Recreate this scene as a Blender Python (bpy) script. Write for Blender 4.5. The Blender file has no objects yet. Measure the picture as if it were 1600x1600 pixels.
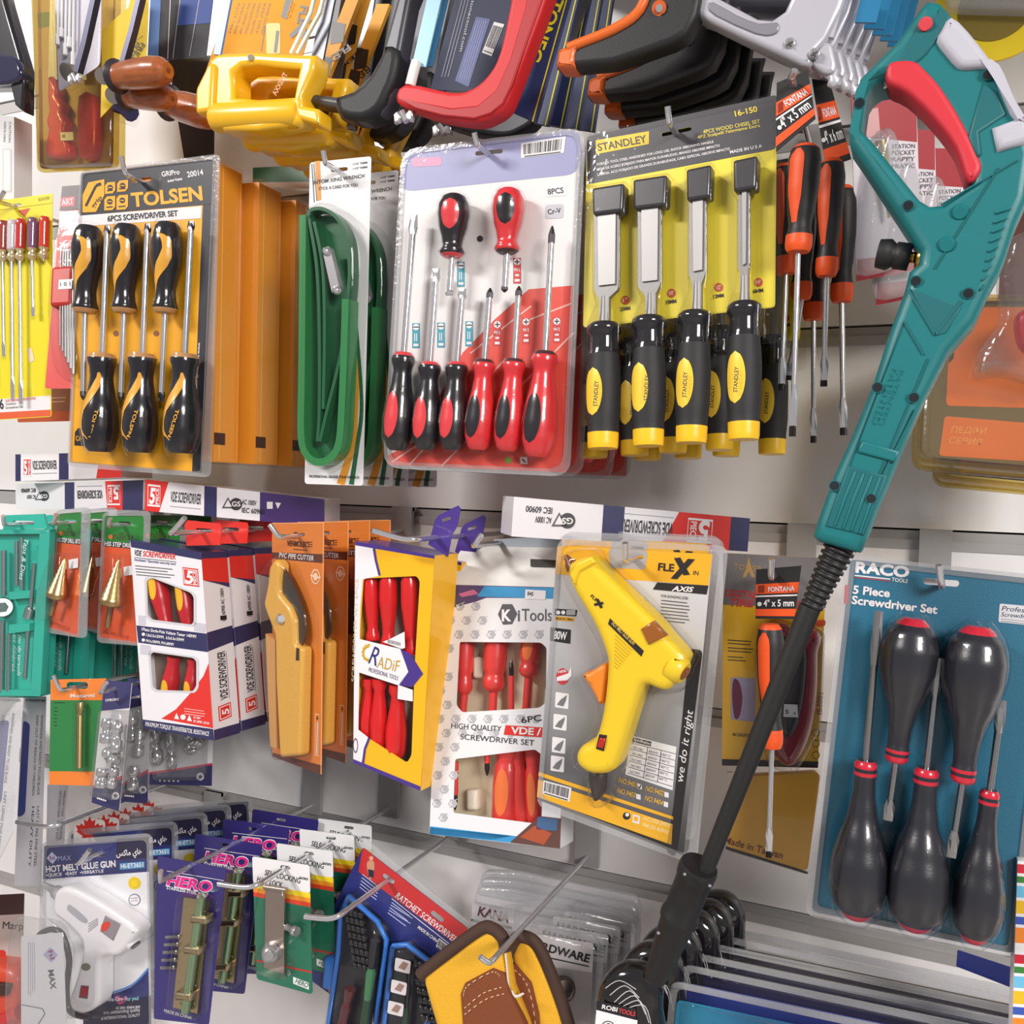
import bpy, math, random
from mathutils import Vector, Matrix
from mathutils.geometry import tessellate_polygon
random.seed(7)
SC = bpy.context.scene
COL = SC.collection
PI = math.pi

# ---------------------------------------------------------------- camera
# wall axes: X to the right along the wall, Y into the wall, Z up; the wall's face is y = 0
S = 1.5                                   # metres of wall per drawing unit
DIST = 0.767 * S                          # camera to wall
_hv = ((-2372 - 800), (664 - 800))        # where the wall rails meet, and where the hooks meet
_nv = ((1420 - 800), (780 - 800))
FPX = math.sqrt(-(_hv[0]*_nv[0] + _hv[1]*_nv[1]))
_X = -Vector((_hv[0], _hv[1], FPX)).normalized()
_Y = Vector((_nv[0], _nv[1], FPX)).normalized()
_Z = _X.cross(_Y).normalized()
EYE = Vector((0, -DIST, 0))
cam_d = bpy.data.cameras.new('camera')
cam = bpy.data.objects.new('camera', cam_d); COL.objects.link(cam)
cam_d.sensor_width = 36; cam_d.lens = FPX/1600*36
cam_d.clip_start = 0.02; cam_d.clip_end = 50
cam.matrix_world = Matrix(((_X.x, -_X.y, -_X.z, EYE.x), (_Y.x, -_Y.y, -_Y.z, EYE.y), (_Z.x, -_Z.y, -_Z.z, EYE.z), (0, 0, 0, 1)))
SC.camera = cam

# ---------------------------------------------------------------- light: ceiling tube of the shop, added fill lamp, soft ambient
w = bpy.data.worlds.new('shop'); SC.world = w; w.use_nodes = True
w.node_tree.nodes['Background'].inputs[0].default_value = (1.0, 0.97, 0.97, 1)
w.node_tree.nodes['Background'].inputs[1].default_value = 0.3
def area(name, loc, target, sx, sy, power, col=(1, 0.96, 0.92)):
    l = bpy.data.lights.new(name, 'AREA'); l.shape = 'RECTANGLE'; l.size = sx; l.size_y = sy; l.energy = power; l.color = col
    o = bpy.data.objects.new(name, l); COL.objects.link(o); o.location = loc
    o.rotation_euler = (Vector(target) - Vector(loc)).to_track_quat('-Z', 'Y').to_euler()
    return o
area('ceiling_tube_light', (-3.3, -3.6, 2.6), (-0.4, 0, -0.3), 1.5, 0.4, 180)
area('right_fill_light', (3.2, -3.6, 1.7), (-0.3, 0, -0.3), 1.6, 1.2, 200)  # fill lamp added far right so right-facing sides are lit
SC.view_settings.view_transform = 'Standard'; SC.view_settings.look = 'None'
SC.view_settings.gamma = 1; SC.view_settings.use_curve_mapping = False
SC.view_settings.exposure = 0.07
SC.cycles.transparent_max_bounces = 40
SC.cycles.max_bounces = 8
SC.cycles.caustics_reflective = False; SC.cycles.caustics_refractive = False

# ---------------------------------------------------------------- materials
def lin(c):
    c /= 255.0
    return c/12.92 if c <= 0.04045 else ((c + 0.055)/1.055)**2.4
MC = {}
def C(r, g, b, rough=0.42, metal=0.0, coat=0.0, bump=0.0, bscale=400, var=0.0):
    k = (r, g, b, rough, metal, coat, bump, bscale, var)
    if k in MC: return MC[k]
    m = bpy.data.materials.new('mat'); m.use_nodes = True
    nt = m.node_tree; p = nt.nodes['Principled BSDF']
    col = (lin(r), lin(g), lin(b), 1)
    p.inputs['Base Color'].default_value = col
    p.inputs['Roughness'].default_value = rough; p.inputs['Metallic'].default_value = metal
    p.inputs['Coat Weight'].default_value = coat; p.inputs['Coat Roughness'].default_value = 0.06
    if bump or var:
        tc = nt.nodes.new('ShaderNodeTexCoord'); no = nt.nodes.new('ShaderNodeTexNoise'); no.inputs['Scale'].default_value = bscale
        nt.links.new(tc.outputs['Object'], no.inputs['Vector'])
        if bump:
            bp = nt.nodes.new('ShaderNodeBump'); bp.inputs['Strength'].default_value = bump; bp.inputs['Distance'].default_value = 0.001
            nt.links.new(no.outputs['Fac'], bp.inputs['Height']); nt.links.new(bp.outputs['Normal'], p.inputs['Normal'])
        if var:
            mx = nt.nodes.new('ShaderNodeMixRGB'); mx.inputs[1].default_value = tuple(c*(1-var) for c in col[:3]) + (1,); mx.inputs[2].default_value = tuple(min(1, c*(1+var)) for c in col[:3]) + (1,)
            nt.links.new(no.outputs['Fac'], mx.inputs[0]); nt.links.new(mx.outputs[0], p.inputs['Base Color'])
    MC[k] = m
    return m
def clear_mat(name, tint=(0.97, 0.97, 0.97), rough=0.05, base=0.024, bump=0.12, scale=90, haze=0.0):
    m = bpy.data.materials.new(name); m.use_nodes = True; nt = m.node_tree; nt.nodes.clear(); N = nt.nodes.new; L = nt.links.new
    out = N('ShaderNodeOutputMaterial'); mix = N('ShaderNodeMixShader'); tr = N('ShaderNodeBsdfTransparent'); gl = N('ShaderNodeBsdfGlossy')
    tr.inputs[0].default_value = tint + (1,); gl.inputs['Roughness'].default_value = rough
    lw = N('ShaderNodeLayerWeight'); lw.inputs['Blend'].default_value = 0.5
    pw = N('ShaderNodeMath'); pw.operation = 'POWER'; pw.inputs[1].default_value = 4
    ml = N('ShaderNodeMath'); ml.operation = 'MULTIPLY_ADD'; ml.inputs[1].default_value = 0.55; ml.inputs[2].default_value = base
    tc = N('ShaderNodeTexCoord'); no = N('ShaderNodeTexNoise'); no.inputs['Scale'].default_value = scale
    bp = N('ShaderNodeBump'); bp.inputs['Strength'].default_value = bump; bp.inputs['Distance'].default_value = 0.004
    L(tc.outputs['Object'], no.inputs['Vector']); L(no.outputs['Fac'], bp.inputs['Height']); L(bp.outputs['Normal'], gl.inputs['Normal'])
    L(lw.outputs['Facing'], pw.inputs[0]); L(pw.outputs[0], ml.inputs[0]); L(ml.outputs[0], mix.inputs[0])
    last = tr
    if haze:
        df = N('ShaderNodeBsdfDiffuse'); df.inputs[0].default_value = (0.75, 0.75, 0.75, 1)
        mh = N('ShaderNodeMixShader'); mh.inputs[0].default_value = haze
        L(tr.outputs[0], mh.inputs[1]); L(df.outputs[0], mh.inputs[2]); last = mh
    L(last.outputs[0], mix.inputs[1]); L(gl.outputs[0], mix.inputs[2]); L(mix.outputs[0], out.inputs['Surface'])
    return m
CLEAR = clear_mat('clear_plastic')
FLANGE = clear_mat('milky_plastic', (0.93, 0.93, 0.95), 0.15, 0.05, 0.2, 200, haze=0.22)
AMBER = clear_mat('amber_plastic', (0.86, 0.76, 0.42), 0.1, 0.05, 0.15, 60, haze=0.06)
BAG = clear_mat('bag_film', (0.93, 0.93, 0.93), 0.12, 0.05, 0.9, 45, haze=0.05)
def gradient_mat(name, axis, a, b, ca, cb, rough=0.4):
    m = bpy.data.materials.new(name); m.use_nodes = True; nt = m.node_tree; p = nt.nodes['Principled BSDF']; p.inputs['Roughness'].default_value = rough
    tc = nt.nodes.new('ShaderNodeTexCoord'); sp = nt.nodes.new('ShaderNodeSeparateXYZ'); mr = nt.nodes.new('ShaderNodeMapRange'); cr = nt.nodes.new('ShaderNodeMixRGB')
    mr.inputs[1].default_value = a; mr.inputs[2].default_value = b
    cr.inputs[1].default_value = tuple(lin(c) for c in ca) + (1,); cr.inputs[2].default_value = tuple(lin(c) for c in cb) + (1,)
    nt.links.new(tc.outputs['Object'], sp.inputs[0]); nt.links.new(sp.outputs[axis], mr.inputs[0]); nt.links.new(mr.outputs[0], cr.inputs[0]); nt.links.new(cr.outputs[0], p.inputs['Base Color'])
    return m
def wood_mat(name, c1, c2, rough=0.3):
    m = bpy.data.materials.new(name); m.use_nodes = True; nt = m.node_tree; p = nt.nodes['Principled BSDF']; p.inputs['Roughness'].default_value = rough; p.inputs['Coat Weight'].default_value = 0.5
    tc = nt.nodes.new('ShaderNodeTexCoord'); mp = nt.nodes.new('ShaderNodeMapping'); mp.inputs['Scale'].default_value = (40, 260, 260); no = nt.nodes.new('ShaderNodeTexNoise'); cr = nt.nodes.new('ShaderNodeMixRGB')
    no.inputs['Scale'].default_value = 1.0
    cr.inputs[1].default_value = tuple(lin(c) for c in c1) + (1,); cr.inputs[2].default_value = tuple(lin(c) for c in c2) + (1,)
    nt.links.new(tc.outputs['Object'], mp.inputs[0]); nt.links.new(mp.outputs[0], no.inputs['Vector']); nt.links.new(no.outputs['Fac'], cr.inputs[0]); nt.links.new(cr.outputs[0], p.inputs['Base Color'])
    return m
WOOD = wood_mat('varnished_wood', (120, 60, 25), (190, 105, 50))
WHITE = C(238, 234, 236); BLACK = C(28, 26, 30); NAVY = C(42, 42, 88); RED = C(222, 42, 36); STEEL = C(205, 203, 205, 0.25, 0.75); DSTEEL = C(90, 88, 92, 0.3, 1.0)
YELLOW = C(248, 186, 30); ORANGE = C(238, 120, 34); INK = C(35, 32, 38); GREYP = C(150, 150, 155); GOLD = C(200, 175, 120, 0.3, 1.0); CHROME = C(222, 221, 225, 0.15, 0.8)

# ---------------------------------------------------------------- looking along pixels of the photograph (1600 x 1600)
def ray(px, py):
    d = Vector((px - 800, py - 800, FPX))
    return Vector((d.dot(_X), d.dot(_Y), d.dot(_Z)))
def at(px, py, d):                        # the point d units in front of the wall
    r = ray(px, py)
    return EYE + r*((DIST - d*S)/r.y)
class Frame:                              # a plane in the place: x right, y up, z towards the shop
    def __init__(s, O, U, N):
        s.O = O; s.N = N.normalized(); s.U = (U - s.N*U.dot(s.N)).normalized(); s.V = s.N.cross(s.U)
        s.M = Matrix(((s.U.x, s.V.x, s.N.x, O.x), (s.U.y, s.V.y, s.N.y, O.y), (s.U.z, s.V.z, s.N.z, O.z), (0, 0, 0, 1)))
    def p(s, px, py, h=0.0):
        r = ray(px, py); t = ((s.O + s.N*h - EYE).dot(s.N))/r.dot(s.N)
        q = EYE + r*t - s.O
        return Vector((q.dot(s.U), q.dot(s.V), h))
    def s(s, px, py, h=0.0):
        r = ray(px, py); q = r*((s.O + s.N*h - EYE).dot(s.N)/r.dot(s.N))    # metres across one pixel, square to the view
        return q.length/math.sqrt((px-800)**2 + (py-800)**2 + FPX*FPX)*1.06
def normal(yaw, pitch):
    return Vector((math.sin(yaw)*math.cos(pitch), -math.cos(yaw)*math.cos(pitch), math.sin(pitch)))
def fit(quad, d, yaw=None, pitch=None, reg=0.06, depth_at=None):
    ax = depth_at or ((quad[0][0] + quad[1][0])/2, (quad[0][1] + quad[1][1])/2)
    A = at(ax[0], ax[1], d)
    R = [ray(*q) for q in quad]
    def pts(N):
        return [EYE + r*((A - EYE).dot(N)/r.dot(N)) for r in R]
    def cost(y, p):
        P = pts(normal(y, p)); a, b, c, e = P
        w1, w2, h1, h2 = (b-a).length, (c-e).length, (e-a).length, (c-b).length
        v = ((w1-w2)/(w1+w2)*2)**2 + ((h1-h2)/(h1+h2)*2)**2
        for i in range(4):
            u, t = P[(i+1) % 4] - P[i], P[i-1] - P[i]
            v += (u.dot(t)/(u.length*t.length))**2
        return v + reg*(y*y + p*p)
    if yaw is None or pitch is None:
        by, bp, st = 0.0, 0.0, 0.2
        ys = [0.0 if yaw is None else yaw]; 
        best = cost(by if yaw is None else yaw, bp if pitch is None else pitch)
        if yaw is not None: by = yaw
        if pitch is not None: bp = pitch
        while st > 0.004:
            imp = False
            for dy, dp in ((st, 0), (-st, 0), (0, st), (0, -st)):
                ny = by + (dy if yaw is None else 0); np_ = bp + (dp if pitch is None else 0)
                if abs(ny) > 0.6 or abs(np_) > 0.4: continue
                c = cost(ny, np_)
                if c < best - 1e-9: best, by, bp, imp = c, ny, np_, True
            if not imp: st /= 2
    else: by, bp = yaw, pitch
    N = normal(by, bp); P = pts(N)
    return Frame(A, (P[1]-P[0]) + (P[2]-P[3]), N)
def flat(px, py, d, yaw=0.0, pitch=0.0, roll=0.0):
    N = normal(yaw, pitch); A = at(px, py, d)
    U = Vector((math.cos(yaw), math.sin(yaw), 0))
    U = Matrix.Rotation(roll, 3, N) @ U
    return Frame(A, U, N)
class Bi:                                 # four local corners seen as a unit square (for the sides of boxes)
    def __init__(s, A, B, Cc, D): s.c = (A, B, Cc, D); s.n = ((B-A).cross(D-A)).normalized()*-1
    def p(s, x, y, h=0.0):
        A, B, Cc, D = s.c
        return A*(1-x)*(1-y) + B*x*(1-y) + Cc*x*y + D*(1-x)*y + s.n*h

# ---------------------------------------------------------------- meshes
class MB:
    def __init__(s): s.v = []; s.f = []; s.m = []; s.sm = []; s.mats = []
    def mi(s, m):
        if m not in s.mats: s.mats.append(m)
        return s.mats.index(m)
    def add(s, V, F, mat, smooth=False):
        b = len(s.v); s.v.extend(V)
        for i, f in enumerate(F):
            s.f.append(tuple(b + k for k in f)); s.m.append(s.mi(mat[i] if isinstance(mat, list) else mat)); s.sm.append(smooth)
    def build(s, name):
        me = bpy.data.meshes.new(name); me.from_pydata([tuple(v) for v in s.v], [], s.f)
        for m in s.mats: me.materials.append(m)
        me.polygons.foreach_set('material_index', s.m); me.polygons.foreach_set('use_smooth', s.sm); me.update()
        return me
def area2(P): return sum(P[i].x*P[(i+1) % len(P)].y - P[(i+1) % len(P)].x*P[i].y for i in range(len(P)))/2
def inside(pt, P):
    r = False; n = len(P)
    for i in range(n):
        a, b = P[i], P[i-1]
        if (a.y > pt.y) != (b.y > pt.y) and pt.x < (b.x-a.x)*(pt.y-a.y)/(b.y-a.y) + a.x: r = not r
    return r
def fill(mb, P, mat, holes=(), flip=False):
    loops = [[Vector(p) for p in P]] + [[Vector(q) for q in h] for h in holes]
    allv = [p for l in loops for p in l]
    T = tessellate_polygon(loops)
    F = []
    for t in T:
        a, b, c = (allv[i] for i in t)
        n = (b-a).cross(c-a)
        if (n.z < 0) != flip: t = (t[0], t[2], t[1])
        F.append(tuple(t))
    mb.add(allv, F, mat)
def slab(mb, P, z0, z1, mat, side=None, holes=(), back=None):
    if area2(P) < 0: P = P[::-1]
    top = [Vector((p.x, p.y, z1)) for p in P]; bot = [Vector((p.x, p.y, z0)) for p in P]
    ht = [[Vector((p.x, p.y, z1)) for p in h] for h in holes]; hb = [[Vector((p.x, p.y, z0)) for p in h] for h in holes]
    fill(mb, top, mat, ht); fill(mb, bot, back or side or mat, hb, True)
    n = len(P); mb.add(top + bot, [(i, n+i, n+(i+1) % n, (i+1) % n) for i in range(n)], side or mat)
    for a, b in zip(ht, hb):
        if area2(a) > 0: a = a[::-1]; b = b[::-1]
        n = len(a); mb.add(a + b, [(i, n+i, n+(i+1) % n, (i+1) % n) for i in range(n)], side or mat)
def inset(P, d):
    n = len(P); out = []
    for i in range(n):
        a, b, c = P[i-1], P[i], P[(i+1) % n]
        e1 = Vector((b.x-a.x, b.y-a.y)); e2 = Vector((c.x-b.x, c.y-b.y))
        if e1.length < 1e-9 or e2.length < 1e-9: out.append(b.copy()); continue
        e1.normalize(); e2.normalize()
        n1 = Vector((-e1.y, e1.x)); n2 = Vector((-e2.y, e2.x)); m = n1 + n2
        if m.length < 1e-6: m = n1
        m.normalize(); k = d/max(0.45, m.dot(n1))
        out.append(Vector((b.x + m.x*k, b.y + m.y*k, b.z)))
    return out
def dome(mb, P, z0, z1, r, mat, steps=4, holes=(), both=False, closed=True):
    """an outline raised from z0 to z1 with its front edge rounded by r"""
    if area2(P) < 0: P = P[::-1]
    rings = []
    if both:
        for i in range(steps, 0, -1):
            a = i/steps*PI/2; rings.append([Vector((p.x, p.y, z0 + r - r*math.sin(a))) for p in inset(P, r*(1-math.cos(a)))])
        rings.append([Vector((p.x, p.y, z0 + r)) for p in P])
    else: rings.append([Vector((p.x, p.y, z0)) for p in P])
    for i in range(steps + 1):
        a = i/steps*PI/2; rings.append([Vector((p.x, p.y, z1 - r + r*math.sin(a))) for p in inset(P, r*(1-math.cos(a)))])
    n = len(P); V = [v for k in rings for v in k]; F = []
    for k in range(len(rings)-1):
        for i in range(n): F.append((k*n+i, k*n+(i+1) % n, (k+1)*n+(i+1) % n, (k+1)*n+i))
    mb.add(V, F, mat, True)
    hs = []
    for h in holes:
        if area2(h) > 0: h = h[::-1]
        hr = [[Vector((p.x, p.y, z0)) for p in h]]
        for i in range(steps+1):
            a = i/steps*PI/2; hr.append([Vector((p.x, p.y, z1 - r + r*math.sin(a))) for p in inset(h, r*(1-math.cos(a)))])
        m = len(h); V2 = [v for k in hr for v in k]; F2 = []
        for k in range(len(hr)-1):
            for i in range(m): F2.append((k*m+i, k*m+(i+1) % m, (k+1)*m+(i+1) % m, (k+1)*m+i))
        mb.add(V2, F2, mat, True); hs.append(hr)
    fill(mb, rings[-1], mat, [h[-1] for h in hs])
    if closed: fill(mb, rings[0], mat, [h[0] for h in hs], True)
def lathe(mb, A, B, prof, mat, n=16, matf=None, rings=None, sq=1.0, end=True):
    """turned shape from A to B; prof = [(t, radius)]; angle 0 faces the shop; sq flattens it front to back"""
    ax = B - A; L = ax.length; ax = ax/L
    z = Vector((0, 0, 1)); z = (z - ax*z.dot(ax))
    z = z.normalized() if z.length > 1e-4 else Vector((1, 0, 0))
    e2 = ax.cross(z)
    if rings:
        T = [prof[0][0] + (prof[-1][0]-prof[0][0])*i/rings for i in range(rings+1)]; R = []
        for t in T:
            for k in range(len(prof)-1):
                if prof[k][0] <= t + 1e-9 <= prof[k+1][0] + 2e-9:
                    u = (t-prof[k][0])/max(1e-9, prof[k+1][0]-prof[k][0]); u = u*u*(3-2*u)*0.5 + u*0.5; R.append(prof[k][1]*(1-u) + prof[k+1][1]*u); break
            else: R.append(prof[-1][1])
        prof = list(zip(T, R))
    V = []; F = []; M = []
    for t, r in prof:
        c = A + ax*(L*t)
        for i in range(n):
            a = 2*PI*i/n; V.append(c + z*(r*math.cos(a)*sq) + e2*(r*math.sin(a)))
    for k in range(len(prof)-1):
        for i in range(n):
            F.append((k*n+i, k*n+(i+1) % n, (k+1)*n+(i+1) % n, (k+1)*n+i))
            if matf:
                th = 2*PI*(i+0.5)/n; th = th - 2*PI if th > PI else th
                M.append(matf((prof[k][0]+prof[k+1][0])/2, th))
    mb.add(V, F, M if matf else mat, True)
    if end:
        m = len(prof); mb.add(V[:n], [tuple(range(n))[::-1]], matf(0, 0) if matf else mat); mb.add(V[(m-1)*n:], [tuple(range(n))], matf(1, 0) if matf else mat)
def prof_r(prof, t, rings):
    for k in range(len(prof)-1):
        if prof[k][0] <= t + 1e-9 <= prof[k+1][0] + 2e-9:
            u = (t-prof[k][0])/max(1e-9, prof[k+1][0]-prof[k][0])
            if rings: u = u*u*(3-2*u)*0.5 + u*0.5
            return prof[k][1]*(1-u) + prof[k+1][1]*u
    return prof[-1][1]
def strip(mb, A, B, prof, t0, t1, f1, f2, mat, n=14, m=8, off=1.02):
    """a patch moulded onto a turned handle between the angles f1(t) and f2(t)"""
    ax = B - A; L = ax.length; ax = ax/L; z = Vector((0, 0, 1)); z = (z - ax*z.dot(ax)).normalized(); e2 = ax.cross(z); V = []
    for i in range(n+1):
        t = t0 + (t1-t0)*i/n; r = prof_r(prof, t, 1)*off
        for k in range(m+1):
            a = f1(t) + (f2(t)-f1(t))*k/m; V.append(A + ax*(L*t) + z*(r*math.cos(a)) + e2*(r*math.sin(a)))
    w_ = m+1
    mb.add(V, [(i*w_+k, i*w_+k+1, (i+1)*w_+k+1, (i+1)*w_+k) for i in range(n) for k in range(m)], mat, True)
def oval(tc, rt, ac, ra):
    g = lambda t: ra*math.sqrt(max(0, 1-((t-tc)/rt)**2))
    return (tc-rt, tc+rt, lambda t: ac-g(t), lambda t: ac+g(t))
def lerp(T):
    def f(t):
        for (a, x), (b, y) in zip(T, T[1:]):
            if a <= t <= b: return x + (y-x)*(t-a)/(b-a)
        return T[0][1] if t < T[0][0] else T[-1][1]
    return f
def tube(mb, pts, r, mat, n=8, sq=1.0):
    rs = r if isinstance(r, (list, tuple)) else [r]*len(pts)
    V = []; F = []; prev = None
    for i, p in enumerate(pts):
        d = (pts[min(i+1, len(pts)-1)] - pts[max(i-1, 0)]).normalized()
        u = (Vector((0, 0, 1)) if prev is None else prev); u = u - d*u.dot(d)
        if u.length < 1e-5: u = Vector((1, 0, 0)) - d*d.x
        u.normalize(); prev = u; e = d.cross(u)
        for k in range(n):
            a = 2*PI*k/n; V.append(p + u*(rs[i]*math.cos(a)*sq) + e*(rs[i]*math.sin(a)))
    for i in range(len(pts)-1):
        for k in range(n): F.append((i*n+k, i*n+(k+1) % n, (i+1)*n+(k+1) % n, (i+1)*n+k))
    mb.add(V, F, mat, True)
    mb.add(V[:n], [tuple(range(n))[::-1]], mat); mb.add(V[-n:], [tuple(range(n))], mat)
def box(mb, lo, hi, mat):
    x0, y0, z0 = lo; x1, y1, z1 = hi
    V = [Vector(v) for v in ((x0, y0, z0), (x1, y0, z0), (x1, y1, z0), (x0, y1, z0), (x0, y0, z1), (x1, y0, z1), (x1, y1, z1), (x0, y1, z1))]
    mb.add(V, [(0, 3, 2, 1), (4, 5, 6, 7), (0, 1, 5, 4), (1, 2, 6, 5), (2, 3, 7, 6), (3, 0, 4, 7)], mat)
def smooth_path(P, n=6, closed=False):
    out = []; m = len(P)
    for i in range(m if closed else m-1):
        p0, p1, p2, p3 = (P[(i-1) % m] if closed or i > 0 else P[0]), P[i], P[(i+1) % m], (P[(i+2) % m] if closed or i+2 < m else P[-1])
        for k in range(n):
            t = k/n
            out.append((p1*2 + (p2-p0)*t + (p0*2 - p1*5 + p2*4 - p3)*t*t + (p1*3 - p0 - p2*3 + p3)*t*t*t)*0.5)
    if not closed: out.append(P[-1].copy())
    return out
def spx(P, n=5, closed=True): return [(v.x, v.y) for v in smooth_path([Vector((a, b, 0)) for a, b in P], n, closed)]
def rounded(P, r, n=4):                   # rounded corners for an outline in pixels
    out = []; m = len(P)
    for i in range(m):
        a, b, c = (Vector(P[k % m]) for k in (i-1, i, i+1))
        u = (a-b); v = (c-b); q = min(r, u.length*0.45, v.length*0.45); u.normalize(); v.normalize()
        for k in range(n+1):
            t = k/n; p = (b + u*q)*(1-t)**2 + b*2*t*(1-t) + (b + v*q)*t*t
            out.append((p.x, p.y))
    return out
def slot(cx, cy, w, h, ang=0.0, n=6):
    out = []; ca, sa = math.cos(ang), math.sin(ang); r = h/2; hw = w/2 - r
    for sx, a0 in ((1, -PI/2), (-1, PI/2)):
        for k in range(n+1):
            a = a0 + PI*k/n; x = sx*hw + r*math.cos(a); y = r*math.sin(a); out.append((cx + x*ca - y*sa, cy + x*sa + y*ca))
    return out
def circ(cx, cy, r, n=16, ry=None): return [(cx + r*math.cos(2*PI*k/n), cy + (ry or r)*math.sin(2*PI*k/n)) for k in range(n)]
_TX = {}
def glyphs(s, bold, shear):
    k = (s, bold, shear)
    if k not in _TX:
        cu = bpy.data.curves.new('t', 'FONT'); cu.body = s; cu.size = 1; cu.offset = bold; cu.shear = shear; cu.resolution_u = 3
        o = bpy.data.objects.new('t', cu); me = o.to_mesh()
        V = [v.co.copy() for v in me.vertices]; F = [tuple(p.vertices) for p in me.polygons]
        o.to_mesh_clear(); bpy.data.objects.remove(o); bpy.data.curves.remove(cu)
        _TX[k] = (V, F)
    return _TX[k]
def text(mb, mp, s, A, B, hp, mat, h=0.0006, bold=0.02, shear=0.0):
    """write s from A to B (pixels, along its foot) with letters hp high"""
    V, F = glyphs(s, bold, shear)
    if not V: return
    x0 = min(v.x for v in V); x1 = max(v.x for v in V); y1 = max(v.y for v in V); y0 = min(v.y for v in V)
    if y0 > -0.05 or y0 < -0.4: pass
    cap = 0.73 if y1 > 0.6 else y1
    d = Vector((B[0]-A[0], B[1]-A[1])); L = d.length; u = d/L; q = Vector((u.y, -u.x))
    out = []
    for v in V:
        a = (v.x-x0)/(x1-x0)*L; b = v.y/cap*hp
        out.append(mp.p(A[0] + u.x*a + q.x*b, A[1] + u.y*a + q.y*b, h))
    mb.add(out, F, mat)
def textx(mb, mp, s, A, B, hp, mat, h=0.0006, bold=0.02, shear=0.0):       # for the unit squares of box sides: hp is in the square's own x
    V, F = glyphs(s, bold, shear); x0 = min(v.x for v in V); x1 = max(v.x for v in V)
    dx, dy = B[0]-A[0], B[1]-A[1]
    out = [mp.p(A[0] + dx*(v.x-x0)/(x1-x0) + hp[0]*v.y/0.73, A[1] + dy*(v.x-x0)/(x1-x0) + hp[1]*v.y/0.73, h) for v in V]
    mb.add(out, F, mat)

# ---------------------------------------------------------------- things and parts
def tag(o, label=None, cat=None, group=None, kind=None):
    if label: o['label'] = label
    if cat: o['category'] = cat
    if group: o['group'] = group
    if kind: o['kind'] = kind
    return o
def thing(name, label, cat, fr=None, group=None):
    o = bpy.data.objects.new(name, None); COL.objects.link(o); o.empty_display_size = 0.02
    if fr: o.matrix_world = fr.M
    return tag(o, label, cat, group)
def part(name, mb, parent, label=None):
    o = bpy.data.objects.new(name, mb.build(name)); COL.objects.link(o); o.parent = parent
    return tag(o, label)
def node(name, parent, label=None):
    o = bpy.data.objects.new(name, None); COL.objects.link(o); o.parent = parent; o.empty_display_size = 0.01
    return tag(o, label)
def solo(name, mb, label, cat, fr=None, group=None):
    o = bpy.data.objects.new(name, mb.build(name)); COL.objects.link(o)
    if fr: o.matrix_world = fr.M
    return tag(o, label, cat, group)
def kids(o): return [c for c in bpy.data.objects if c.parent == o]
def copy_tree(o, parent=None, skip=()):
    c = o.copy(); COL.objects.link(c)
    if parent: c.parent = parent
    for ch in kids(o):
        if ch.name.split('.')[0] not in skip: copy_tree(ch, c, skip)
    return c
def behind(root, steps, labels, group, skip=()):
    """copies of a thing further back on its hook; steps = [(dx, dback, dz, roll)] in drawing units"""
    out = []; root['group'] = group; M0 = root.matrix_world.copy()
    for (dx, dy, dz, rl), lb in zip(steps, labels):
        c = copy_tree(root, None, skip); c['label'] = lb
        c.matrix_world = Matrix.Translation(Vector((dx*S, dy*S, dz*S))) @ M0 @ Matrix.Rotation(rl, 4, 'Z'); out.append(c)
    return out
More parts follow.
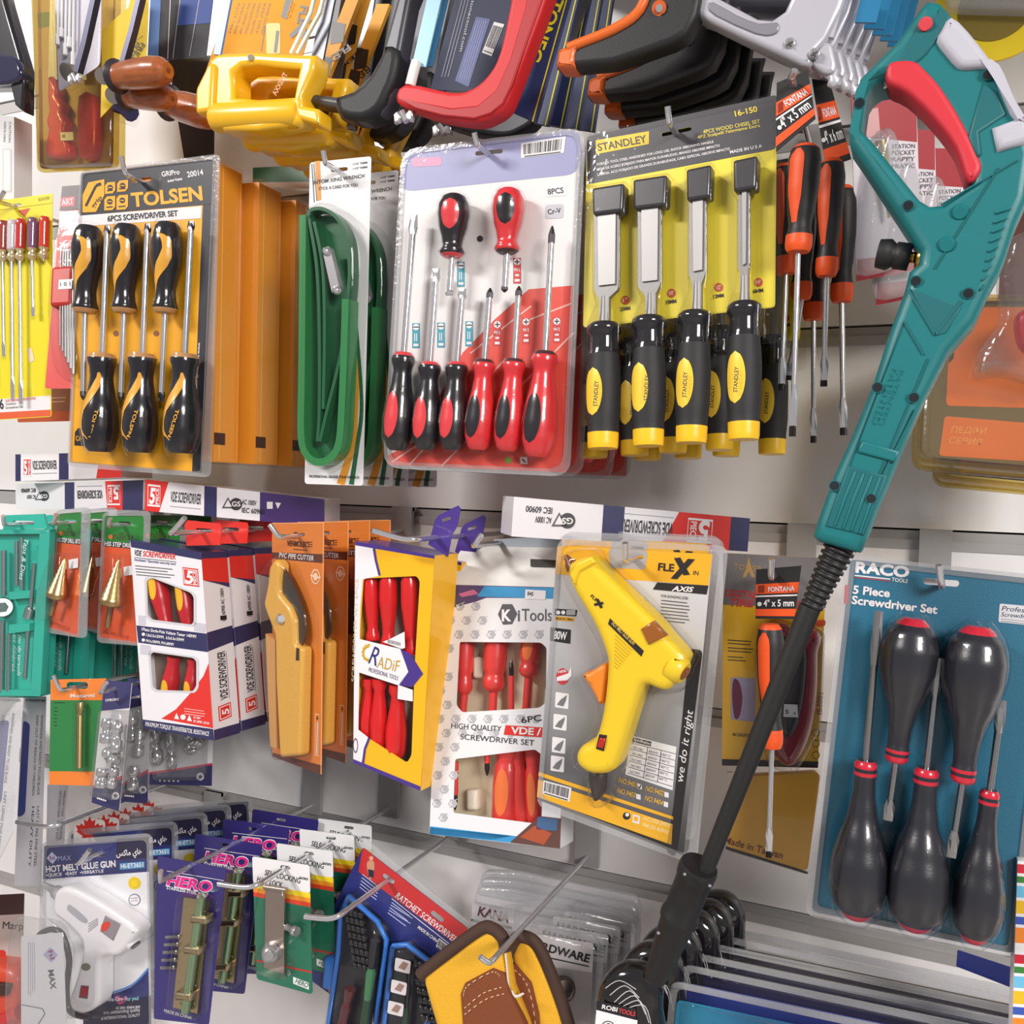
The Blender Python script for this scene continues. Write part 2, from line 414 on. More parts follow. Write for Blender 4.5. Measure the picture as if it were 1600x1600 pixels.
class Card:
    """a printed board (or the front of a carton) drawn over its outline in the photograph"""
    def __init__(s, name, label, cat, quad, d, mat=WHITE, group=None, r=5, holes=(), th=0.0008, yaw=None, pitch=None, pts=None, back=0.0, side=None, reg=0.06, t=None, fr=None):
        s.fr = fr or fit(quad, d, yaw, pitch, reg); s.quad = quad; s.d = d
        s.t = t or thing(name, label, cat, s.fr, group)
        s.mb = MB(); s.h = [[s.fr.p(x, y) for x, y in h] for h in holes]
        P = [s.fr.p(x, y) for x, y in (pts or rounded(quad, r))]
        slab(s.mb, P, -max(th, back), 0, mat, side or mat, s.h)
    def p(s, x, y, h=0.0): return s.fr.p(x, y, h)
    def poly(s, P, mat, k=1, r=0):
        if r: P = rounded(P, r)
        P = [s.fr.p(x, y, 0.0002*k) for x, y in P]
        hs = []
        for h in s.h:
            c = sum(h, Vector())/len(h)
            if inside(c, P): hs.append([Vector((q.x, q.y, 0.0002*k)) for q in h])
        fill(s.mb, P, mat, hs)
    def rect(s, x0, y0, x1, y1, mat, k=1, r=0, sl=0.0):     # sl: how far the right side drops per pixel
        s.poly([(x0, y0), (x1, y0 + sl*(x1-x0)), (x1, y1 + sl*(x1-x0)), (x0, y1)], mat, k, r)
    def line(s, A, B, wd, mat, k=2):
        d = Vector((B[0]-A[0], B[1]-A[1])).normalized(); q = (-d.y*wd/2, d.x*wd/2)
        s.poly([(A[0]+q[0], A[1]+q[1]), (B[0]+q[0], B[1]+q[1]), (B[0]-q[0], B[1]-q[1]), (A[0]-q[0], A[1]-q[1])], mat, k)
    def text(s, t, A, B, hp, mat, k=3, bold=0.02, shear=0.0): text(s.mb, s.fr, t, A, B, hp, mat, 0.0002*k, bold, shear)
    def lines(s, A, B, n, dx, dy, mat, wd=1.2, k=2, rag=0.25):    # rows of print too fine to read
        for i in range(n):
            f = 1 - random.random()*rag
            s.line((A[0]+dx*i, A[1]+dy*i), (A[0]+dx*i + (B[0]-A[0])*f, A[1]+dy*i + (B[1]-A[1])*f), wd, mat, k)
    def bars(s, q, k=3, n=26):                              # a barcode on a white patch; q = TL, TR, BR, BL
        s.poly(q, WHITE, k); b = Bi(*[Vector((x, y, 0)) for x, y in q]); x = 0.06
        while x < 0.93:
            wd = random.choice((0.012, 0.02, 0.032)); P = [b.p(x, 0.1), b.p(x+wd, 0.1), b.p(x+wd, 0.78), b.p(x, 0.78)]
            s.poly([(v.x, v.y) for v in P], INK, k+1); x += wd + random.choice((0.014, 0.02, 0.03))
        P = [b.p(0.08, 0.92), b.p(0.92, 0.92)]
        s.line((P[0].x, P[0].y), (P[1].x, P[1].y), 1.6, INK, k+1)
    def done(s, name='backing_card'): return part(name, s.mb, s.t)
    def sheet(s, mb, quad, r=8, h=0.0022, mat=None, holes=True):     # the clear flange welded over a card
        P = [s.fr.p(x, y, h) for x, y in rounded(quad, r)]
        fill(mb, P, mat or CLEAR, [[Vector((q.x, q.y, h)) for q in k] for k in s.h] if holes else [])
    def rim(s, mb, quad, inner, r=10, h=0.002, mat=None, th=0.002):          # the band of plastic outside the card
        P = [s.fr.p(x, y, h) for x, y in rounded(quad, r)]; Q = [s.fr.p(x, y, h) for x, y in rounded(inner, max(2, r-4))]
        slab(mb, P, h-th, h, mat or FLANGE, None, [Q])
def blade_tip(mb, fr, a, b, wpx, kind, mat, h):
    """the last stretch a -> b of a screwdriver shaft: 'flat' spreads to a blade, 'cross' narrows to a point"""
    A, B = fr.p(*a, h), fr.p(*b, h); sc = fr.s(*a, h); r = wpx*sc/2; d = (B-A).normalized(); e = Vector((d.y, -d.x, 0)); z = Vector((0, 0, 1)); L = (B-A).length
    if kind == 'flat':
        rows = [(0, r, r), (0.35, r*1.5, r*0.75), (0.75, r*1.35, r*0.3), (1, r*1.3, r*0.16)]
    else:
        rows = [(0, r, r), (0.5, r, r), (0.8, r*0.6, r*0.6), (1, r*0.2, r*0.2)]
    V = []; F = []; n = 8
    for t, wx, wz in rows:
        for k in range(n):
            an = 2*PI*(k+0.5)/n; V.append(A + d*(L*t) + e*(wx*math.cos(an)*1.08) + z*(wz*math.sin(an)*1.08))
    for i in range(len(rows)-1):
        for k in range(n): F.append((i*n+k, i*n+(k+1) % n, (i+1)*n+(k+1) % n, (i+1)*n+k))
    F.append(tuple(range((len(rows)-1)*n, len(rows)*n))); mb.add(V, F, mat)
def driver(fr, parent, butt, collar, tip, wpx, prof, matf, sw=9, kind='cross', h=None, shaft=None, tipm=None, n=20, rings=22, shell=None, sk=1.13, name='screwdriver', label=None, tl=0.16, patch=()):
    """a screwdriver lying on a plane: handle from butt to collar, shaft to tip (all pixels)"""
    nd = node(name, parent, label)
    sc = fr.s(*collar); r = wpx*sc/2
    hh = r + 0.001 if h is None else h
    mb = MB(); A, B = fr.p(*butt, hh), fr.p(*collar, hh)
    P = [(t, k*r) for t, k in prof]
    lathe(mb, A, B, P, None if callable(matf) else matf, n, matf if callable(matf) else None, rings)
    for t0, t1, f1, f2, pm in patch: strip(mb, A, B, P, t0, t1, f1, f2, pm)
    part('handle', mb, nd)
    if tip:
        m2 = MB(); cx, cy = collar; q = (tip[0] + (cx-tip[0])*tl, tip[1] + (cy-tip[1])*tl)
        lathe(m2, fr.p(cx, cy, hh), fr.p(*q, hh), [(-0.02, sw*sc/2), (1, sw*sc/2)], shaft or CHROME, 10)
        blade_tip(m2, fr, q, tip, sw, kind, tipm or shaft or CHROME, hh)
        part('shaft', m2, nd)
    if shell is not None:
        lathe(shell, A + (A-B)*0.04, B - (A-B)*0.02, [(t, max(k*r*sk, r*0.3)) for t, k in prof], CLEAR, 14, None, 12, end=False)
    return nd
def hook(hole, d, tip, label, front=0.015, wall=None):
    """a wire display hook: clip on the rail, arm through the hole, turned-up end"""
    P = at(hole[0], hole[1], d) + Vector((0, 0, -0.002)); T = at(tip[0], tip[1], d + front + 0.008)
    r = 0.0032
    mb = MB(); E = Vector((P.x, -(d+front)*S + 0.0, P.z))
    M = (E + T)*0.5 + Vector((0, -0.004, -0.004))
    W0 = Vector((P.x, -0.012, P.z - 0.002))
    path = [W0, W0*0.5 + E*0.5] + smooth_path([E + Vector((0, 0.014, 0)), E, M*0.6 + E*0.4, T], 3)
    o = thing('display_hook', label, 'hook', None, 'wire hooks on the wall rails'); o.location = W0
    for i in range(len(path)): path[i] = path[i] - W0
    tube(mb, path, r, CHROME, 8); part('arm', mb, o)
    rz = RAILS[0]
    for z in RAILS:
        if z > P.z - 0.02: rz = z; break
    mb = MB(); top = rz + 0.012
    BM = C(172, 170, 170, 0.4, 0.25); box(mb, (-0.017, -0.002, -0.012), (0.017, 0.006, min(top - W0.z, 0.12)), BM); box(mb, (-0.017, 0.001, min(top - W0.z, 0.12) - 0.006), (0.017, 0.018, min(top - W0.z, 0.12)), BM)
    part('bracket', mb, o)
    return o
ORD = ['front', 'second', 'third', 'fourth', 'fifth', 'sixth']
# ---------------------------------------------------------------- the setting: slatted display wall with metal rails
PITCH = 0.16*S
Z0 = at(1350, 838, 0).z
RAILS = [Z0 + PITCH*k for k in range(-4, 6)]
def structure(name, mb):
    o = bpy.data.objects.new(name, mb.build(name)); COL.objects.link(o); o['kind'] = 'structure'; return o
WALLM = C(242, 239, 239, 0.3, 0, 0, 0.02, 30, 0.03); RAILM = C(182, 179, 178, 0.4, 0.25); GROOVE = C(70, 68, 68, 0.6)
mb = MB()
for k in range(len(RAILS)-1):
    box(mb, (-3.2, 0.0, RAILS[k] + 0.012), (1.2, 0.02, RAILS[k+1] - 0.012), WALLM)
box(mb, (-3.2, 0.02, RAILS[0] + 0.012), (1.2, 0.05, RAILS[-1] - 0.012), GROOVE)
structure('wall_back', mb)
for k, z in enumerate(RAILS[1:-1]):
    mb = MB()
    box(mb, (-3.2, -0.0015, z - 0.0125), (1.2, 0.019, z - 0.001), RAILM)
    box(mb, (-3.2, 0.003, z - 0.001), (1.2, 0.019, z + 0.0095), RAILM)
    box(mb, (-3.2, 0.015, z + 0.0095), (1.2, 0.019, z + 0.0125), GROOVE)
    structure('trim_%d' % (k+1), mb)
mb = MB(); box(mb, (-0.42, -0.5, 0.66), (1.2, 0.0, 0.68), C(196, 194, 194, 0.5)); box(mb, (-0.42, -0.51, 0.63), (1.2, -0.5, 0.69), C(150, 148, 148, .5)); structure('trim_20', mb)  # unseen overhead shelf, added to shade the upper right of the wall
mb = MB(); box(mb, (-4, -5, -1.75), (3, 0.05, -1.7), C(170, 165, 160, 0.4, 0, 0, 0.02, 8, 0.06)); structure('floor', mb)
# ================================================================ row of blister sets, upper middle of the wall
# ---- screwdriver set on a yellow card, black header
Y1 = C(247, 176, 30); DK = C(30, 28, 35, 0.22, 0, 0.5); YP = C(236, 172, 62, 0.3)
H6 = [slot(222, 281, 30, 6, -0.1)]
c = Card('screwdriver_set', 'yellow hanging card of six black-and-yellow screwdrivers under a black header', 'screwdriver set',
         [(127, 270), (336, 246), (315, 739), (108, 723)], .172, Y1, r=4, holes=H6)
c.poly([(127, 271), (336, 247), (334, 319), (124, 337)], C(48, 46, 54))
c.poly([(124, 337), (315, 322), (314, 341), (123, 354)], WHITE, 2)
c.poly([(334, 318), (336, 320), (315, 739), (300, 738), (316, 341), (317, 320)], C(48, 46, 54))
c.text('TOLSEN', (206, 323), (317, 312), 22, Y1, 3, 0.035)
c.text('6PCS SCREWDRIVER SET', (168, 346), (278, 337), 9, INK, 4, 0.03)
c.text('GRIPro', (253, 276), (281, 272), 8, WHITE, 3); c.text('series', (262, 285), (285, 281), 5, WHITE, 3); c.text('20014', (293, 277), (318, 273), 9, WHITE, 3)
c.poly([(138, 285), (163, 280), (163, 305), (150, 331), (129, 332), (129, 305)], Y1, 3)
c.text('grip', (146, 326), (160, 309), 7, INK, 4); c.line((134, 322), (150, 290), 4, INK, 4); c.line((150, 290), (158, 287), 5, INK, 4)
for x0, y0, x1, y1 in ((164, 285, 180, 302), (183, 282, 200, 299), (163, 307, 180, 328), (182, 305, 200, 327)):
    c.poly([(x0+4, y0), (x1, y0-1), (x1, y1-5), (x1-4, y1), (x0, y1+1), (x0, y0+5)], Y1, 3); c.poly(circ((x0+x1)/2, y0+8, 4.5), INK, 4); c.line(((x0+x1)/2-3, y0+8), ((x0+x1)/2+3, y0+8), 1.5, Y1, 5)
    c.line((x0+3, y1-4), (x1-4, y1-5), 2, INK, 4)
c.poly([(117, 675), (122, 669), (134, 668), (134, 697), (116, 696)], INK, 2); c.text('Cr-V', (119, 689), (133, 687), 8, Y1, 3)
c.text('www.tolsentools.com', (310, 535), (305, 607), 4, WHITE, 3)
for x, y in ((181, 521), (244, 521)): c.poly(circ(x, y, 4.5), C(150, 95, 60), 2)
c.done()
TP = [(0, .62), (.05, .84), (.22, 1), (.42, .97), (.6, .74), (.76, .62), (.86, .68), (.94, .82), (.98, .8), (1, .6)]
def tolm(t, th): return C(190, 140, 90, 0.4) if (t > .97 or t < .015) else DK
SW = (.12, .8, lerp([(.12, .0), (.2, -1.0), (.4, -1.1), (.52, -.8), (.65, .0), (.75, .4), (.8, .5)]), lerp([(.12, .1), (.2, -.35), (.3, -.5), (.4, -.3), (.5, .1), (.65, .7), (.75, .85), (.8, .7)]), YP)
sh = MB()
for b, k, t, kind in (((139, 354), (133, 489), (130, 625), 'cross'), ((199, 352), (194, 489), (189, 627), 'cross'), ((263, 349), (258, 489), (252, 627), 'flat')):
    driver(c.fr, c.t, b, k, t, 44, TP, tolm, 8.5, patch=(SW,), kind=kind, shell=sh, tipm=DSTEEL, tl=.1)
for b, k, t, kind in (((156, 706), (160, 553), (168, 352), 'flat'), ((218, 707), (223, 553), (231, 349), 'flat'), ((282, 708), (289, 553), (299, 345), 'flat')):
    nd = driver(c.fr, c.t, b, k, t, 50, TP, tolm, 8.5, patch=(SW,), kind=kind, shell=sh, tipm=DSTEEL, tl=.07)
    m2 = MB(); x = b[0]; text(m2, c.fr, 'TOLSEN', (x-7, 639), (x-20, 682), 5.5, YP, 50*c.fr.s(220, 650)*1.0); o = part('embossed_name', m2, nd)
c.sheet(sh, [(127, 270), (340, 243), (326, 744), (106, 728)], 8)
c.rim(sh, [(125, 268), (343, 240), (328, 746), (105, 729)], [(129, 272), (333, 249), (313, 737), (110, 721)], 10)
part('blister', sh, c.t)
hook((222, 281), .172, (189, 244), 'thin chrome hook through the black-headed card of yellow screwdrivers')
# three orange cartons behind it
OC = C(244, 158, 50, 0.3, 0, 0.3, 0.1, 60); OCI = C(70, 38, 30)
for i, dd in enumerate((.136, .098, .06)):
    q = [(0, 0)]*4
    k = (DIST/S - .172)/(DIST/S - dd - .034)
    def sh_(x, y, k=k): return (1420 + (x-1420)*k, 780 + (y-780)*k)
    q = [sh_(128, 268), sh_(337, 251), sh_(330, 722), sh_(108, 706)]
    b = Card('carton', 'plain orange carton %s the yellow screwdriver card' % ('directly behind', 'second behind', 'last of three behind')[i], 'carton', q, dd + .034, OC, 'orange cartons behind the yellow screwdriver card', r=2, back=.030*S, yaw=0, pitch=0)
    TR, BR = b.p(*q[1]), b.p(*q[2]); D = Vector((0, 0, -.030*S)); sd = Bi(TR, TR + D, BR + D, BR)
    for x0, x1, mt in ((.2, .23, C(250, 200, 120)), (.86, .88, C(220, 130, 40))): b.mb.add([sd.p(x0, .01, .0003), sd.p(x1, .01, .0003), sd.p(x1, .99, .0003), sd.p(x0, .99, .0003)], [(0, 1, 2, 3)], mt)
    b.mb.add([sd.p(0, .9, .0004), sd.p(.45, .9, .0004), sd.p(.45, .94, .0004), sd.p(0, .94, .0004)], [(0, 1, 2, 3)], OCI)
    b.done('box')
    m2 = MB(); slab(m2, [b.p(x, y) for x, y in ((q[0][0]-2, q[0][1]-4), (q[1][0]+2, q[1][1]-5), (q[2][0]+2, q[2][1]+3), (q[3][0]-2, q[3][1]+3))], -.031*S, .001, CLEAR)
    part('wrapping', m2, b.t)
# ---- strap wrenches on white cards
GR = C(48, 128, 72, 0.28, 0, 0.4); GR2 = C(30, 92, 58, 0.3, 0, 0.3)
c = Card('strap_wrench_pack', '', 'strap wrench', [(484, 254), (580, 244), (567, 759), (476, 756)], .172, C(240, 238, 240), r=5, holes=[slot(530, 265, 27, 6, -0.1)])
c.poly([(492, 252), (500, 251), (502, 312), (496, 314)], C(232, 150, 50)); c.line((487, 256), (491, 316), 1.2, INK); c.line((490, 255), (495, 314), 1, INK)
for k, t, wd, a, b in ((1, C(235, 160, 50), 13, (553, 480), (532, 757)), (2, C(40, 100, 62), 8, (553, 470), (549, 757))):
    pth = spx([a, (a[0]+4*k, 560), (a[0]+6*k-(4 if k == 1 else 0), 640), ((a[0]*2+b[0])/3+3*k, 700), b], 6, False)
    for i in range(len(pth)-1): c.line(pth[i], pth[i+1], wd*(.55+.45*i/len(pth)), t, k)
c.text('INTOM XING WRENCH', (489, 288), (570, 277), 6, INK, 3, 0.01, 0.2); c.text('STICK A CARD FOR YOU', (498, 297), (559, 291), 5, INK, 3, 0.01)
c.text('PROFESSIONAL GRADES STRAP WRENCH', (483, 746), (561, 748), 4, INK, 3)
c.text('+1/2" 70MM', (551, 258), (574, 255), 3, INK, 3); c.text('+1/2" 90MM', (551, 265), (574, 262), 3, INK, 3)
c.done()
def ribbon(mb, P, z0, z1, th, mat):
    n = len(P); V = []
    for i, p in enumerate(P):
        d = (P[min(i+1, n-1)] - P[max(i-1, 0)]); d.normalize(); e = Vector((-d.y, d.x, 0))*th/2
        V += [Vector((p.x+e.x, p.y+e.y, z0)), Vector((p.x+e.x, p.y+e.y, z1)), Vector((p.x-e.x, p.y-e.y, z1)), Vector((p.x-e.x, p.y-e.y, z0))]
    F = []
    for i in range(n-1):
        for k in range(4): F.append((i*4+k, i*4+(k+1) % 4, i*4+4+(k+1) % 4, i*4+4+k))
    F += [(0, 1, 2, 3), ((n-1)*4+3, (n-1)*4+2, (n-1)*4+1, (n-1)*4)]
    mb.add(V, F, mat)
sx = c.fr.s(520, 500)
def P3(L, h=0.0, n=6): return smooth_path([c.fr.p(x, y, h) for x, y in L], n)
mb = MB(); ribbon(mb, P3([(482, 340), (481, 480), (480, 600), (479, 672), (484, 705), (502, 722), (524, 716), (538, 690), (543, 620), (546, 540), (548, 470)], .012), .002, .024, 11*sx, GR)
part('handle', mb, c.t)
mb = MB()
for L in ([(488, 345), (492, 332), (512, 330), (534, 345), (550, 380), (553, 430)], [(490, 345), (502, 420), (506, 520), (506, 640), (503, 690)], [(553, 430), (549, 480), (538, 560), (516, 650), (507, 690)], [(498, 350), (511, 420), (514, 520), (512, 640)]): ribbon(mb, P3(L, .012), .004, .022, 5*sx, GR2)
slab(mb, [c.fr.p(x, y, .004) for x, y in spx([(486, 350), (506, 338), (530, 348), (545, 400), (543, 560), (538, 660), (520, 706), (500, 712), (487, 680), (486, 500)], 3)], .002, .005, C(36, 108, 68, .35, 0, .3)); part('strap', mb, c.t)
mb = MB(); lk = [c.fr.p(x, y, .024) for x, y in rounded([(505, 388), (517, 385), (533, 452), (521, 460)], 5)]; slab(mb, lk, .018, .027, STEEL)
for x, y in ((511, 393), (527, 454)): lathe(mb, c.fr.p(x, y, .026), c.fr.p(x, y, .026) + Vector((0, 0, .005)), [(0, 7*sx), (.6, 6*sx), (1, 3*sx)], CHROME, 12)
part('metal_link', mb, c.t)
mb = MB(); dome(mb, [c.fr.p(x, y, .02) for x, y in spx([(477, 345), (490, 322), (515, 318), (545, 340), (562, 400), (556, 560), (550, 690), (525, 728), (498, 732), (474, 700), (474, 520)], 4)], .0015, .031, .012, CLEAR, 4); c.sheet(mb, c.quad, 6, .0016); part('blister', mb, c.t)
L = ['white card with a green strap wrench, %s of the row beside the orange cartons' % w for w in ('frontmost', 'second', 'third', 'hindmost')]
c.t['label'] = L[0]
behind(c.t, [(0.004, .034, 0, .01), (.006, .064, 0, -.01), (.012, .092, 0, .015)], L[1:], 'strap wrench cards')
hook((530, 265), .172, (505, 235), 'thin chrome hook through the white strap wrench card')
# ---- eight piece screwdriver set
LAV = C(158, 160, 200); SR = C(228, 84, 72)
q = [(630, 237), (908, 202), (884, 738), (604, 726)]
c = Card('screwdriver_set', '', 'screwdriver set', q, .168, C(238, 233, 232), r=24, holes=[slot(764, 238, 44, 7, -0.1)])
c.poly(rounded([(630, 237), (908, 202), (904, 272), (626, 300)], 20), LAV)
c.poly([(605, 712), (648, 690), (723, 551), (772, 500), (826, 452), (896, 446), (884, 738), (608, 726)], SR)
for A, B in (((612, 722), (660, 690)), ((640, 726), (790, 560)), ((690, 728), (896, 520)), ((735, 552), (830, 478)), ((826, 500), (893, 474))): c.line(A, B, 2.5, C(246, 190, 180), 2)
c.rect(644, 247, 690, 261, C(214, 150, 182), 2, 5, -.05)
c.bars([(814, 224), (884, 213), (881, 239), (814, 247)]); c.rect(853, 288, 884, 307, C(246, 244, 246), 2, 2, -.05); c.text('8PCS', (856, 304), (881, 301), 9, INK)
c.rect(852, 320, 880, 342, C(200, 200, 208), 2, 4, -.05); c.text('Cr-V', (856, 335), (877, 332), 8, INK)
for x, y in ((644, 505), (683, 504), (727, 502), (714, 409)):
    c.rect(x, y, x+12, y+39, C(70, 160, 180), 2); c.poly(circ(x+6, y+6, 5), WHITE, 3); c.line((x+1, y+6), (x+11, y+6), 1.6, INK, 4); c.line((x+4, y+16), (x+4, y+28), 1.3, WHITE, 3); c.line((x+7, y+16), (x+7, y+28), 1.3, WHITE, 3); c.rect(x+2, y+32, x+10, y+36, WHITE, 3)
for x, y in ((802, 403), (771, 501), (816, 497), (864, 496)):
    c.rect(x, y, x+12, y+40, C(205, 70, 70), 2); c.poly(circ(x+6, y+6, 5.5), WHITE, 3); c.line((x+2, y+6), (x+10, y+6), 1.6, INK, 4); c.line((x+6, y+2), (x+6, y+10), 1.6, INK, 4); c.text('PH 2', (x+1.5, y+21), (x+10.5, y+20.5), 5, WHITE); c.line((x+3, y+27), (x+9, y+27), 3, WHITE, 3); c.rect(x+2, y+33, x+10, y+37, WHITE, 3)
c.poly(circ(750, 373, 5), C(60, 55, 58), 2); c.poly(circ(794, 719, 5.5), C(120, 150, 50), 3); c.poly(circ(805, 719, 4.5), C(200, 60, 50), 3); c.rect(813, 714, 824, 725, WHITE, 3); c.line((816, 717), (821, 723), 2, INK, 4)
c.done()
EP = [(0, .5), (.04, .75), (.16, .97), (.3, 1), (.5, .9), (.7, .68), (.82, .6), (.88, .72), (.92, .8), (.97, .72), (1, .5)]
def epm(body, tipc): return lambda t, th: tipc if t > .965 else body
EOV = oval(.36, .24, -.2, .62)
KB = C(32, 29, 34, 0.3, 0, 0.5); KR = C(222, 52, 58, 0.3, 0, 0.5); KO = C(226, 64, 70, .3, 0, .5)
sh = MB()
for b, k, t, w_, red, kd in (((620, 704), (631, 551), (647, 336), 43, 0, 'flat'), ((665, 703), (672, 566), (682, 420), 42, 0, 'flat'), ((706, 703), (714, 566), (723, 451), 42, 0, 'flat'),
                             ((746, 703), (757, 562), (766, 450), 42, 1, 'cross'), ((792, 705), (804, 561), (811, 447), 43, 1, 'cross'), ((839, 714), (852, 549), (863, 353), 49, 1, 'cross'),
                             ((710, 305), (706, 402), (702, 462), 46, 0, 'flat'), ((795, 296), (792, 396), (788, 457), 46, 1, 'cross')):
    driver(c.fr, c.t, b, k, t, w_, EP, epm(KR, C(70, 40, 44)) if red else epm(KB, KO), 9.5, kd, patch=(EOV + (KB if red else KO,),), shell=sh, n=24, rings=26, tl=.14, tipm=DSTEEL if red else None, label='red screwdriver with a black oval' if red else 'black screwdriver with a red oval')
c.sheet(sh, [(628, 235), (912, 200), (888, 742), (600, 729)], 26)
c.rim(sh, [(627, 233), (915, 198), (890, 745), (598, 731)], [(634, 241), (903, 208), (879, 733), (608, 721)], 28)
part('blister', sh, c.t)
L = ['white and red card of eight red and black screwdrivers, %s of its row' % w for w in ('frontmost', 'second', 'third', 'hindmost')]
c.t['label'] = L[0]
behind(c.t, [(-.002, .03, 0, .005), (.006, .084, .0, -.005), (.01, .112, 0, .004)], L[1:], 'eight-piece screwdriver cards')
hook((764, 238), .168, (741, 207), 'thin chrome hook through the lavender-topped screwdriver card')
# ---- wood chisel set
q = [(917, 213), (1214, 148), (1211, 480), (911, 512)]
c = Card('chisel_set', '', 'chisel set', q, .165, C(252, 230, 66), r=6, holes=[slot(1057, 206, 48, 6, -.21)])
c.poly(rounded([(917, 213), (1214, 148), (1212, 233), (918, 288)], 6), C(72, 69, 74))
c.poly([(931, 219), (1014, 205), (1014, 225), (931, 241)], C(240, 205, 30), 2); c.text('STANDLEY', (935, 236), (1011, 222), 12, C(70, 62, 50))
c.text('16-150', (1149, 182), (1184, 174), 9, C(240, 215, 60), 3); c.text('4PCS WOOD CHISEL SET', (1099, 209), (1188, 192), 6, C(230, 210, 90), 3); c.text('4PZ Scalpelli Falegname Extra', (1090, 217), (1188, 198), 5, C(230, 210, 90), 3)
c.text('FORGED TOOL STEEL HARDENED FOR LONG USE, SHOCK ABSORBING HANDLE', (933, 259), (1115, 223), 4, WHITE); c.text('HOJA DE ACERO FORJADO PARA MAYOR DURABILIDAD, MANGO ABSORBE IMPACTO', (933, 267), (1125, 229), 4, WHITE); c.text('LAMINA, ACO FORJADO DE GRANDE DURABILIDADE, CABO ESPECIAL ABSORVE IMPACTO', (934, 275), (1141, 234), 4, WHITE)
c.text('MADE IN U S A', (1141, 240), (1191, 230), 5, WHITE)
for x, y, a, b in ((977, 469, '1"', '25MM'), (1049, 458, '5/8"', '15MM'), (1123, 449, '1/2"', '12MM'), (1185, 441, '1/4"', '6MM')):
    c.poly(circ(x, y, 7), C(214, 90, 50), 2); c.text(a, (x-4, y+3), (x+4, y+2), 6, C(250, 220, 200)); c.text(b, (x-8, y+17), (x+8, y+15), 6, INK)
c.done()
RUB = C(38, 36, 39, 0.62, 0, 0, 0.05, 900); GLS = C(38, 36, 40, 0.12, 0, 0.6); YC = C(246, 196, 38, 0.35); BLD = C(150, 147, 146, 0.5, 0.7, 0, 0.12, 200)
CP = [(0, .84), (.02, .88), (.13, .9), (.135, .88), (.3, .98), (.55, 1), (.75, .9), (.78, .84), (.9, .82), (.93, 1.0), (.98, 1.0), (1, .8)]
def chm(t, th):
    if t < .132: return YC
    if t > .76: return GLS
    return RUB
sh = MB()
for top, bot, w_, cap, bl, nk, ov in (((944, 506), (942, 701), 50, (926, 290, 976, 334), (930, 968, 331, 452), (938, 953, 506), (930, 614)), ((1014, 496), (1013, 697), 50, (990, 277, 1043, 325), (998, 1034, 322, 446), (1010, 1026, 497), (1009, 605)),
                              ((1086, 488), (1080, 692), 50, (1073, 261, 1112, 312), (1078, 1104, 308, 430), (1083, 1097, 489), (1069, 600)), ((1163, 474), (1162, 687), 50, (1146, 247, 1184, 298), (1155, 1172, 294, 420), (1157, 1170, 475), (1149, 592))):
    nd = driver(c.fr, c.t, bot, top, None, w_, CP, chm, name='chisel', n=28, rings=40, patch=(oval(.44, .19, -.3, .62) + (C(247, 206, 62, .4),),))
    rr = w_*c.fr.s(*top)/2; hz = rr*.75
    mb = MB(); x0, x1, y0, y1 = bl; a0, a1, y2 = nk; cx = (x0+x1)/2; tx = (a0+a1)/2 - cx
    slab(mb, [c.fr.p(x, y, hz) for x, y in ((x0, y0), (x1, y0-4), (x1, y1-6), (x1-2, y1+2), (a1, y1+14), (a1, y2), (a0, y2+2), (a0, y1+18), (x0+2, y1+6), (x0, y1))], hz-.003, hz+.003, BLD)
    slab(mb, [c.fr.p(x, y, hz+.003) for x, y in ((x0+5, y0+2), (x1-5, y0-1), (x1-6, y1-8), (x0+6, y1-5))], hz, hz+.005, C(168, 165, 164, .45, .7))
    lathe(mb, c.fr.p((a0+a1)/2, y1+12, hz), c.fr.p((a0+a1)/2, y2+4, hz), [(0, 6*c.fr.s(*top)), (.5, 7*c.fr.s(*top)), (1, 9*c.fr.s(*top))], BLD, 12)
    part('blade', mb, nd)
    mb = MB(); a, b, e, f_ = cap; dome(mb, [c.fr.p(x, y, hz+.006) for x, y in rounded([(a, b+5), (e, b-3), (e-2, f_-3), (a+1, f_+3)], 5)], hz-.006, hz+.009, .003, C(58, 55, 60, .3, 0, .4), 3); part('blade_guard', mb, nd)
    m2 = MB(); text(m2, c.fr, 'STANDLEY', (ov[0]+3, ov[1]+21), (ov[0]+5, ov[1]-19), 6.5, INK, rr*2+.0055, .02); part('printed_name', m2, nd)
    dome(sh, [c.fr.p(x, y, hz+.01) for x, y in rounded([(a-4, b+2), (e+4, b-7), (e+3, f_+4), (x1+4, f_+8), (x1+4, y1), (a1+8, y1+20), (top[0]+27, y2-2), (top[0]+25, y2+42), (top[0]-26, y2+46), (top[0]-27, y2+4), (a0-7, y1+24), (x0-4, y1+5), (x0-4, f_+10), (a-3, f_+6)], 5)], .001, hz+.014, .004, CLEAR, 3, closed=False)
c.sheet(sh, [(917, 212), (1217, 146), (1219, 528), (909, 552)], 10)
c.rim(sh, [(914, 210), (1219, 143), (1222, 534), (906, 556)], [(923, 219), (1209, 156), (1209, 478), (916, 508)], 12, mat=CLEAR)
part('blister', sh, c.t)
L = ['black and yellow card of four chisels with black handles, %s of its row' % w for w in ('frontmost', 'second', 'hindmost')]
c.t['label'] = L[0]
behind(c.t, [(-.026, .058, -.004, .0), (.006, .1, -.004, -.01)], L[1:], 'chisel cards')
hook((1057, 206), .165, (1043, 166), 'thin chrome hook through the black and yellow chisel card')
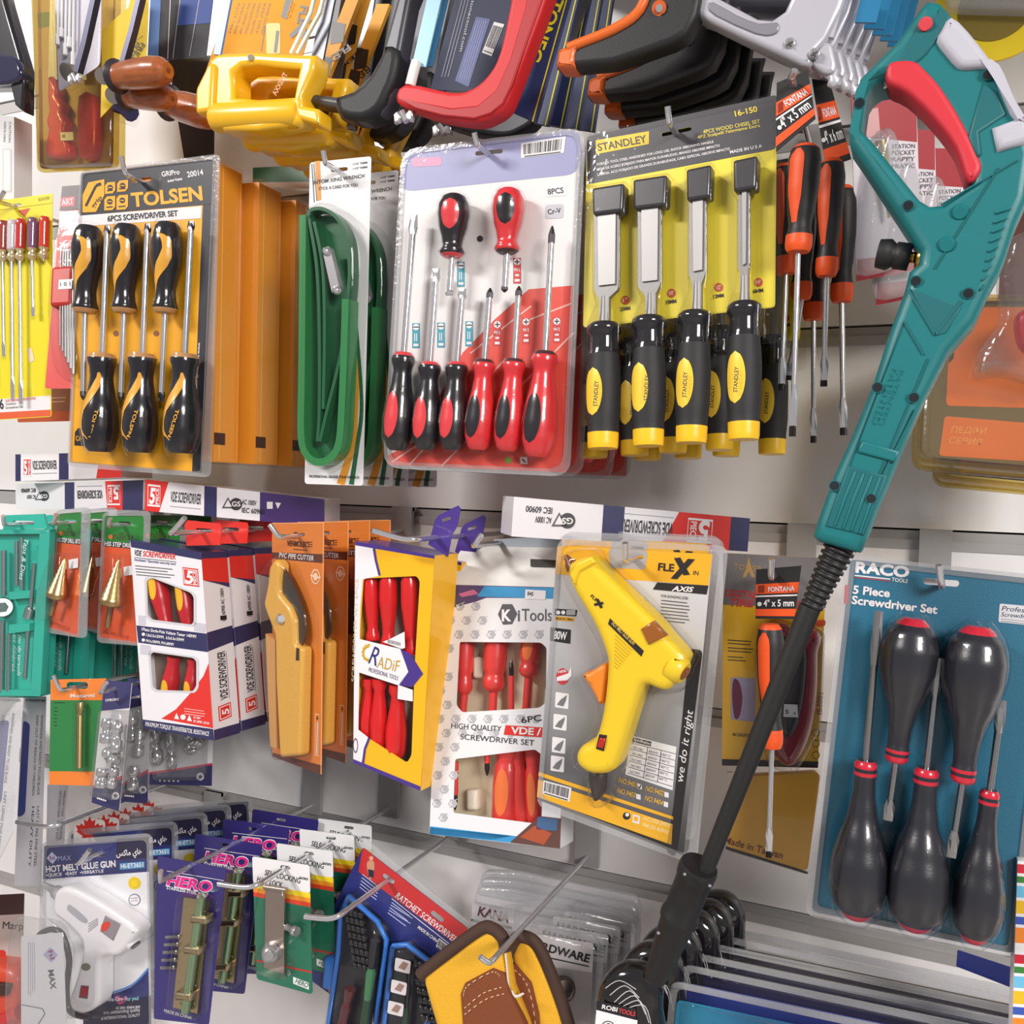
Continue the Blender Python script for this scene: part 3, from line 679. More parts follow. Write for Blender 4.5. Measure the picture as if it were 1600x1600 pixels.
# ================================================================ cartons lying on the hooks of the middle row
BW = C(232, 229, 234, .3, 0, .3); NB = C(50, 50, 92, .3, 0, .3); RB = C(222, 52, 44, .3, 0, .3)
def lying(quad, d, label, flip, navy, red_x, vde, icons, dep=.045, end=None, five=None):
    b = Card('screwdriver_carton', label, 'carton', quad, d, BW, 'white screwdriver cartons lying above the middle row', r=1, back=dep*S, pitch=0.0)
    q = Bi(*[Vector((x, y, 0)) for x, y in quad])
    def U(x, y): v = q.p(x, y); return (v.x, v.y)
    for x0, x1 in navy: b.poly([U(x0, 0), U(x1, 0), U(x1, 1), U(x0, 1)], NB, 1)
    if red_x: x0, x1, s0, s1 = red_x; b.poly([U(x0, 0), U(x1, 0), U(x1+s1, 1), U(x0+s0, 1)], RB, 1)
    if five:
        x0, x1 = five; b.poly([U(x0, .14), U(x1, .14), U(x1, .84), U(x0, .84)], WHITE, 2); xm = (x0+x1)/2
        b.poly([U(x0+.003, .2), U(x1-.003, .2), U(x1-.003, .78), U(x0+.003, .78)], RB, 3)
        w_ = x1-x0
        if flip: b.text('5', U(x1-w_*.12, .22), U(x0+w_*.45, .22), quad_h(quad)*.5, WHITE, 4, .04); b.text('PIECE', U(x0+w_*.12, .24), U(x0+w_*.12, .76), w_*qw(quad)*.25, WHITE, 4)
        else: b.text('5', U(x0+w_*.12, .74), U(x0+w_*.55, .74), quad_h(quad)*.5, WHITE, 4, .04); b.text('PIECE', U(x1-w_*.12, .76), U(x1-w_*.12, .24), w_*qw(quad)*.25, WHITE, 4)
    if vde:
        x0, x1, y = vde
        if flip: b.text('VDE SCREWDRIVER', U(x1, y), U(x0, y), quad_h(quad)*.33, INK, 3, .02); b.line(U(x0, y-.16), U(x1, y-.16), 1, GREYP)
        else: b.text('VDE SCREWDRIVER', U(x0, y), U(x1, y), quad_h(quad)*.33, INK, 3, .02); b.line(U(x0, y+.16), U(x1, y+.16), 1, GREYP)
    if icons:
        x0, x1 = icons; n = 4; w_ = (x1-x0)/n
        for i in range(2):
            cx, cy = U(x0+w_*(i+.5), .5); r = quad_h(quad)*.2
            if i: b.poly(circ(cx, cy, r), C(60, 58, 62), 2); b.text('GS', (cx+r*.7, cy-r*.35) if flip else (cx-r*.7, cy+r*.35), (cx-r*.7, cy-r*.35) if flip else (cx+r*.7, cy+r*.35), r*.8, WHITE, 3)
            else: b.poly([(cx-r, cy+r*.8), (cx+r, cy+r*.8), (cx, cy-r)], C(90, 88, 92), 2); b.poly([(cx-r*.6, cy+r*.55), (cx+r*.6, cy+r*.55), (cx, cy-r*.6)], BW, 3)
        A, B = U(x0+w_*2.2, .48), U(x1, .48); A2, B2 = U(x0+w_*2.2, .76), U(x1+w_, .76)
        if flip: A, B = U(x0-w_*.4, .45), U(x0-w_*2.4, .45); A2, B2 = U(x0-w_*.4, .2), U(x0-w_*3.6, .2)
        b.text('AC 1000V', A, B, quad_h(quad)*.16, INK); b.text('IEC 60900', A2, B2, quad_h(quad)*.16, INK)
    if end: b.poly([U(end[0], 0), U(1, 0), U(1, 1), U(end[0], 1)], C(72, 50, 112, .3, 0, .3), 1); b.rect(end[1], end[2], end[1]+9, end[2]+11, WHITE, 2); b.poly([(end[1]+13, end[2]+1), (end[1]+22, end[2]+2), (end[1]+17, end[2]+11)], WHITE, 2)
    b.done('box'); return b
def quad_h(q): return math.hypot(q[0][0]-q[3][0], q[0][1]-q[3][1])
def qw(q): return math.hypot(q[0][0]-q[1][0], q[0][1]-q[1][1])
lying([(24, 710), (190, 706), (190, 746), (24, 752)], .13, 'white carton lying flat above another under the yellow screwdriver card', False, ((0, .05), (.41, .5)), (.8, 1, -.04, 0), (.16, .39, .58), None, five=(.075, .145))
lying([(24, 756), (224, 750), (223, 797), (25, 795)], .13, 'white carton lying flat just above the teal and green packs', True, ((.385, .46), (.84, 1)), (.7, .84, .02, .0), (.48, .68, .32), (.17, .31), five=(.72, .82))
lying([(227, 749), (507, 780), (507, 823), (226, 798)], .135, 'long white and purple carton lying above the boxed screwdrivers', False, ((.33, .4),), (0, .13, 0, -.05), (.14, .31, .62), (.44, .62), end=(.64, 417, 784), five=(.015, .085))
lying([(803, 776), (1172, 810), (1168, 862), (799, 838)], .13, 'white carton lying upside down behind the yellow glue gun card', True, ((.38, .47), (.92, 1)), (.7, .92, -.07, 0), (.47, .68, .34), (.18, .32), five=(.74, .845))
for o in list(bpy.data.objects):
    if o.name.startswith('screwdriver_carton') and o.parent is None: pass

# ================================================================ boxed screwdrivers with two windows
def win_handles(fr, t, L, mats, h=-.014):
    for b, k, tip, w_, prof, patch in L: driver(fr, t, b, k, tip, w_, prof, mats, 8, 'cross', h=h, patch=patch, name='screwdriver', shaft=RB)
q = [(203, 843), (314, 863), (335, 1157), (224, 1138)]
W1 = rounded([(229, 907), (238, 903), (298, 926), (303, 933), (303, 972), (299, 976), (237, 968), (231, 961)], 4)
W2 = rounded([(235, 1023), (239, 1019), (302, 1028), (307, 1033), (307, 1072), (302, 1080), (244, 1078), (239, 1073)], 4)
def vde_box():
    D0 = .03*S
    c = Card('screwdriver_box', '', 'screwdriver set', q, .172, BW, r=1, holes=[W1, W2], yaw=-.05, pitch=0.02)
    TL, TR, BR, BL = (c.p(*v) for v in q); Z = Vector((0, 0, -D0))
    # the carton's other walls
    V = [TL, TR, BR, BL, TL+Z, TR+Z, BR+Z, BL+Z]
    c.mb.add(V, [(0, 1, 5, 4), (1, 2, 6, 5), (2, 3, 7, 6), (3, 0, 4, 7), (4, 5, 6, 7)], [NB, BW, NB, BW, BW])
    R = lambda l, r, m, k=1: c.poly([l[0], r[0], r[1], l[1]], m, k)
    R([(203, 843), (205, 855)], [(314, 863), (315, 875)], NB)
    R([(213, 977), (216, 1004)], [(323, 990), (325, 1019)], NB); R([(222, 1124), (224, 1138)], [(333, 1139), (335, 1157)], NB)
    c.poly([(326, 1036), (333, 1138), (252, 1123), (275, 1108), (300, 1080), (318, 1056)], RB, 1)
    for P, m in ((W1, WHITE), (W2, WHITE)): pass
    for w_ in (W1, W2):
        cx = sum(x for x, y in w_)/len(w_); cy = sum(y for x, y in w_)/len(w_)
        c.poly([(cx+(x-cx)*1.1, cy+(y-cy)*1.1) for x, y in w_], C(205, 204, 210), 2)
    c.text('VDE', (209, 867), (220, 869), 9, INK, 3, .02); c.text('SCREWDRIVER', (223, 869), (274, 874), 9, RB, 3, .02); c.line((210, 871), (275, 878), .8, INK)
    c.text('Insulated / Specialist security tool', (210, 876), (274, 883), 4, C(80, 80, 130)); c.lines((211, 884), (274, 890), 4, .6, 4.6, INK, 1.1)
    c.poly([(285, 886), (309, 889), (311, 917), (287, 914)], RB, 3); c.poly([(286, 888), (308, 891), (310, 915), (288, 912)], WHITE, 4); c.poly([(287, 889), (307, 892), (309, 914), (289, 911)], RB, 5)
    c.text('5', (289, 910), (301, 912), 20, WHITE, 6, .03); c.text('PIECE', (308, 914), (306, 892), 5.5, WHITE, 6)
    c.text('1Piece Single-Pole Voltage Tester 140MM', (221, 985), (306, 997), 5, WHITE); c.text('1.0x5.5x125MM,  6.5x5.5x150MM', (228, 994), (287, 1002), 4.5, WHITE); c.text('PH1x100MM, PH1x80MM', (228, 1003), (271, 1009), 4.5, WHITE)
    for x, y in ((224, 991), (224, 1000)): c.poly(circ(x, y, 2.6), WHITE, 3)
    c.text('MAXIMUM TORQUE TRANSFER&TOIL RESISTANCE', (227, 1134), (326, 1150), 7, WHITE, 3, .01)
    for x in range(3): c.poly(circ(276 + x*10, 1119 + x*1.5, 4.2) if x == 1 else [(272+x*10, 1123+x*1.5), (280+x*10, 1124+x*1.5), (276+x*10, 1114+x*1.5)], WHITE, 3)
    c.text('AC 1000V', (302, 1122), (313, 1124), 3.5, WHITE); c.text('IEC 60900 : 2012/A', (302, 1128), (327, 1132), 3.5, WHITE); c.lines((288, 1107), (324, 1112), 3, 0, 4, C(245, 190, 180), 1)
    for i in range(7): c.line((216-i*0, 962+i*2.2), (228, 963.5+i*2.2), .7, C(170, 165, 185)); c.line((303, 973+i*2), (322, 976+i*2), .7, C(170, 165, 185)); c.line((219, 1008+i*2.2), (236, 1010+i*2.2), .7, C(170, 165, 185))
    sd = Bi(TR, TR+Z, BR+Z, BR)
    def sp(P, m, k=1): c.mb.add([sd.p(x, y, .0002*k) for x, y in P], [tuple(range(len(P)))], m)
    sp([(0, 0), (1, 0), (1, .035), (0, .035)], NB); sp([(0, .035), (1, .035), (1, .175), (.6, .165), (0, .15)], RB); sp([(0, .15), (.6, .165), (1, .175), (1, .2), (.6, .178)], NB, 2)
    sp([(0, .43), (1, .41), (1, .5), (0, .53)], NB); sp([(0, .945), (1, .945), (1, 1), (0, 1)], NB)
    textx(c.mb, sd, 'VDE SCREWDRIVER', (.62, .8), (.62, .54), (-.3, 0), INK, .0006); sp([(.66, .55), (.69, .55), (.69, .8), (.66, .8)], GREYP, 3)
    sp([(.22, .83), (.72, .82), (.72, .9), (.22, .91)], RB, 2); sp([(.26, .836), (.68, .827), (.68, .893), (.26, .903)], WHITE, 3); sp([(.29, .84), (.65, .832), (.65, .888), (.29, .898)], RB, 4)
    textx(c.mb, sd, '5', (.6, .88), (.6, .85), (-.27, 0), WHITE, .0012, .03); textx(c.mb, sd, 'IEC 60900 AC 1000V', (.75, .38), (.75, .2), (-.14, 0), INK, .0006); sp([(.55, .35), (.8, .35), (.8, .375), (.55, .375)], INK, 2)
    c.done('carton')
    mb = MB(); slab(mb, [c.p(x, y) for x, y in ((281, 853), (278, 820), (283, 813), (334, 818), (336, 824), (334, 852))], -.012, -.011, RB, None, [[c.p(x, y) for x, y in slot(308, 829, 26, 6, .05)]]); part('hang_tab', mb, c.t)
    YI = C(240, 180, 40); VR = C(200, 36, 46, .3)
    pr = [(0, .7), (.1, .95), (.5, 1), (.7, .8), (.85, .68), (1, .8)]
    for b, k, w_ in (((240, 880), (262, 985), 30), ((284, 900), (298, 1000), 26), ((262, 1100), (272, 1026), 26), ((298, 1100), (303, 1030), 24)):
        driver(c.fr, c.t, b, k, None, w_, pr, lambda t, th: VR, h=-.014, patch=(oval(.3, .24, 0, .6) + (YI,),))
    mb = MB(); fill(mb, [c.p(x, y, -.026) for x, y in ((206, 850), (312, 868), (332, 1150), (226, 1134))], C(150, 135, 120)); part('inner_tray', mb, c.t)
    mb = MB()
    for w_ in (W1, W2): fill(mb, [c.p(x, y, -.001) for x, y in w_], CLEAR)
    part('window_film', mb, c.t); return c
c = vde_box()
L = ['white, navy and red box of five screwdrivers with two windows, %s in its row' % w for w in ('frontmost', 'second', 'hindmost')]
c.t['label'] = L[0]; behind(c.t, [(0, .034, 0, 0), (0, .068, 0, .004)], L[1:], 'two-windowed screwdriver boxes')
hook((308, 829), .172, (289, 809), 'thin chrome hook through the red tabs of the screwdriver boxes', .03)

# ================================================================ pipe cutters
PO = C(226, 128, 52, .35, 0, .3); PB = C(98, 48, 30, .35, 0, .3)
q = [(425, 817), (506, 816), (502, 1211), (426, 1182)]
c = Card('pipe_cutter_pack', '', 'pipe cutter', q, .17, PO, r=2, holes=[slot(467, 835, 19, 7, .05)])
c.poly([(425, 863), (506, 866), (506, 880), (425, 873)], PB); c.text('PVC PIPE CUTTER', (436, 871), (490, 876), 8, WHITE, 3, .01)
c.text("VENMOLEK'S", (448, 853), (483, 855), 9, C(80, 40, 25)); c.lines((484, 847), (488, 847), 3, 0, 3.5, C(80, 40, 25), 1.2); c.line((458, 858), (480, 860), 1.6, C(110, 60, 35))
c.poly([(426, 1176), (503, 1196), (502, 1211), (426, 1182)], PB); c.poly([(492, 1115), (499, 1116), (498, 1182), (492, 1180)], C(250, 200, 160), 2); c.poly([(493, 1116.5), (498, 1117.5), (497, 1180), (493, 1178.5)], PO, 3); c.line((495, 1178), (496, 1128), 1.4, WHITE, 4); c.poly([(493.5, 1124), (498, 1124), (496, 1118)], PB, 4)
c.poly(circ(493, 901, 7, 20, 12), C(248, 210, 180), 2); c.poly(circ(493, 901, 5.5, 20, 10), PO, 3); c.poly(circ(493, 901, 3.5, 16, 6), C(248, 210, 180), 4); c.line((485, 899), (501, 903), 3, C(248, 210, 180), 5)
for A, B in (((425, 818), (506, 817)), ((505.5, 817), (501.5, 1210))): c.line(A, B, 1.2, C(248, 180, 120))
c.done()
YT = C(226, 170, 74, .32, 0, .3, .06, 300, .08)
mb = MB(); dome(mb, [c.p(x, y, .012) for x, y in rounded([(423, 884), (432, 872), (441, 882), (438, 908), (438, 928), (455, 948), (463, 968), (464, 1008), (476, 1012), (472, 1181), (439, 1184), (433, 1062), (432, 994), (420, 962), (414, 944), (420, 915)], 6)], .002, .015, .005, YT, 3); part('body', mb, c.t)
mb = MB(); slab(mb, [c.p(x, y, .009) for x, y in spx([(439, 887), (446, 893), (458, 915), (469, 942), (475, 968), (476, 995), (467, 1012), (464, 985), (457, 955), (440, 930)], 3)], .006, .009, C(110, 104, 100, .3, .9)); part('blade', mb, c.t)
mb = MB(); sc = c.fr.s(440, 967); lathe(mb, c.p(440, 967, .013), c.p(440, 967, .018), [(0, 8*sc), (.6, 8*sc), (.7, 6*sc), (1, 5*sc)], CHROME, 12); part('pivot_bolt', mb, c.t)
mb = MB(); slab(mb, [c.p(x, y, .0155) for x, y in ((463, 1012), (467, 1014), (467, 1032), (462, 1032))], .0145, .0155, C(60, 45, 25)); part('catch_slot', mb, c.t)
mb = MB(); slab(mb, [c.p(x, y, .01) for x, y in ((417, 990), (432, 1000), (434, 1170), (424, 1165))], .004, .012, C(205, 150, 90, .4)); part('lower_jaw', mb, c.t)
mb = MB(); dome(mb, [c.p(x, y, .012) for x, y in rounded([(412, 885), (432, 868), (452, 880), (482, 960), (482, 1180), (430, 1190), (418, 1080), (409, 930)], 12)], .0015, .02, .008, CLEAR, 3); c.sheet(mb, q, 3, .0015); part('blister', mb, c.t)
L = ['orange hanging card with a yellow-handled pipe cutter, %s of its row' % w for w in ('frontmost', 'second', 'third', 'hindmost')]
c.t['label'] = L[0]; behind(c.t, [(0, .034, 0, .0), (.0, .066, 0, .01), (.002, .096, 0, 0)], L[1:], 'pipe cutter cards')
hook((467, 835), .17, (421, 819), 'chrome hook with a white tip through the orange pipe cutter cards', .02)

# ================================================================ yellow box of red screwdrivers with an arrow label
PU = C(74, 52, 138, .3, 0, .3); YB = C(246, 184, 28, .3, 0, .3); RH = C(222, 28, 30, .25, 0, .5)
q = [(555, 846), (679, 868), (657, 1236), (552, 1192)]
WN = rounded([(568, 904), (651, 900), (656, 908), (648, 1040), (643, 1180), (636, 1192), (558, 1142), (561, 1010)], 5)
c = Card('screwdriver_box', 'yellow box of red screwdrivers with a white and purple arrow label', 'screwdriver set', q, .172, YB, r=1, holes=[WN], yaw=-.08, pitch=.0)
TL, TR, BR, BL = (c.p(*v) for v in q); Z = Vector((0, 0, -.05))
c.mb.add([TL, TR, BR, BL, TL+Z, TR+Z, BR+Z, BL+Z], [(0, 1, 5, 4), (1, 2, 6, 5), (2, 3, 7, 6), (3, 0, 4, 7), (4, 5, 6, 7)], [PU, YB, PU, YB, YB])
c.poly([(555, 846), (679, 868), (679, 873), (555, 852)], PU); c.poly([(552, 1186), (657, 1229), (657, 1236), (552, 1192)], PU, 3)
c.poly([(555, 852), (584, 857), (588, 880), (592, 900), (567, 905), (563, 950), (560, 1140), (575, 1152), (567, 1180), (565, 1192), (552, 1186)], C(236, 232, 236), 2)
for L in ([(584, 857), (587, 875), (593, 899)], [(577, 1153), (570, 1170), (567, 1193)]):
    for a, b in zip(L, L[1:]): c.line(a, b, 3.5, PU, 3)
c.text('SCREWDRIVER SET 6PCS', (554, 1065), (560, 905), 5, C(205, 196, 160), 3, .0)
c.poly(circ(555.5, 1165, 4, 14, 12), C(110, 105, 120), 3); c.poly(circ(555.5, 1165, 2.6, 14, 9), WHITE, 4)
c.done('carton')
mb = MB(); A_ = [(556, 997), (600, 1008), (624, 1014), (661, 1053), (644, 1073), (623, 1070), (556, 1049)]
fill(mb, [c.p(x, y, .0006) for x, y in ((556, 997), (626, 1014), (638, 1050), (623, 1071), (556, 1049))], C(238, 235, 238)); fill(mb, [c.p(x, y, .0006) for x, y in ((625, 1014), (641, 1021), (661, 1053), (644, 1074), (622, 1070), (638, 1049))], PU)
for i in range(7):
    an = PI*.5 + i*PI/6.5; fill(mb, [c.p(x, y, .0009) for x, y in circ(576 + 9*math.cos(an), 1020 - 12*math.sin(an), 2.4, 8)], C(214, 170, 40))
tube(mb, [c.p(576 + 8*math.cos(PI*.5 + PI*i/10), 1020 - 10*math.sin(PI*.5 + PI*i/10), .0007) for i in range(11)], .0012, C(214, 170, 40), 6)
text(mb, c.fr, 'R', (575, 1036), (588, 1041), 30, C(46, 48, 120), .001, .0); text(mb, c.fr, 'ADiF', (588, 1043), (622, 1050), 19, C(200, 160, 60), .001, .0); text(mb, c.fr, 'PROFESSIONAL TOOLS', (575, 1049), (621, 1063), 7, C(70, 60, 110), .001, 0)
part('arrow_label', mb, c.t)
HP = [(0, .8), (.04, .95), (.35, 1), (.55, .82), (.72, .66), (.84, .6), (.92, .85), (1, .8)]
for b, k, w_ in (((579, 901), (583, 1000), 26), ((607, 900), (607, 1010), 29), ((640, 900), (643, 1022), 29), ((572, 1155), (576, 1060), 25), ((592, 1166), (593, 1060), 29), ((618, 1180), (622, 1070), 34)):
    driver(c.fr, c.t, b, k, None, w_, HP, lambda t, th: RH, h=-.012, n=10, rings=12)
mb = MB(); fill(mb, [c.p(x, y, -.03) for x, y in ((560, 855), (674, 874), (652, 1226), (556, 1188))], C(150, 140, 130)); part('inner_tray', mb, c.t)
mb = MB(); fill(mb, [c.p(x, y, -.0008) for x, y in WN], CLEAR); part('window_film', mb, c.t)
mb = MB(); P = [c.p(x, y) for x, y in ((653, 852), (664, 812), (670, 805), (700, 790), (704, 795), (699, 822), (690, 838), (684, 872))]
slab(mb, P, -.022, -.021, PU, None, [[c.p(x, y) for x, y in slot(681, 812, 16, 5, -.3)]]); part('hang_tab', mb, c.t)
mb = MB(); fill(mb, [c.p(x, y, .0008) for x, y in ((598, 1003), (610, 998), (632, 987), (633, 1012), (628, 1014))], WHITE); c2 = [(604, 1000), (622, 1004)]
for i in range(9): fill(mb, [c.p(606+i*2.3, 1001+i*.6-2, .001), c.p(607+i*2.3, 1001+i*.6-2, .001), c.p(607+i*2.3, 1009+i*.5-4, .001), c.p(606+i*2.3, 1009+i*.5-4, .001)], INK)
part('price_sticker', mb, c.t); mb = MB(); fill(mb, [c.p(x, y, .0008) for x, y in ((622, 1070), (645, 1078), (645, 1096), (621, 1092))], WHITE); part('price_sticker', mb, c.t)
b2 = copy_tree(c.t, None, ('price_sticker',)); b2['label'] = 'second yellow screwdriver box, mostly hidden behind the one with the arrow label'; b2.matrix_world = Matrix.Translation(Vector((.0, .045*S, -.008*S))) @ c.t.matrix_world
hook((670, 838), .172, (583, 829), 'chrome hook holding the yellow box with the arrow label', .02)

# ================================================================ grey and white box of insulated screwdrivers
KG = C(232, 230, 234, .35, 0, .3); KD = C(88, 86, 92)
q = [(686, 913), (884, 918), (875, 1326), (671, 1303)]
Wa = rounded([(718, 1003), (845, 1004), (854, 1012), (853, 1098), (842, 1106), (722, 1113), (713, 1102)], 4)
Wb = rounded([(711, 1186), (836, 1171), (850, 1182), (846, 1282), (838, 1287), (708, 1270)], 4)
c = Card('screwdriver_box', 'pale grey box of red insulated screwdrivers with two windows and a blue foot', 'screwdriver set', q, .14, KG, r=1, holes=[Wa, Wb], yaw=-.02)
TL, TR, BR, BL = (c.p(*v) for v in q); Z = Vector((0, 0, -.04))
c.mb.add([TL, TR, BR, BL, TL+Z, TR+Z, BR+Z, BL+Z], [(0, 1, 5, 4), (1, 2, 6, 5), (2, 3, 7, 6), (3, 0, 4, 7), (4, 5, 6, 7)], KG)
c.poly([(686, 913), (884, 918), (884, 935), (760, 934), (744, 940), (685, 955)], C(84, 70, 112), 1); c.poly([(757, 916), (884, 919), (884, 936), (745, 932)], C(60, 150, 205), 2); c.poly([(716, 928), (740, 921), (748, 928), (722, 933)], C(200, 110, 150), 2)
c.poly([(672, 1293), (800, 1306), (770, 1312), (671, 1303)], C(60, 150, 205), 1); c.poly([(797, 1316), (843, 1275), (877, 1279), (875, 1326), (800, 1317)], C(96, 66, 60), 2); c.poly([(840, 1276), (872, 1280), (870, 1298), (838, 1296)], C(70, 100, 140), 3); c.poly([(812, 1308), (835, 1290), (862, 1302), (850, 1320)], C(170, 80, 50), 3)
c.poly([(672, 1291), (820, 1308), (800, 1317), (671, 1303)], C(60, 150, 205), 1)
for j in range(17):
    for i in range(8):
        x, y = 694 + i*25 + (j % 2)*11 - j*.8, 948 + j*22
        if 712 < x < 860 and (996 < y < 1118 or 1165 < y < 1292): continue
        if 768 < x and 935 < y < 985: continue
        if y > 1292 - (0 if x < 800 else 30) or x > 872 or x < 678: continue
        c.poly([(x-8, y), (x-4, y-7), (x+3, y-7), (x+7, y), (x+3, y+6), (x-4, y+6)], C(180, 179, 186), 1); c.text('K', (x-5, y+4), (x+1, y+3), 8, KG, 2); c.text('T', (x+3, y+2), (x+10, y-1), 8, C(186, 185, 190), 2, .0)
c.poly([(778, 960), (785, 944), (800, 944), (808, 959), (800, 975), (786, 976)], KD, 3); c.text('K', (784, 970), (799, 970), 18, WHITE, 4, .04); c.text('i', (809, 970), (812, 970), 18, KD, 3, .03); c.text('Tools', (815, 970), (862, 970), 20, KD, 3, .0)
c.text('6PC', (815, 1130), (846, 1126), 10, INK, 3, .01); c.text('HIGH QUALITY', (705, 1138), (783, 1143), 9, INK, 3, .0); c.poly([(790, 1133), (852, 1137), (848, 1152), (787, 1148)], RB, 3); c.text('VDE /', (798, 1146), (845, 1149), 11, WHITE, 4, .03); c.text('SCREWDRIVER SET', (719, 1155), (834, 1165), 9, INK, 3, .0)
c.poly([(821, 921), (853, 923), (852, 937), (820, 936)], WHITE, 3); c.text('B45', (824, 930), (833, 931), 6, INK, 4)
c.done('carton')
mb = MB(); V = [c.p(686, 913), c.p(884, 918), c.p(872, 852), c.p(703, 849)]
V[2].z -= .035; V[3].z -= .035; mb.add(V, [(0, 1, 2, 3)], C(236, 233, 230)); P = [V[0]*.2+V[1]*.8, V[1], V[2]]
mb.add([V[2].lerp(V[3], .35)+Vector((0, -.006, .002)), V[2].lerp(V[3], .02)+Vector((0, -.006, .002)), V[1].lerp(V[2], .5)+Vector((-.002, 0, .002)), V[1].lerp(V[0], .3).lerp(V[2].lerp(V[3], .3), .5)+Vector((0, 0, .002))], [(0, 1, 2, 3)], C(80, 78, 74)); part('lid_flap', mb, c.t)
mb = MB(); P = [c.p(x, y) for x, y in ((745, 850), (752, 838), (865, 832), (872, 846), (868, 852))]; slab(mb, P, -.036, -.035, C(170, 180, 190)); part('hang_tab', mb, c.t)
KH = C(226, 62, 58, .35, 0, .3); KO2 = C(240, 120, 62, .4)
KP = [(0, .85), (.05, .95), (.4, 1), (.62, .95), (.7, .78), (.82, .95), (.93, .92), (1, .55)]
for b, k, t, w_, hd in (((728, 985), (725, 1085), (722, 1118), 27, 0), ((776, 990), (771, 1080), (769, 1120), 36, 0), ((832, 985), (826, 1058), (822, 1115), 32, 1), ((789, 1283), (796, 1150), None, 43, 1), ((816, 1283), (808, 1160), None, 24, 0), ((836, 1284), (832, 1160), None, 26, 1)):
    driver(c.fr, c.t, b, k, t, w_, KP, lambda t_, th: KH, 13, 'cross', h=-.02, shaft=KH, n=18, patch=(oval(.36, .28, 0, .55) + (KO2,),) if hd else (), label='red screwdriver with an orange grip' if hd else None)
for a, b in (((799, 1110), (799, 1030)), ((712, 1190), (711, 1266)), ((761, 1150), (761, 1212))):
    nd = node('slim_screwdriver', c.t); mb = MB(); m = (a[0]+(b[0]-a[0])*.68, a[1]+(b[1]-a[1])*.68); sc = c.fr.s(*a); tube(mb, [c.p(*a, -.012), c.p(*m, -.012)], 4.5*sc, KH, 10); part('sleeve', mb, nd)
    mb = MB(); blade_tip(mb, c.fr, m, b, 7, 'cross', C(60, 56, 56, .3, .8), -.012); part('tip', mb, nd)
mb = MB(); fill(mb, [c.p(x, y, -.035) for x, y in ((688, 930), (880, 935), (872, 1318), (674, 1298))], C(232, 222, 190))
for x, y in ((735, 1268), (745, 1060)): dome(mb, [c.p(a, b, -.02) for a, b in rounded([(x-9, y-34), (x+9, y-34), (x+9, y), (x-9, y)], 6)], -.035, -.022, .004, C(240, 234, 215), 3)
part('inner_tray', mb, c.t)
mb = MB()
for W_ in (Wa, Wb): fill(mb, [c.p(x, y, -.0008) for x, y in W_], CLEAR)
part('window_film', mb, c.t)
hook((775, 846), .12, (752, 836), 'chrome hook above the pale grey screwdriver box', .04)

# ================================================================ yellow glue gun on a card
q = [(871, 853), (1113, 866), (1068, 1337), (839, 1249)]
OUT = [(874, 842), (1136, 855), (1086, 1350), (840, 1258)]
fr = fit(OUT, .195, yaw=-.04)
zt = fr.p(990, 900).y; zb = fr.p(960, 1290).y
GM = gradient_mat('printed_grey', 1, zt, zb, (214, 213, 216), (70, 68, 72), .35)
c = Card('glue_gun_pack', '', 'glue gun', q, .19, GM, r=4, holes=[slot(994, 869, 24, 9, .06)], fr=fr)
FY = C(246, 182, 36, .35, 0, .3); FB = C(40, 36, 38)
c.poly([(871, 853), (1113, 866), (1107, 915), (867, 897)], FY); c.poly(rounded([(951, 857), (1012, 861), (1008, 890), (954, 887)], 5), C(176, 172, 174), 2)
c.poly([(1020, 921), (1027, 910), (1107, 915), (1104, 929)], FB, 2); c.text('AXIS', (1049, 923), (1084, 925), 8, WHITE, 3, .03, .3)
c.text('FLE', (1028, 891), (1053, 893), 12, FB, 3, .03); c.poly([(1053, 872), (1063, 871), (1078, 898), (1068, 899)], FB, 3); c.poly([(1075, 873), (1086, 874), (1058, 905), (1048, 904)], FB, 4); c.text('IN', (1083, 898), (1091, 899), 7, FB, 3, 0)
c.text('FOR BONDING JOBS', (1033, 933), (1075, 937), 4.5, FB, 3, .0); c.lines((1033, 938), (1082, 943), 7, -.3, 5.2, C(90, 86, 90), 1.5)
c.poly([(867, 951), (902, 953), (900, 963), (866, 961)], FB, 2); c.poly(circ(872, 957, 3.2), WHITE, 3); c.poly(circ(880, 957, 3.2), WHITE, 3); c.rect(885, 953, 899, 961, C(170, 168, 172), 3); c.poly([(867, 963), (897, 965), (896, 971), (866, 969)], FY, 2); c.text('MADE IN CHINA', (868, 968), (895, 970), 4, FB, 3)
c.poly([(860, 980), (892, 984), (891, 1006), (859, 1001)], FB, 2); c.text('80W', (865, 998), (885, 1000), 13, WHITE, 3, .02)
c.poly(circ(879, 1057, 10, 18, 13), C(200, 60, 66), 2); c.poly([(870, 1058), (888, 1052), (892, 1042), (893, 1056), (886, 1063), (870, 1064)], WHITE, 3); c.text('100%', (872, 1052), (885, 1050), 4, WHITE, 4)
for x, y in ((878, 1094), (875, 1128), (873, 1164), (871, 1193)):
    c.poly(rounded([(x-10, y-13), (x+11, y-10), (x+10, y+14), (x-11, y+11)], 2), WHITE, 2); c.poly([(x-8, y+7), (x-2, y-1), (x+8, y-8), (x+6, y+1), (x+2, y+10)], C(120, 120, 124), 3)
c.poly(rounded([(1077, 1013), (1098, 1016), (1062, 1300), (1055, 1340), (1040, 1330), (1052, 1262)], 8), FB, 2); c.text('we do it right', (1067, 1222), (1083, 1110), 12, WHITE, 3, .0, .25)
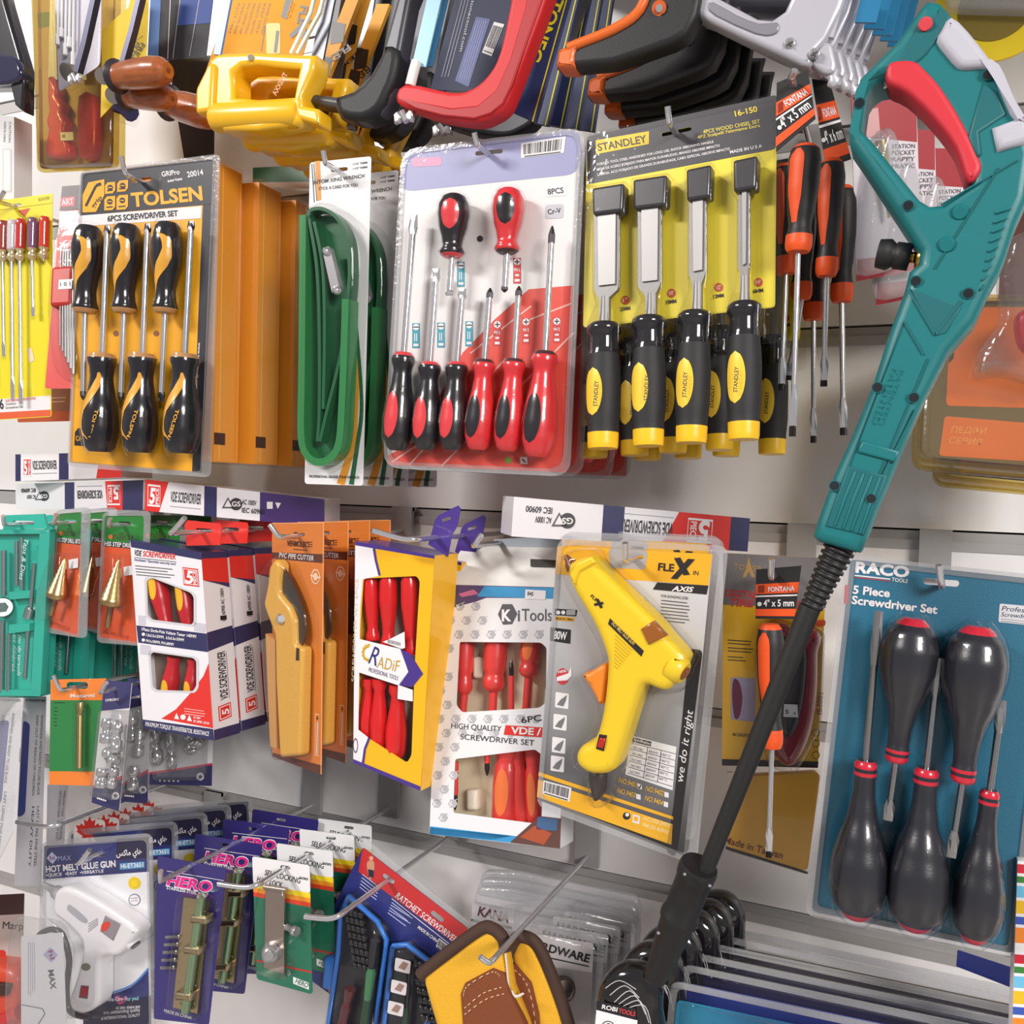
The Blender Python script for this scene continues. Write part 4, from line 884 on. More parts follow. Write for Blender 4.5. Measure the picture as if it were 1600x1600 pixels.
c.poly([(985, 1149), (1057, 1167), (1051, 1235), (977, 1210)], C(240, 238, 240), 2); c.poly([(989, 1152), (1018, 1159), (1017, 1166), (988, 1159)], FB, 3); c.text('Specification', (990, 1157), (1016, 1164), 4.5, WHITE, 4)
for i in range(6):
    y = 1161 + i*9.3; c.line((987-i*1.3, y), (1056-i*1.1, y+17+i*.9), .8, INK, 3)
    if i: 
        for k, (u, s_) in enumerate(((.08, 'NO.9401'), (.42, '80W'), (.7, '180°C'))): x = 985-i*1.3+70*u; c.text(s_, (x, y-2+17*u), (x+15, y+2+17*u), 4, C(100, 98, 102), 3, 0)
for u in (.36, .66): c.line((987+70*u, 1161+17*u), (979+73*u, 1208+22*u), .8, INK, 3)
c.poly([(842, 1206), (1052, 1276), (1052, 1281), (841, 1212)], FY, 2); c.poly([(841, 1218), (1051, 1288), (1049, 1320), (839, 1245)], FY, 2); c.poly([(839, 1245), (1049, 1320), (1068, 1337), (839, 1249)], FB, 1)
for s_, x, y in (('NO.9401', 966, 1222), ('NO.9402', 1008, 1235), ('NO.9403', 964, 1238), ('NO.9404', 1007, 1250)):
    c.text(s_, (x, y), (x+28, y+8.5), 8, C(226, 180, 80), 3, .02); c.rect(x+30, y+2, x+37, y+10, WHITE, 3, 0, .25)
c.line((997, 1229), (999, 1232), 1.5, INK, 4); c.line((999, 1232), (1002, 1226), 1.5, INK, 4)
c.bars([(849, 1219), (893, 1231), (890, 1253), (847, 1240)]); c.poly(circ(979, 1275, 6), FB, 3); c.poly(circ(980, 1273, 3), WHITE, 4)
c.poly([(989, 1272), (1000, 1275), (999, 1288), (988, 1285)], WHITE, 3); c.poly([(991, 1275), (997, 1277), (996, 1284), (990, 1282)], FY, 4)
c.text('AC:100-240V', (1004, 1281), (1047, 1293), 6.5, C(250, 226, 160), 3); c.text('FM:50-60Hz', (1003, 1291), (1044, 1303), 6.5, C(250, 226, 160), 3); c.lines((968, 1287), (1044, 1312), 1, 0, 4, C(250, 226, 160), 1)
c.done()
GYL = C(246, 208, 36, .38, 0, .25)
B0 = [(889, 887), (897, 877), (918, 870), (929, 875), (947, 895), (1020, 965), (1044, 994), (1069, 1023), (1070, 1036), (1057, 1064), (1043, 1078), (1028, 1076), (1010, 1070), (999, 1091), (968, 1188), (957, 1204), (942, 1209), (921, 1207), (904, 1194), (902, 1178), (910, 1165), (931, 1152), (943, 1110), (950, 1044), (947, 1018), (931, 978), (913, 947), (894, 913)]
mb = MB(); dome(mb, [c.p(x, y, .03) for x, y in spx(B0, 3)], .004, .036, .009, GYL, 5)
fill(mb, [c.p(x, y, .0365) for x, y in ((953, 966), (1006, 1017), (1002, 1026), (950, 975))], FB); text(mb, c.fr, 'HOT MELT GLUE GUN', (955, 975), (989, 1008), 6, C(220, 190, 90), .0368); text(mb, c.fr, 'FLE', (922, 932), (931, 940), 5, FB, .0366); fill(mb, [c.p(x, y, .0366) for x, y in ((931, 937), (935, 935), (942, 949), (938, 951))], FB); fill(mb, [c.p(x, y, .0367) for x, y in ((942, 940), (943, 944), (929, 947), (928, 943))], FB)
for i in range(9): x0, y0 = 962-i*.2, 992+i*6; tube(mb, [c.p(x0, y0, .0362), c.p(x0+26-i*2.6, y0+24-i*2.4, .0362)], .0007, C(226, 186, 30), 6)
part('body', mb, c.t)
mb = MB(); dome(mb, [c.p(x, y, .034) for x, y in ((1003, 982), (1022, 970), (1043, 993), (1015, 1007))], .03, .0385, .002, C(160, 92, 24, .25, 0, .5), 3); part('glue_window', mb, c.t)
mb = MB(); sc = c.fr.s(890, 880); lathe(mb, c.p(896, 888, .02), c.p(884, 868, .02), [(0, 11*sc), (.4, 9*sc), (.6, 6*sc), (1, 3*sc)], C(120, 70, 40, .35), 12); part('nozzle', mb, c.t)
mb = MB(); dome(mb, [c.p(x, y, .034) for x, y in rounded([(891, 898), (901, 880), (926, 869), (934, 880), (908, 893), (899, 914)], 3)], .03, .038, .002, GYL, 2); part('front_collar', mb, c.t)
mb = MB(); lathe(mb, c.p(1050, 1040, .024), c.p(1070, 1052, .026), [(0, 22*sc), (.5, 21*sc), (.8, 19*sc), (1, 15*sc)], GYL, 18); lathe(mb, c.p(1066, 1049, .027), c.p(1071, 1053, .028), [(0, 8*sc), (1, 10*sc)], C(150, 84, 30), 14); part('rear_socket', mb, c.t)
mb = MB(); dome(mb, [c.p(x, y, .02) for x, y in spx([(914, 1053), (924, 1049), (950, 1036), (948, 1070), (944, 1098), (938, 1094), (926, 1072)], 3)], .008, .028, .004, C(240, 140, 36, .4), 3); part('trigger', mb, c.t)
mb = MB(); slab(mb, [c.p(x, y, .037) for x, y in ((936, 1148), (948, 1149), (943, 1174), (931, 1170))], .034, .0368, FB); dome(mb, [c.p(x, y, .038) for x, y in ((937, 1153), (946, 1154), (942, 1170), (933, 1167))], .036, .039, .001, C(190, 40, 36, .25), 2); part('switch', mb, c.t)
mb = MB(); dome(mb, [c.p(x, y, .012) for x, y in spx([(921, 1206), (943, 1207), (942, 1238), (932, 1252), (925, 1243)], 3)], .003, .016, .005, C(60, 52, 48, .5), 3); part('cord_sleeve', mb, c.t)
mb = MB(); cx = sum(p[0] for p in B0)/len(B0); cy = sum(p[1] for p in B0)/len(B0)
GO = [(884, 862), (922, 860), (955, 888), (1052, 988), (1080, 1025), (1078, 1048), (1062, 1082), (1020, 1086), (1008, 1098), (976, 1195), (962, 1214), (948, 1258), (922, 1258), (916, 1212), (896, 1200), (894, 1172), (922, 1146), (934, 1106), (908, 1056), (942, 1030), (920, 980), (886, 920), (876, 880)]
dome(mb, [c.p(x, y, .03) for x, y in spx(GO, 3)], .0015, .041, .014, CLEAR, 4, closed=False)
c.sheet(mb, OUT, 16); c.rim(mb, [(872, 840), (1138, 853), (1088, 1353), (838, 1260)], [(878, 851), (1124, 862), (1075, 1337), (846, 1247)], 18); part('blister', mb, c.t)
L = ['blister card of a yellow glue gun with orange trigger, %s of three' % w for w in ('frontmost', 'second', 'hindmost')]
c.t['label'] = L[0]; behind(c.t, [(-.008, .03, .003, 0), (-.016, .06, .003, .004)], L[1:], 'yellow glue gun cards')
hook((994, 869), .19, (977, 848), 'chrome hook through the yellow glue gun cards', .02)
# ================================================================ right side: five piece set, tyre gauge, loose drivers, wand
TB = C(38, 112, 142, .4, 0, .25, .25, 700, .18)
q = [(1329, 874), (1648, 908), (1584, 1490), (1268, 1424)]
c = Card('screwdriver_set', 'blue-green card of five black ball-handled screwdrivers with red collars', 'screwdriver set', q, .165, TB, r=8, holes=[slot(1471, 910, 56, 10, .08)])
c.text('RACO', (1336, 894), (1420, 902), 17, WHITE, 3, .045); c.line((1335, 899), (1391, 905), 2, WHITE, 3); c.line((1335, 902), (1391, 908), 1.2, C(200, 60, 60), 3); c.text('TOOLS', (1393, 908), (1418, 911), 6, WHITE, 3)
c.text('5 Piece', (1332, 927), (1390, 933), 13, WHITE, 3, .03); c.text('Screwdriver Set', (1330, 943), (1464, 959), 13, WHITE, 3, .03)
c.poly([(1320, 914), (1327, 914), (1325, 944), (1318, 943)], C(200, 60, 80), 2)
c.poly(rounded([(1562, 943), (1640, 950), (1638, 980), (1560, 972)], 3), C(225, 225, 230), 2); c.text('Professional', (1565, 954), (1634, 960), 8, C(40, 60, 90), 3, .0, .2); c.text('Screwdriver Set', (1564, 963), (1636, 969), 7, C(40, 60, 90), 3, .0, .2); c.lines((1564, 967), (1632, 974), 2, 0, 3.5, C(90, 100, 120), 1)
for i in range(70):
    y = 985 + i*7; c.line((1316-i*.75, y), (1330-i*.75, y+2), .1, TB)
c.done()
HB = C(36, 36, 44, .32, 0, .5, .12, 500); RR = C(206, 34, 56, .25, 0, .5)
RP = [(0, .35), (.03, .55), (.1, .85), (.22, 1), (.36, .97), (.5, .78), (.66, .5), (.8, .38), (.9, .36), (.91, .4), (.935, .4), (.945, .36), (.96, .4), (.985, .4), (1, .3)]
def rcm(t, th):
    if t < .055 or .905 < t < .94 or .955 < t < .99: return RR
    return HB
sh = MB(); SHF = C(180, 180, 182, .25, 1.0)
for b, k, t, w_, kd in (((1337, 1434), (1353, 1188), (1373, 955), 78, 'flat'), ((1428, 1452), (1448, 1200), (1467, 1028), 83, 'flat'), ((1520, 1471), (1547, 1234), (1566, 1094), 68, 'flat'),
                        ((1427, 966), (1400, 1190), (1387, 1282), 78, 'flat'), ((1529, 979), (1504, 1222), (1486, 1340), 84, 'flat')):
    driver(c.fr, c.t, b, k, t, w_, RP, rcm, 10, kd, shell=sh, shaft=SHF, sk=1.1, n=26, rings=44, tl=.36)
c.sheet(sh, [(1325, 868), (1652, 903), (1588, 1497), (1262, 1428)], 14)
c.rim(sh, [(1323, 867), (1654, 902), (1590, 1499), (1258, 1430)], [(1336, 882), (1640, 916), (1576, 1480), (1276, 1416)], 16)
for i, x in enumerate((1378, 1468)): dome(sh, [c.p(a, b2, .01) for a, b2 in rounded([(x-12, 1290+i*22), (x+26, 1296+i*22), (x+22, 1440+i*14), (x-2, 1432+i*14)], 8)], .0015, .014, .006, CLEAR, 3, closed=False)
part('blister', sh, c.t)
hook((1471, 910), .165, (1467, 883), 'chrome hook through the blue-green five-piece card', .012)
# tyre gauge card
TYY = C(236, 180, 30, .35, 0, .3)
q = [(1130, 864), (1292, 872), (1278, 1200), (1128, 1196)]
c = Card('tire_gauge_pack', 'yellow card of a dark red digital tyre gauge, half hidden by the black lance', 'tyre gauge', q, .1, TYY, r=4)
c.poly([(1130, 864), (1292, 872), (1290, 950), (1130, 945)], C(122, 116, 116)); c.text('TOWER', (1146, 889), (1190, 894), 9, C(190, 150, 90), 3, .0); c.poly([(1170, 868), (1173, 884), (1180, 902), (1175, 902), (1170, 893), (1165, 902), (1160, 902), (1167, 884)], C(190, 150, 90), 2)
c.text('DIGITAL', (1132, 932), (1184, 935), 11, C(214, 60, 60), 3, .03, .2); c.text('TIRE GAUGE', (1140, 947), (1250, 951), 12, C(214, 60, 60), 3, .03, .2)
c.lines((1137, 1000), (1180, 1003), 2, 0, 5, INK, 1.4); c.lines((1137, 1012), (1182, 1015), 2, 0, 5, INK, 1.4); c.lines((1137, 1026), (1168, 1028), 2, 0, 5, INK, 1.4)
c.poly(rounded([(1142, 1058), (1180, 1060), (1180, 1128), (1142, 1124)], 4), C(172, 160, 190), 2); c.poly(spx([(1146, 1062), (1155, 1066), (1160, 1090), (1156, 1118), (1148, 1122), (1144, 1090)], 3), C(110, 30, 70), 3)
c.text('IN DIGITAL', (1145, 1150), (1175, 1152), 5, INK); c.text('100PSI', (1279, 1082), (1276, 1116), 8, C(150, 70, 40), 3)
for y in (1145, 1162, 1180): c.poly(circ(1275, y, 6), INK, 2); c.poly(circ(1275, y, 5), TYY, 3)
c.poly([(1128, 1186), (1279, 1190), (1278, 1200), (1128, 1196)], INK, 2); c.poly(rounded([(1268, 970), (1290, 968), (1290, 978), (1268, 980)], 4), C(210, 80, 40), 2)
c.done()
DR = C(138, 22, 34, .2, 0, .7)
mb = MB(); dome(mb, [c.p(x, y, .02) for x, y in spx([(1200, 985), (1225, 975), (1250, 985), (1275, 985), (1283, 1000), (1278, 1020), (1277, 1070), (1270, 1130), (1252, 1180), (1232, 1196), (1212, 1182), (1200, 1140), (1196, 1060)], 4)], .002, .03, .012, DR, 4); part('gauge_grip', mb, c.t)
mb = MB(); dome(mb, [c.p(x, y, .025) for x, y in spx([(1215, 1000), (1255, 1005), (1258, 1060), (1246, 1130), (1225, 1150), (1212, 1100)], 4)], .02, .034, .006, C(44, 40, 44, .4), 3); part('gauge_body', mb, c.t)
mb = MB(); fill(mb, [c.p(x, y, .036) for x, y in ((1225, 1100), (1246, 1101), (1247, 1121), (1224, 1120))], WHITE); text(mb, c.fr, '5', (1227, 1115), (1232, 1115), 6, INK, .0364); text(mb, c.fr, '2', (1240, 1116), (1243, 1116), 3, INK, .0364); part('price_sticker', mb, c.t)
mb = MB(); c.sheet(mb, q, 6, .002); dome(mb, [c.p(x, y, .02) for x, y in rounded([(1190, 975), (1288, 980), (1282, 1130), (1240, 1208), (1196, 1190)], 14)], .0015, .04, .012, CLEAR, 3, closed=False); part('blister', mb, c.t)
q = [(1150, 1214), (1282, 1207), (1262, 1362), (1134, 1322)]
c = Card('hanging_pack', 'yellow translucent pack with dark lettering under the tyre gauge card', 'pack', q, .085, C(244, 176, 40, .35, 0, .3, 0, 30, .12), r=10, back=.012)
c.text('Made in Taiwan', (1131, 1317), (1222, 1342), 11, C(120, 40, 20), 3, .01); c.poly([(1134, 1322), (1262, 1362), (1262, 1366), (1134, 1327)], C(60, 40, 40)); c.lines((1136, 1206), (1148, 1206), 1, 0, 4, INK, 1)
c.done('printed_front'); mb = MB(); dome(mb, [c.p(x, y, .004) for x, y in rounded([(1146, 1210), (1285, 1202), (1265, 1367), (1131, 1326)], 12)], .001, .012, .006, CLEAR, 3); part('blister', mb, c.t)

# loose insulated drivers, orange and black
OR = C(236, 86, 28, .5); CB = C(36, 33, 35, .5)
FP = [(0, .6), (.04, .86), (.15, 1), (.4, .97), (.6, .82), (.74, .68), (.8, .7), (.84, .8), (.95, .82), (1, .66)]
def fom(t, th): return OR if t > .83 or t < .03 else CB
FPT = [(.06, .74, lerp([(.06, -.5), (.12, -.9), (.5, -.95), (.74, -.7)]), lerp([(.06, -.2), (.12, .1), (.5, .05), (.74, -.2)]), OR)]
FPT2 = [(.06, .74, lerp([(.06, .2), (.12, -.1), (.5, -.05), (.74, .2)]), lerp([(.06, .5), (.12, .9), (.5, .95), (.74, .7)]), OR)]
def loose(px, d, label, butt, collar, tip, w_, card=None, sw=8, nm='4" x 5 mm'):
    t = None; fr = flat(collar[0], collar[1], d)
    t = thing('screwdriver', label, 'screwdriver', fr, 'orange and black screwdrivers on hang cards')
    sc = fr.s(*collar); r = w_*sc/2; A, B = fr.p(*butt, 0), fr.p(*collar, 0); P = [(a, k*r) for a, k in FP]
    mb = MB(); lathe(mb, A, B, P, None, 24, fom, 26)
    for a in FPT2: strip(mb, A, B, P, *a)
    part('handle', mb, t)
    mb = MB(); qx = (tip[0]+(collar[0]-tip[0])*.28, tip[1]+(collar[1]-tip[1])*.28); lathe(mb, B, fr.p(*qx, 0), [(-.02, sw*sc/2), (1, sw*sc/2)], CHROME, 10); m1 = (qx[0]+(tip[0]-qx[0])*.82, qx[1]+(tip[1]-qx[1])*.82)
    blade_tip(mb, fr, qx, m1, sw, 'flat', CHROME, 0); e = fr.p(*m1, 0); g = fr.p(*tip, 0); tube(mb, [e + (e-g)*.15, g], [sw*sc*.62, sw*sc*.62], C(40, 38, 40, .35, .6), 8, .3); part('shaft', mb, t)
    if card:
        mb = MB(); P = [fr.p(x, y, 0) for x, y in card]; slab(mb, [Vector((p.x, p.y, 0)) for p in P], -.003, -.002, CB)
        b = Bi(*[Vector((x, y, 0)) for x, y in card]) if len(card) == 4 else None
        if b:
            U = lambda x, y: (b.p(x, y).x, b.p(x, y).y)
            for y0, y1, m_ in ((.3, .5, OR), (.53, .56, WHITE), (.8, .94, OR)): fill(mb, [fr.p(*U(x, y), -.0015) for x, y in ((.0, y0), (1, y0), (1, y1), (0, y1))], m_)
            text(mb, fr, 'FONTANA', U(.3, .46), U(.92, .46), math.hypot(U(0, .3)[0]-U(0, .5)[0], U(0, .3)[1]-U(0, .5)[1])*.5, WHITE, -.001, .02)
            text(mb, fr, nm, U(.2, .75), U(.95, .75), math.hypot(U(0, .3)[0]-U(0, .5)[0], U(0, .3)[1]-U(0, .5)[1])*.7, WHITE, -.001, .02)
            fill(mb, [fr.p(*p_, -.001) for p_ in circ(*U(.1, .7), 3.5)], WHITE); fill(mb, [fr.p(*U(x, y), -.001) for x, y in ((.06, .33), (.2, .33), (.2, .47), (.06, .47))], C(140, 40, 20))
        part('hang_card', mb, t)
    return t
loose(0, .19, 'orange and black screwdriver nearest the front beside the chisel card', (1259, 228), (1247, 394), (1238, 682), 48, [(1213, 128), (1262, 108), (1274, 184), (1212, 236)], 8)
loose(0, .15, 'orange and black screwdriver behind the front one, with the black card reading 6 mm', (1300, 250), (1291, 432), (1287, 604), 40, [(1268, 122), (1294, 118), (1330, 247), (1290, 262)], 8, '4" x 6 mm')
loose(0, .16, 'orange and black screwdriver just left of the front one, tip highest', (1226, 258), (1228, 428), (1221, 610), 40, None, 8)
loose(0, .12, 'orange and black screwdriver low behind, beside the dark-handled one', (1256, 300), (1252, 468), (1232, 594), 38, None, 8)
loose(0, .12, 'rightmost orange and black screwdriver of the hanging bunch', (1317, 292), (1315, 472), (1318, 680), 40, None, 8)
loose(0, .1, 'screwdriver with a dark tip hanging deepest in the orange and black bunch', (1272, 330), (1271, 500), (1271, 692), 38, None, 7)
loose(0, .165, 'orange and black screwdriver hanging in front of the tyre gauge, behind the lance', (1203, 975), (1206, 1168), (1201, 1340), 40, [(1181, 890), (1252, 884), (1241, 968), (1180, 967)], 7)
hook((1240, 128), .19, (1242, 110), 'chrome hook holding the orange and black screwdrivers', .01)
hook((1210, 896), .165, (1205, 873), 'chrome hook with white tip holding the screwdriver by the tyre gauge', .012)

# ---- the wand: teal trigger grip, black lance
TEAL = C(12, 112, 116, .45, 0, .05, .06, 900); TEALD = C(10, 98, 104, .5); GG = C(186, 184, 196, .6, 0, 0, .08, 900); TR_ = C(208, 44, 58, .5); BKP = C(28, 26, 28, .55, 0, 0, .1, 500)
fr = flat(1420, 430, .225, -.02, .02); fr.p0 = fr.p
t = thing('pressure_washer_wand', 'teal trigger wand with red trigger and long black lance hanging across the wall', 'pressure washer wand', fr)
BO = [(1469, 4), (1483, 20), (1512, 46), (1548, 92), (1576, 136), (1604, 184), (1616, 240), (1606, 310), (1588, 350), (1572, 400), (1562, 425), (1547, 452), (1524, 502), (1502, 528), (1482, 550), (1444, 624), (1418, 683), (1384, 765), (1369, 800), (1355, 838), (1343, 864), (1280, 847), (1270, 838), (1278, 812), (1303, 742), (1330, 684), (1364, 600), (1390, 518), (1413, 456), (1421, 424), (1436, 412), (1438, 392), (1403, 338), (1348, 254), (1328, 225), (1326, 205), (1335, 155), (1343, 123), (1400, 66), (1436, 16), (1448, 2)]
HO = [(1361, 134), (1374, 124), (1412, 118), (1440, 130), (1474, 170), (1502, 220), (1518, 262), (1516, 288), (1471, 320), (1453, 322), (1437, 312), (1361, 218), (1345, 202), (1353, 147)]
mb = MB(); dome(mb, [fr.p(x, y, .012) for x, y in BO], -.03, .016, .008, TEAL, 4, holes=[[fr.p(x, y, .012) for x, y in HO]], both=True)
def raise_(P, z0, z1, r, m, n=3): dome(mb, [fr.p(x, y, z1) for x, y in P], z0, z1, r, m, n)
raise_([(1424, 452), (1502, 480), (1478, 520), (1461, 525)], .014, .0168, .0006, TEALD)
for A, B, wd in (((1418, 450), (1461, 523), 4), ((1461, 523), (1502, 470), 4), ((1412, 502), (1443, 554), 3), ((1412, 502), (1378, 590), 1.5), ((1450, 560), (1362, 770), 1.5), ((1378, 590), (1340, 690), 1.5), ((1340, 690), (1300, 800), 2), ((1430, 640), (1380, 740), 1.5), ((1470, 320), (1590, 250), 2), ((1460, 420), (1560, 262), 1.5), ((1440, 90), (1460, 66), 1.2), ((1440, 90), (1410, 112), 1.2)):
    d = Vector((B[0]-A[0], B[1]-A[1])).normalized(); q_ = (-d.y*wd/2, d.x*wd/2); slab(mb, [fr.p(*p_, .0165) for p_ in ((A[0]+q_[0], A[1]+q_[1]), (B[0]+q_[0], B[1]+q_[1]), (B[0]-q_[0], B[1]-q_[1]), (A[0]-q_[0], A[1]-q_[1]))], .015, .0172, TEALD)
raise_([(1512, 214), (1536, 128), (1558, 142), (1573, 178), (1530, 206), (1534, 240), (1526, 246)], .014, .0178, .002, TEALD)
raise_([(1347, 688), (1406, 705), (1398, 722), (1339, 706)], .014, .019, .002, TEAL)
raise_([(1326, 728), (1386, 744), (1350, 836), (1290, 822)], .014, .0175, .001, TEALD)
for i in range(4): raise_([(1334+i*13, 736+i*3), (1338+i*13, 737+i*3), (1306+i*13, 822+i*4), (1302+i*13, 821+i*4)], .015, .0184, .0006, TEAL, 2)
for i in range(9): raise_([(1556-i*3, 330+i*15), (1580-i*5, 322+i*15), (1580-i*5, 326+i*15), (1556-i*3, 334+i*15)], .014, .0178, .0006, TEAL, 2)
for x, y in ((1500, 332), (1479, 383)): lathe(mb, fr.p(x, y, .015), fr.p(x, y, .0185), [(0, 12*fr.s(x, y)), (.6, 12*fr.s(x, y)), (1, 9*fr.s(x, y))], TEAL, 18)
raise_([(1432, 46), (1464, 22), (1468, 12), (1486, 24), (1470, 50), (1448, 84), (1404, 114), (1396, 106)], .014, .0172, .001, TEALD)
text(mb, fr, 'PATENTED', (1399, 573), (1366, 660), 10, TEAL, .0185, .02)
part('grip_shell', mb, t)
mb = MB(); dome(mb, [fr.p(x, y, .02) for x, y in spx([(1486, 24), (1514, 48), (1549, 93), (1577, 137), (1605, 184), (1598, 196), (1578, 176), (1556, 124), (1542, 106), (1512, 107), (1496, 104), (1478, 84), (1463, 63), (1470, 46)], 2)], .008, .0215, .006, GG, 4); dome(mb, [fr.p(x, y, .02) for x, y in [(1550, 198), (1604, 178), (1614, 212), (1606, 222), (1558, 236)]], .008, .0205, .005, GG, 3); part('soft_grip', mb, t)
mb = MB(); dome(mb, [fr.p(x, y, .012) for x, y in spx([(1386, 106), (1404, 97), (1428, 97), (1446, 112), (1472, 142), (1505, 196), (1526, 240), (1534, 268), (1512, 288), (1492, 234), (1454, 184), (1416, 148), (1386, 132)], 3)], -.014, .018, .0045, TR_, 4); part('trigger', mb, t)
mb = MB(); lathe(mb, fr.p(1446, 38, .014), fr.p(1446, 38, .021), [(0, 10*fr.s(1446, 38)), (.7, 10*fr.s(1446, 38)), (1, 8*fr.s(1446, 38))], C(226, 74, 84, .4), 18); part('lock_button', mb, t)
for x, y in ((1343, 161), (1419, 321), (1544, 116), (1431, 439), (1513, 458), (1371, 605), (1428, 621), (1304, 759), (1361, 779)):
    mb = MB(); r = 6.5*fr.s(x, y); hz = .0185 if y > 115 and x == 1544 else .0172; lathe(mb, fr.p(x, y, .012), fr.p(x, y, hz+.001), [(0, r*1.25), (1, r*1.25)], TEALD, 16); lathe(mb, fr.p(x, y, .012), fr.p(x, y, hz+.0014), [(0, r), (1, r)], C(14, 24, 30, .5), 16); part('screw_hole', mb, t)
mb = MB(); tube(mb, [fr.p(1377, 102, .004), fr.p(1385, 136, .004)], .0025, STEEL, 8); part('trigger_pin', mb, t)
mb = MB(); sc = fr.s(1400, 395); lathe(mb, fr.p(1440, 404, -.01), fr.p(1372, 396, -.01), [(0, 15*sc), (.12, 15*sc), (.12, 8*sc), (.25, 8*sc), (.27, 20*sc), (.6, 20*sc), (.62, 17*sc), (.75, 23*sc), (1, 21*sc)], None, 18, lambda a, th: C(200, 160, 80, .25, 1) if a < .26 else BKP); part('hose_connector', mb, t)
mb = MB(); A = fr.p(1316, 848, -.006); B = fr.p(1266, 952, -.006); sc = fr.s(1290, 900); P = []
for i in range(11): a = i/11; w0 = (24 - 8*a)*sc; P += [(a, w0), (a+.045, w0), (a+.05, w0*.82), (a+.088, w0*.82)]
lathe(mb, A, B, P + [(1, 15*sc)], C(36, 34, 36, .45), 18); part('rubber_boot', mb, t)
mb = MB(); L1 = fr.p(1266, 948, -.006); L2 = fr.p(1102, 1362, -.006); lathe(mb, L1, L2, [(0, 16*sc), (.3, 15*sc), (1, 12.5*sc)], BKP, 18); part('lance', mb, t)
mb = MB(); A = fr.p(1093, 1352, -.006); B = fr.p(1024, 1528, -.03); lathe(mb, A, B, [(0, 29*sc), (.03, 31*sc), (.1, 30*sc), (.11, 28*sc), (.4, 28*sc), (.42, 31*sc), (.46, 31*sc), (.48, 28*sc), (.8, 23*sc), (1, 18*sc)], C(26, 24, 26, .5), 22)
for x, y in ((1070, 1366), (1109, 1384), (1029, 1458)): lathe(mb, fr.p(x, y, .018), fr.p(x, y, .022), [(0, 3*sc), (1, 2*sc)], CHROME, 8)
part('lance_sleeve', mb, t)

# behind the wand
q = [(1330, 152), (1432, 158), (1440, 420), (1338, 440)]
WR = C(224, 216, 222, .4, 0, .3)
c = Card('tool_pack', 'red and white hanging pack seen through the opening of the teal grip', 'pack', q, .12, WR, r=4)
c.poly([(1330, 152), (1432, 158), (1433, 222), (1332, 212)], C(168, 40, 50)); c.poly([(1352, 172), (1372, 168), (1376, 215), (1354, 214)], C(214, 160, 160), 2)
for s_, y in (('STATION', 232), ('POCKET', 242), ('RAPPY', 252), ('PRATIC', 263)): c.text(s_, (1394, y), (1430, y-1), 7, C(90, 80, 90), 3, 0)
c.poly([(1340, 405), (1440, 395), (1440, 420), (1338, 440)], C(170, 36, 50), 2); c.done()
mb = MB(); dome(mb, [c.p(x, y, .012) for x, y in spx([(1352, 300), (1372, 210), (1396, 208), (1410, 270), (1420, 330), (1426, 400), (1360, 430), (1340, 400)], 3)], .0015, .02, .008, FLANGE, 3); part('blister', mb, c.t)
mb = MB(); lathe(mb, c.p(1376, 220, .01), c.p(1390, 340, .01), [(0, .006), (.5, .006), (.52, .004), (1, .002)], C(196, 170, 110, .3, 1), 12); part('brass_tip', mb, c.t)
L = ['second red and white pack, just behind the one framed by the teal grip', 'hindmost red and white pack behind the teal grip']; behind(c.t, [(.012, .024, -.012, 0), (.03, .05, -.018, .02)], L, 'red and white packs behind the teal grip')
q = [(1416, 420), (1720, 420), (1700, 742), (1440, 722)]
OP = C(222, 112, 34, .35, 0, .3, 0, 20, .1)
c = Card('tool_case', 'orange set in a smoky moulded tray behind the teal grip', 'tool set', [(1452, 470), (1700, 470), (1690, 735), (1436, 712)], .1, C(96, 84, 66, .4), r=16)
c.poly(rounded([(1486, 480), (1700, 480), (1690, 640), (1478, 634)], 8), OP, 2); c.poly(rounded([(1476, 650), (1690, 668), (1686, 726), (1467, 712)], 6), OP, 2)
c.text('ПЕДФИ', (1486, 676), (1542, 678), 10, C(240, 170, 110), 3, .0, .2); c.text('СЕРИЯ', (1483, 692), (1534, 696), 10, C(240, 170, 110), 3, .0, .2); c.poly([(1484, 548), (1492, 540), (1490, 560), (1482, 568)], INK, 3)
c.done('tray'); mb = MB(); dome(mb, [c.p(x, y, .01) for x, y in rounded([(1440, 466), (1705, 466), (1695, 748), (1428, 724)], 22)], -.006, .022, .012, AMBER, 4); c.rim(mb, [(1436, 460), (1708, 460), (1700, 756), (1424, 732)], [(1450, 476), (1694, 476), (1686, 738), (1440, 716)], 24, mat=AMBER, h=.0, th=.006)
part('cover', mb, c.t)
o = copy_tree(c.t); o['label'] = 'lower smoky tray edge showing below the orange set behind the grip'; o.matrix_world = Matrix.Translation(Vector((.02, .05, -.015))) @ c.t.matrix_world
fr = flat(1580, 520, .125); t = thing('plastic_bag', 'crumpled clear bag with a red piece hanging over the orange set', 'bag', fr)
mb = MB(); dome(mb, [fr.p(x, y) for x, y in spx([(1575, 380), (1640, 370), (1660, 470), (1650, 600), (1560, 590), (1520, 592), (1530, 550), (1560, 500), (1556, 440)], 4)], 0, .026, .012, BAG, 4); part('film', mb, t)
mb = MB(); dome(mb, [fr.p(x, y, .01) for x, y in spx([(1590, 490), (1630, 480), (1640, 540), (1600, 550), (1586, 520)], 3)], .002, .02, .008, C(214, 40, 60, .3), 3); part('red_piece', mb, t)
fr = flat(1560, 60, .08); t = thing('cutting_disc_pack', 'yellow round pack with a clear cover at the top right corner', 'pack', fr)
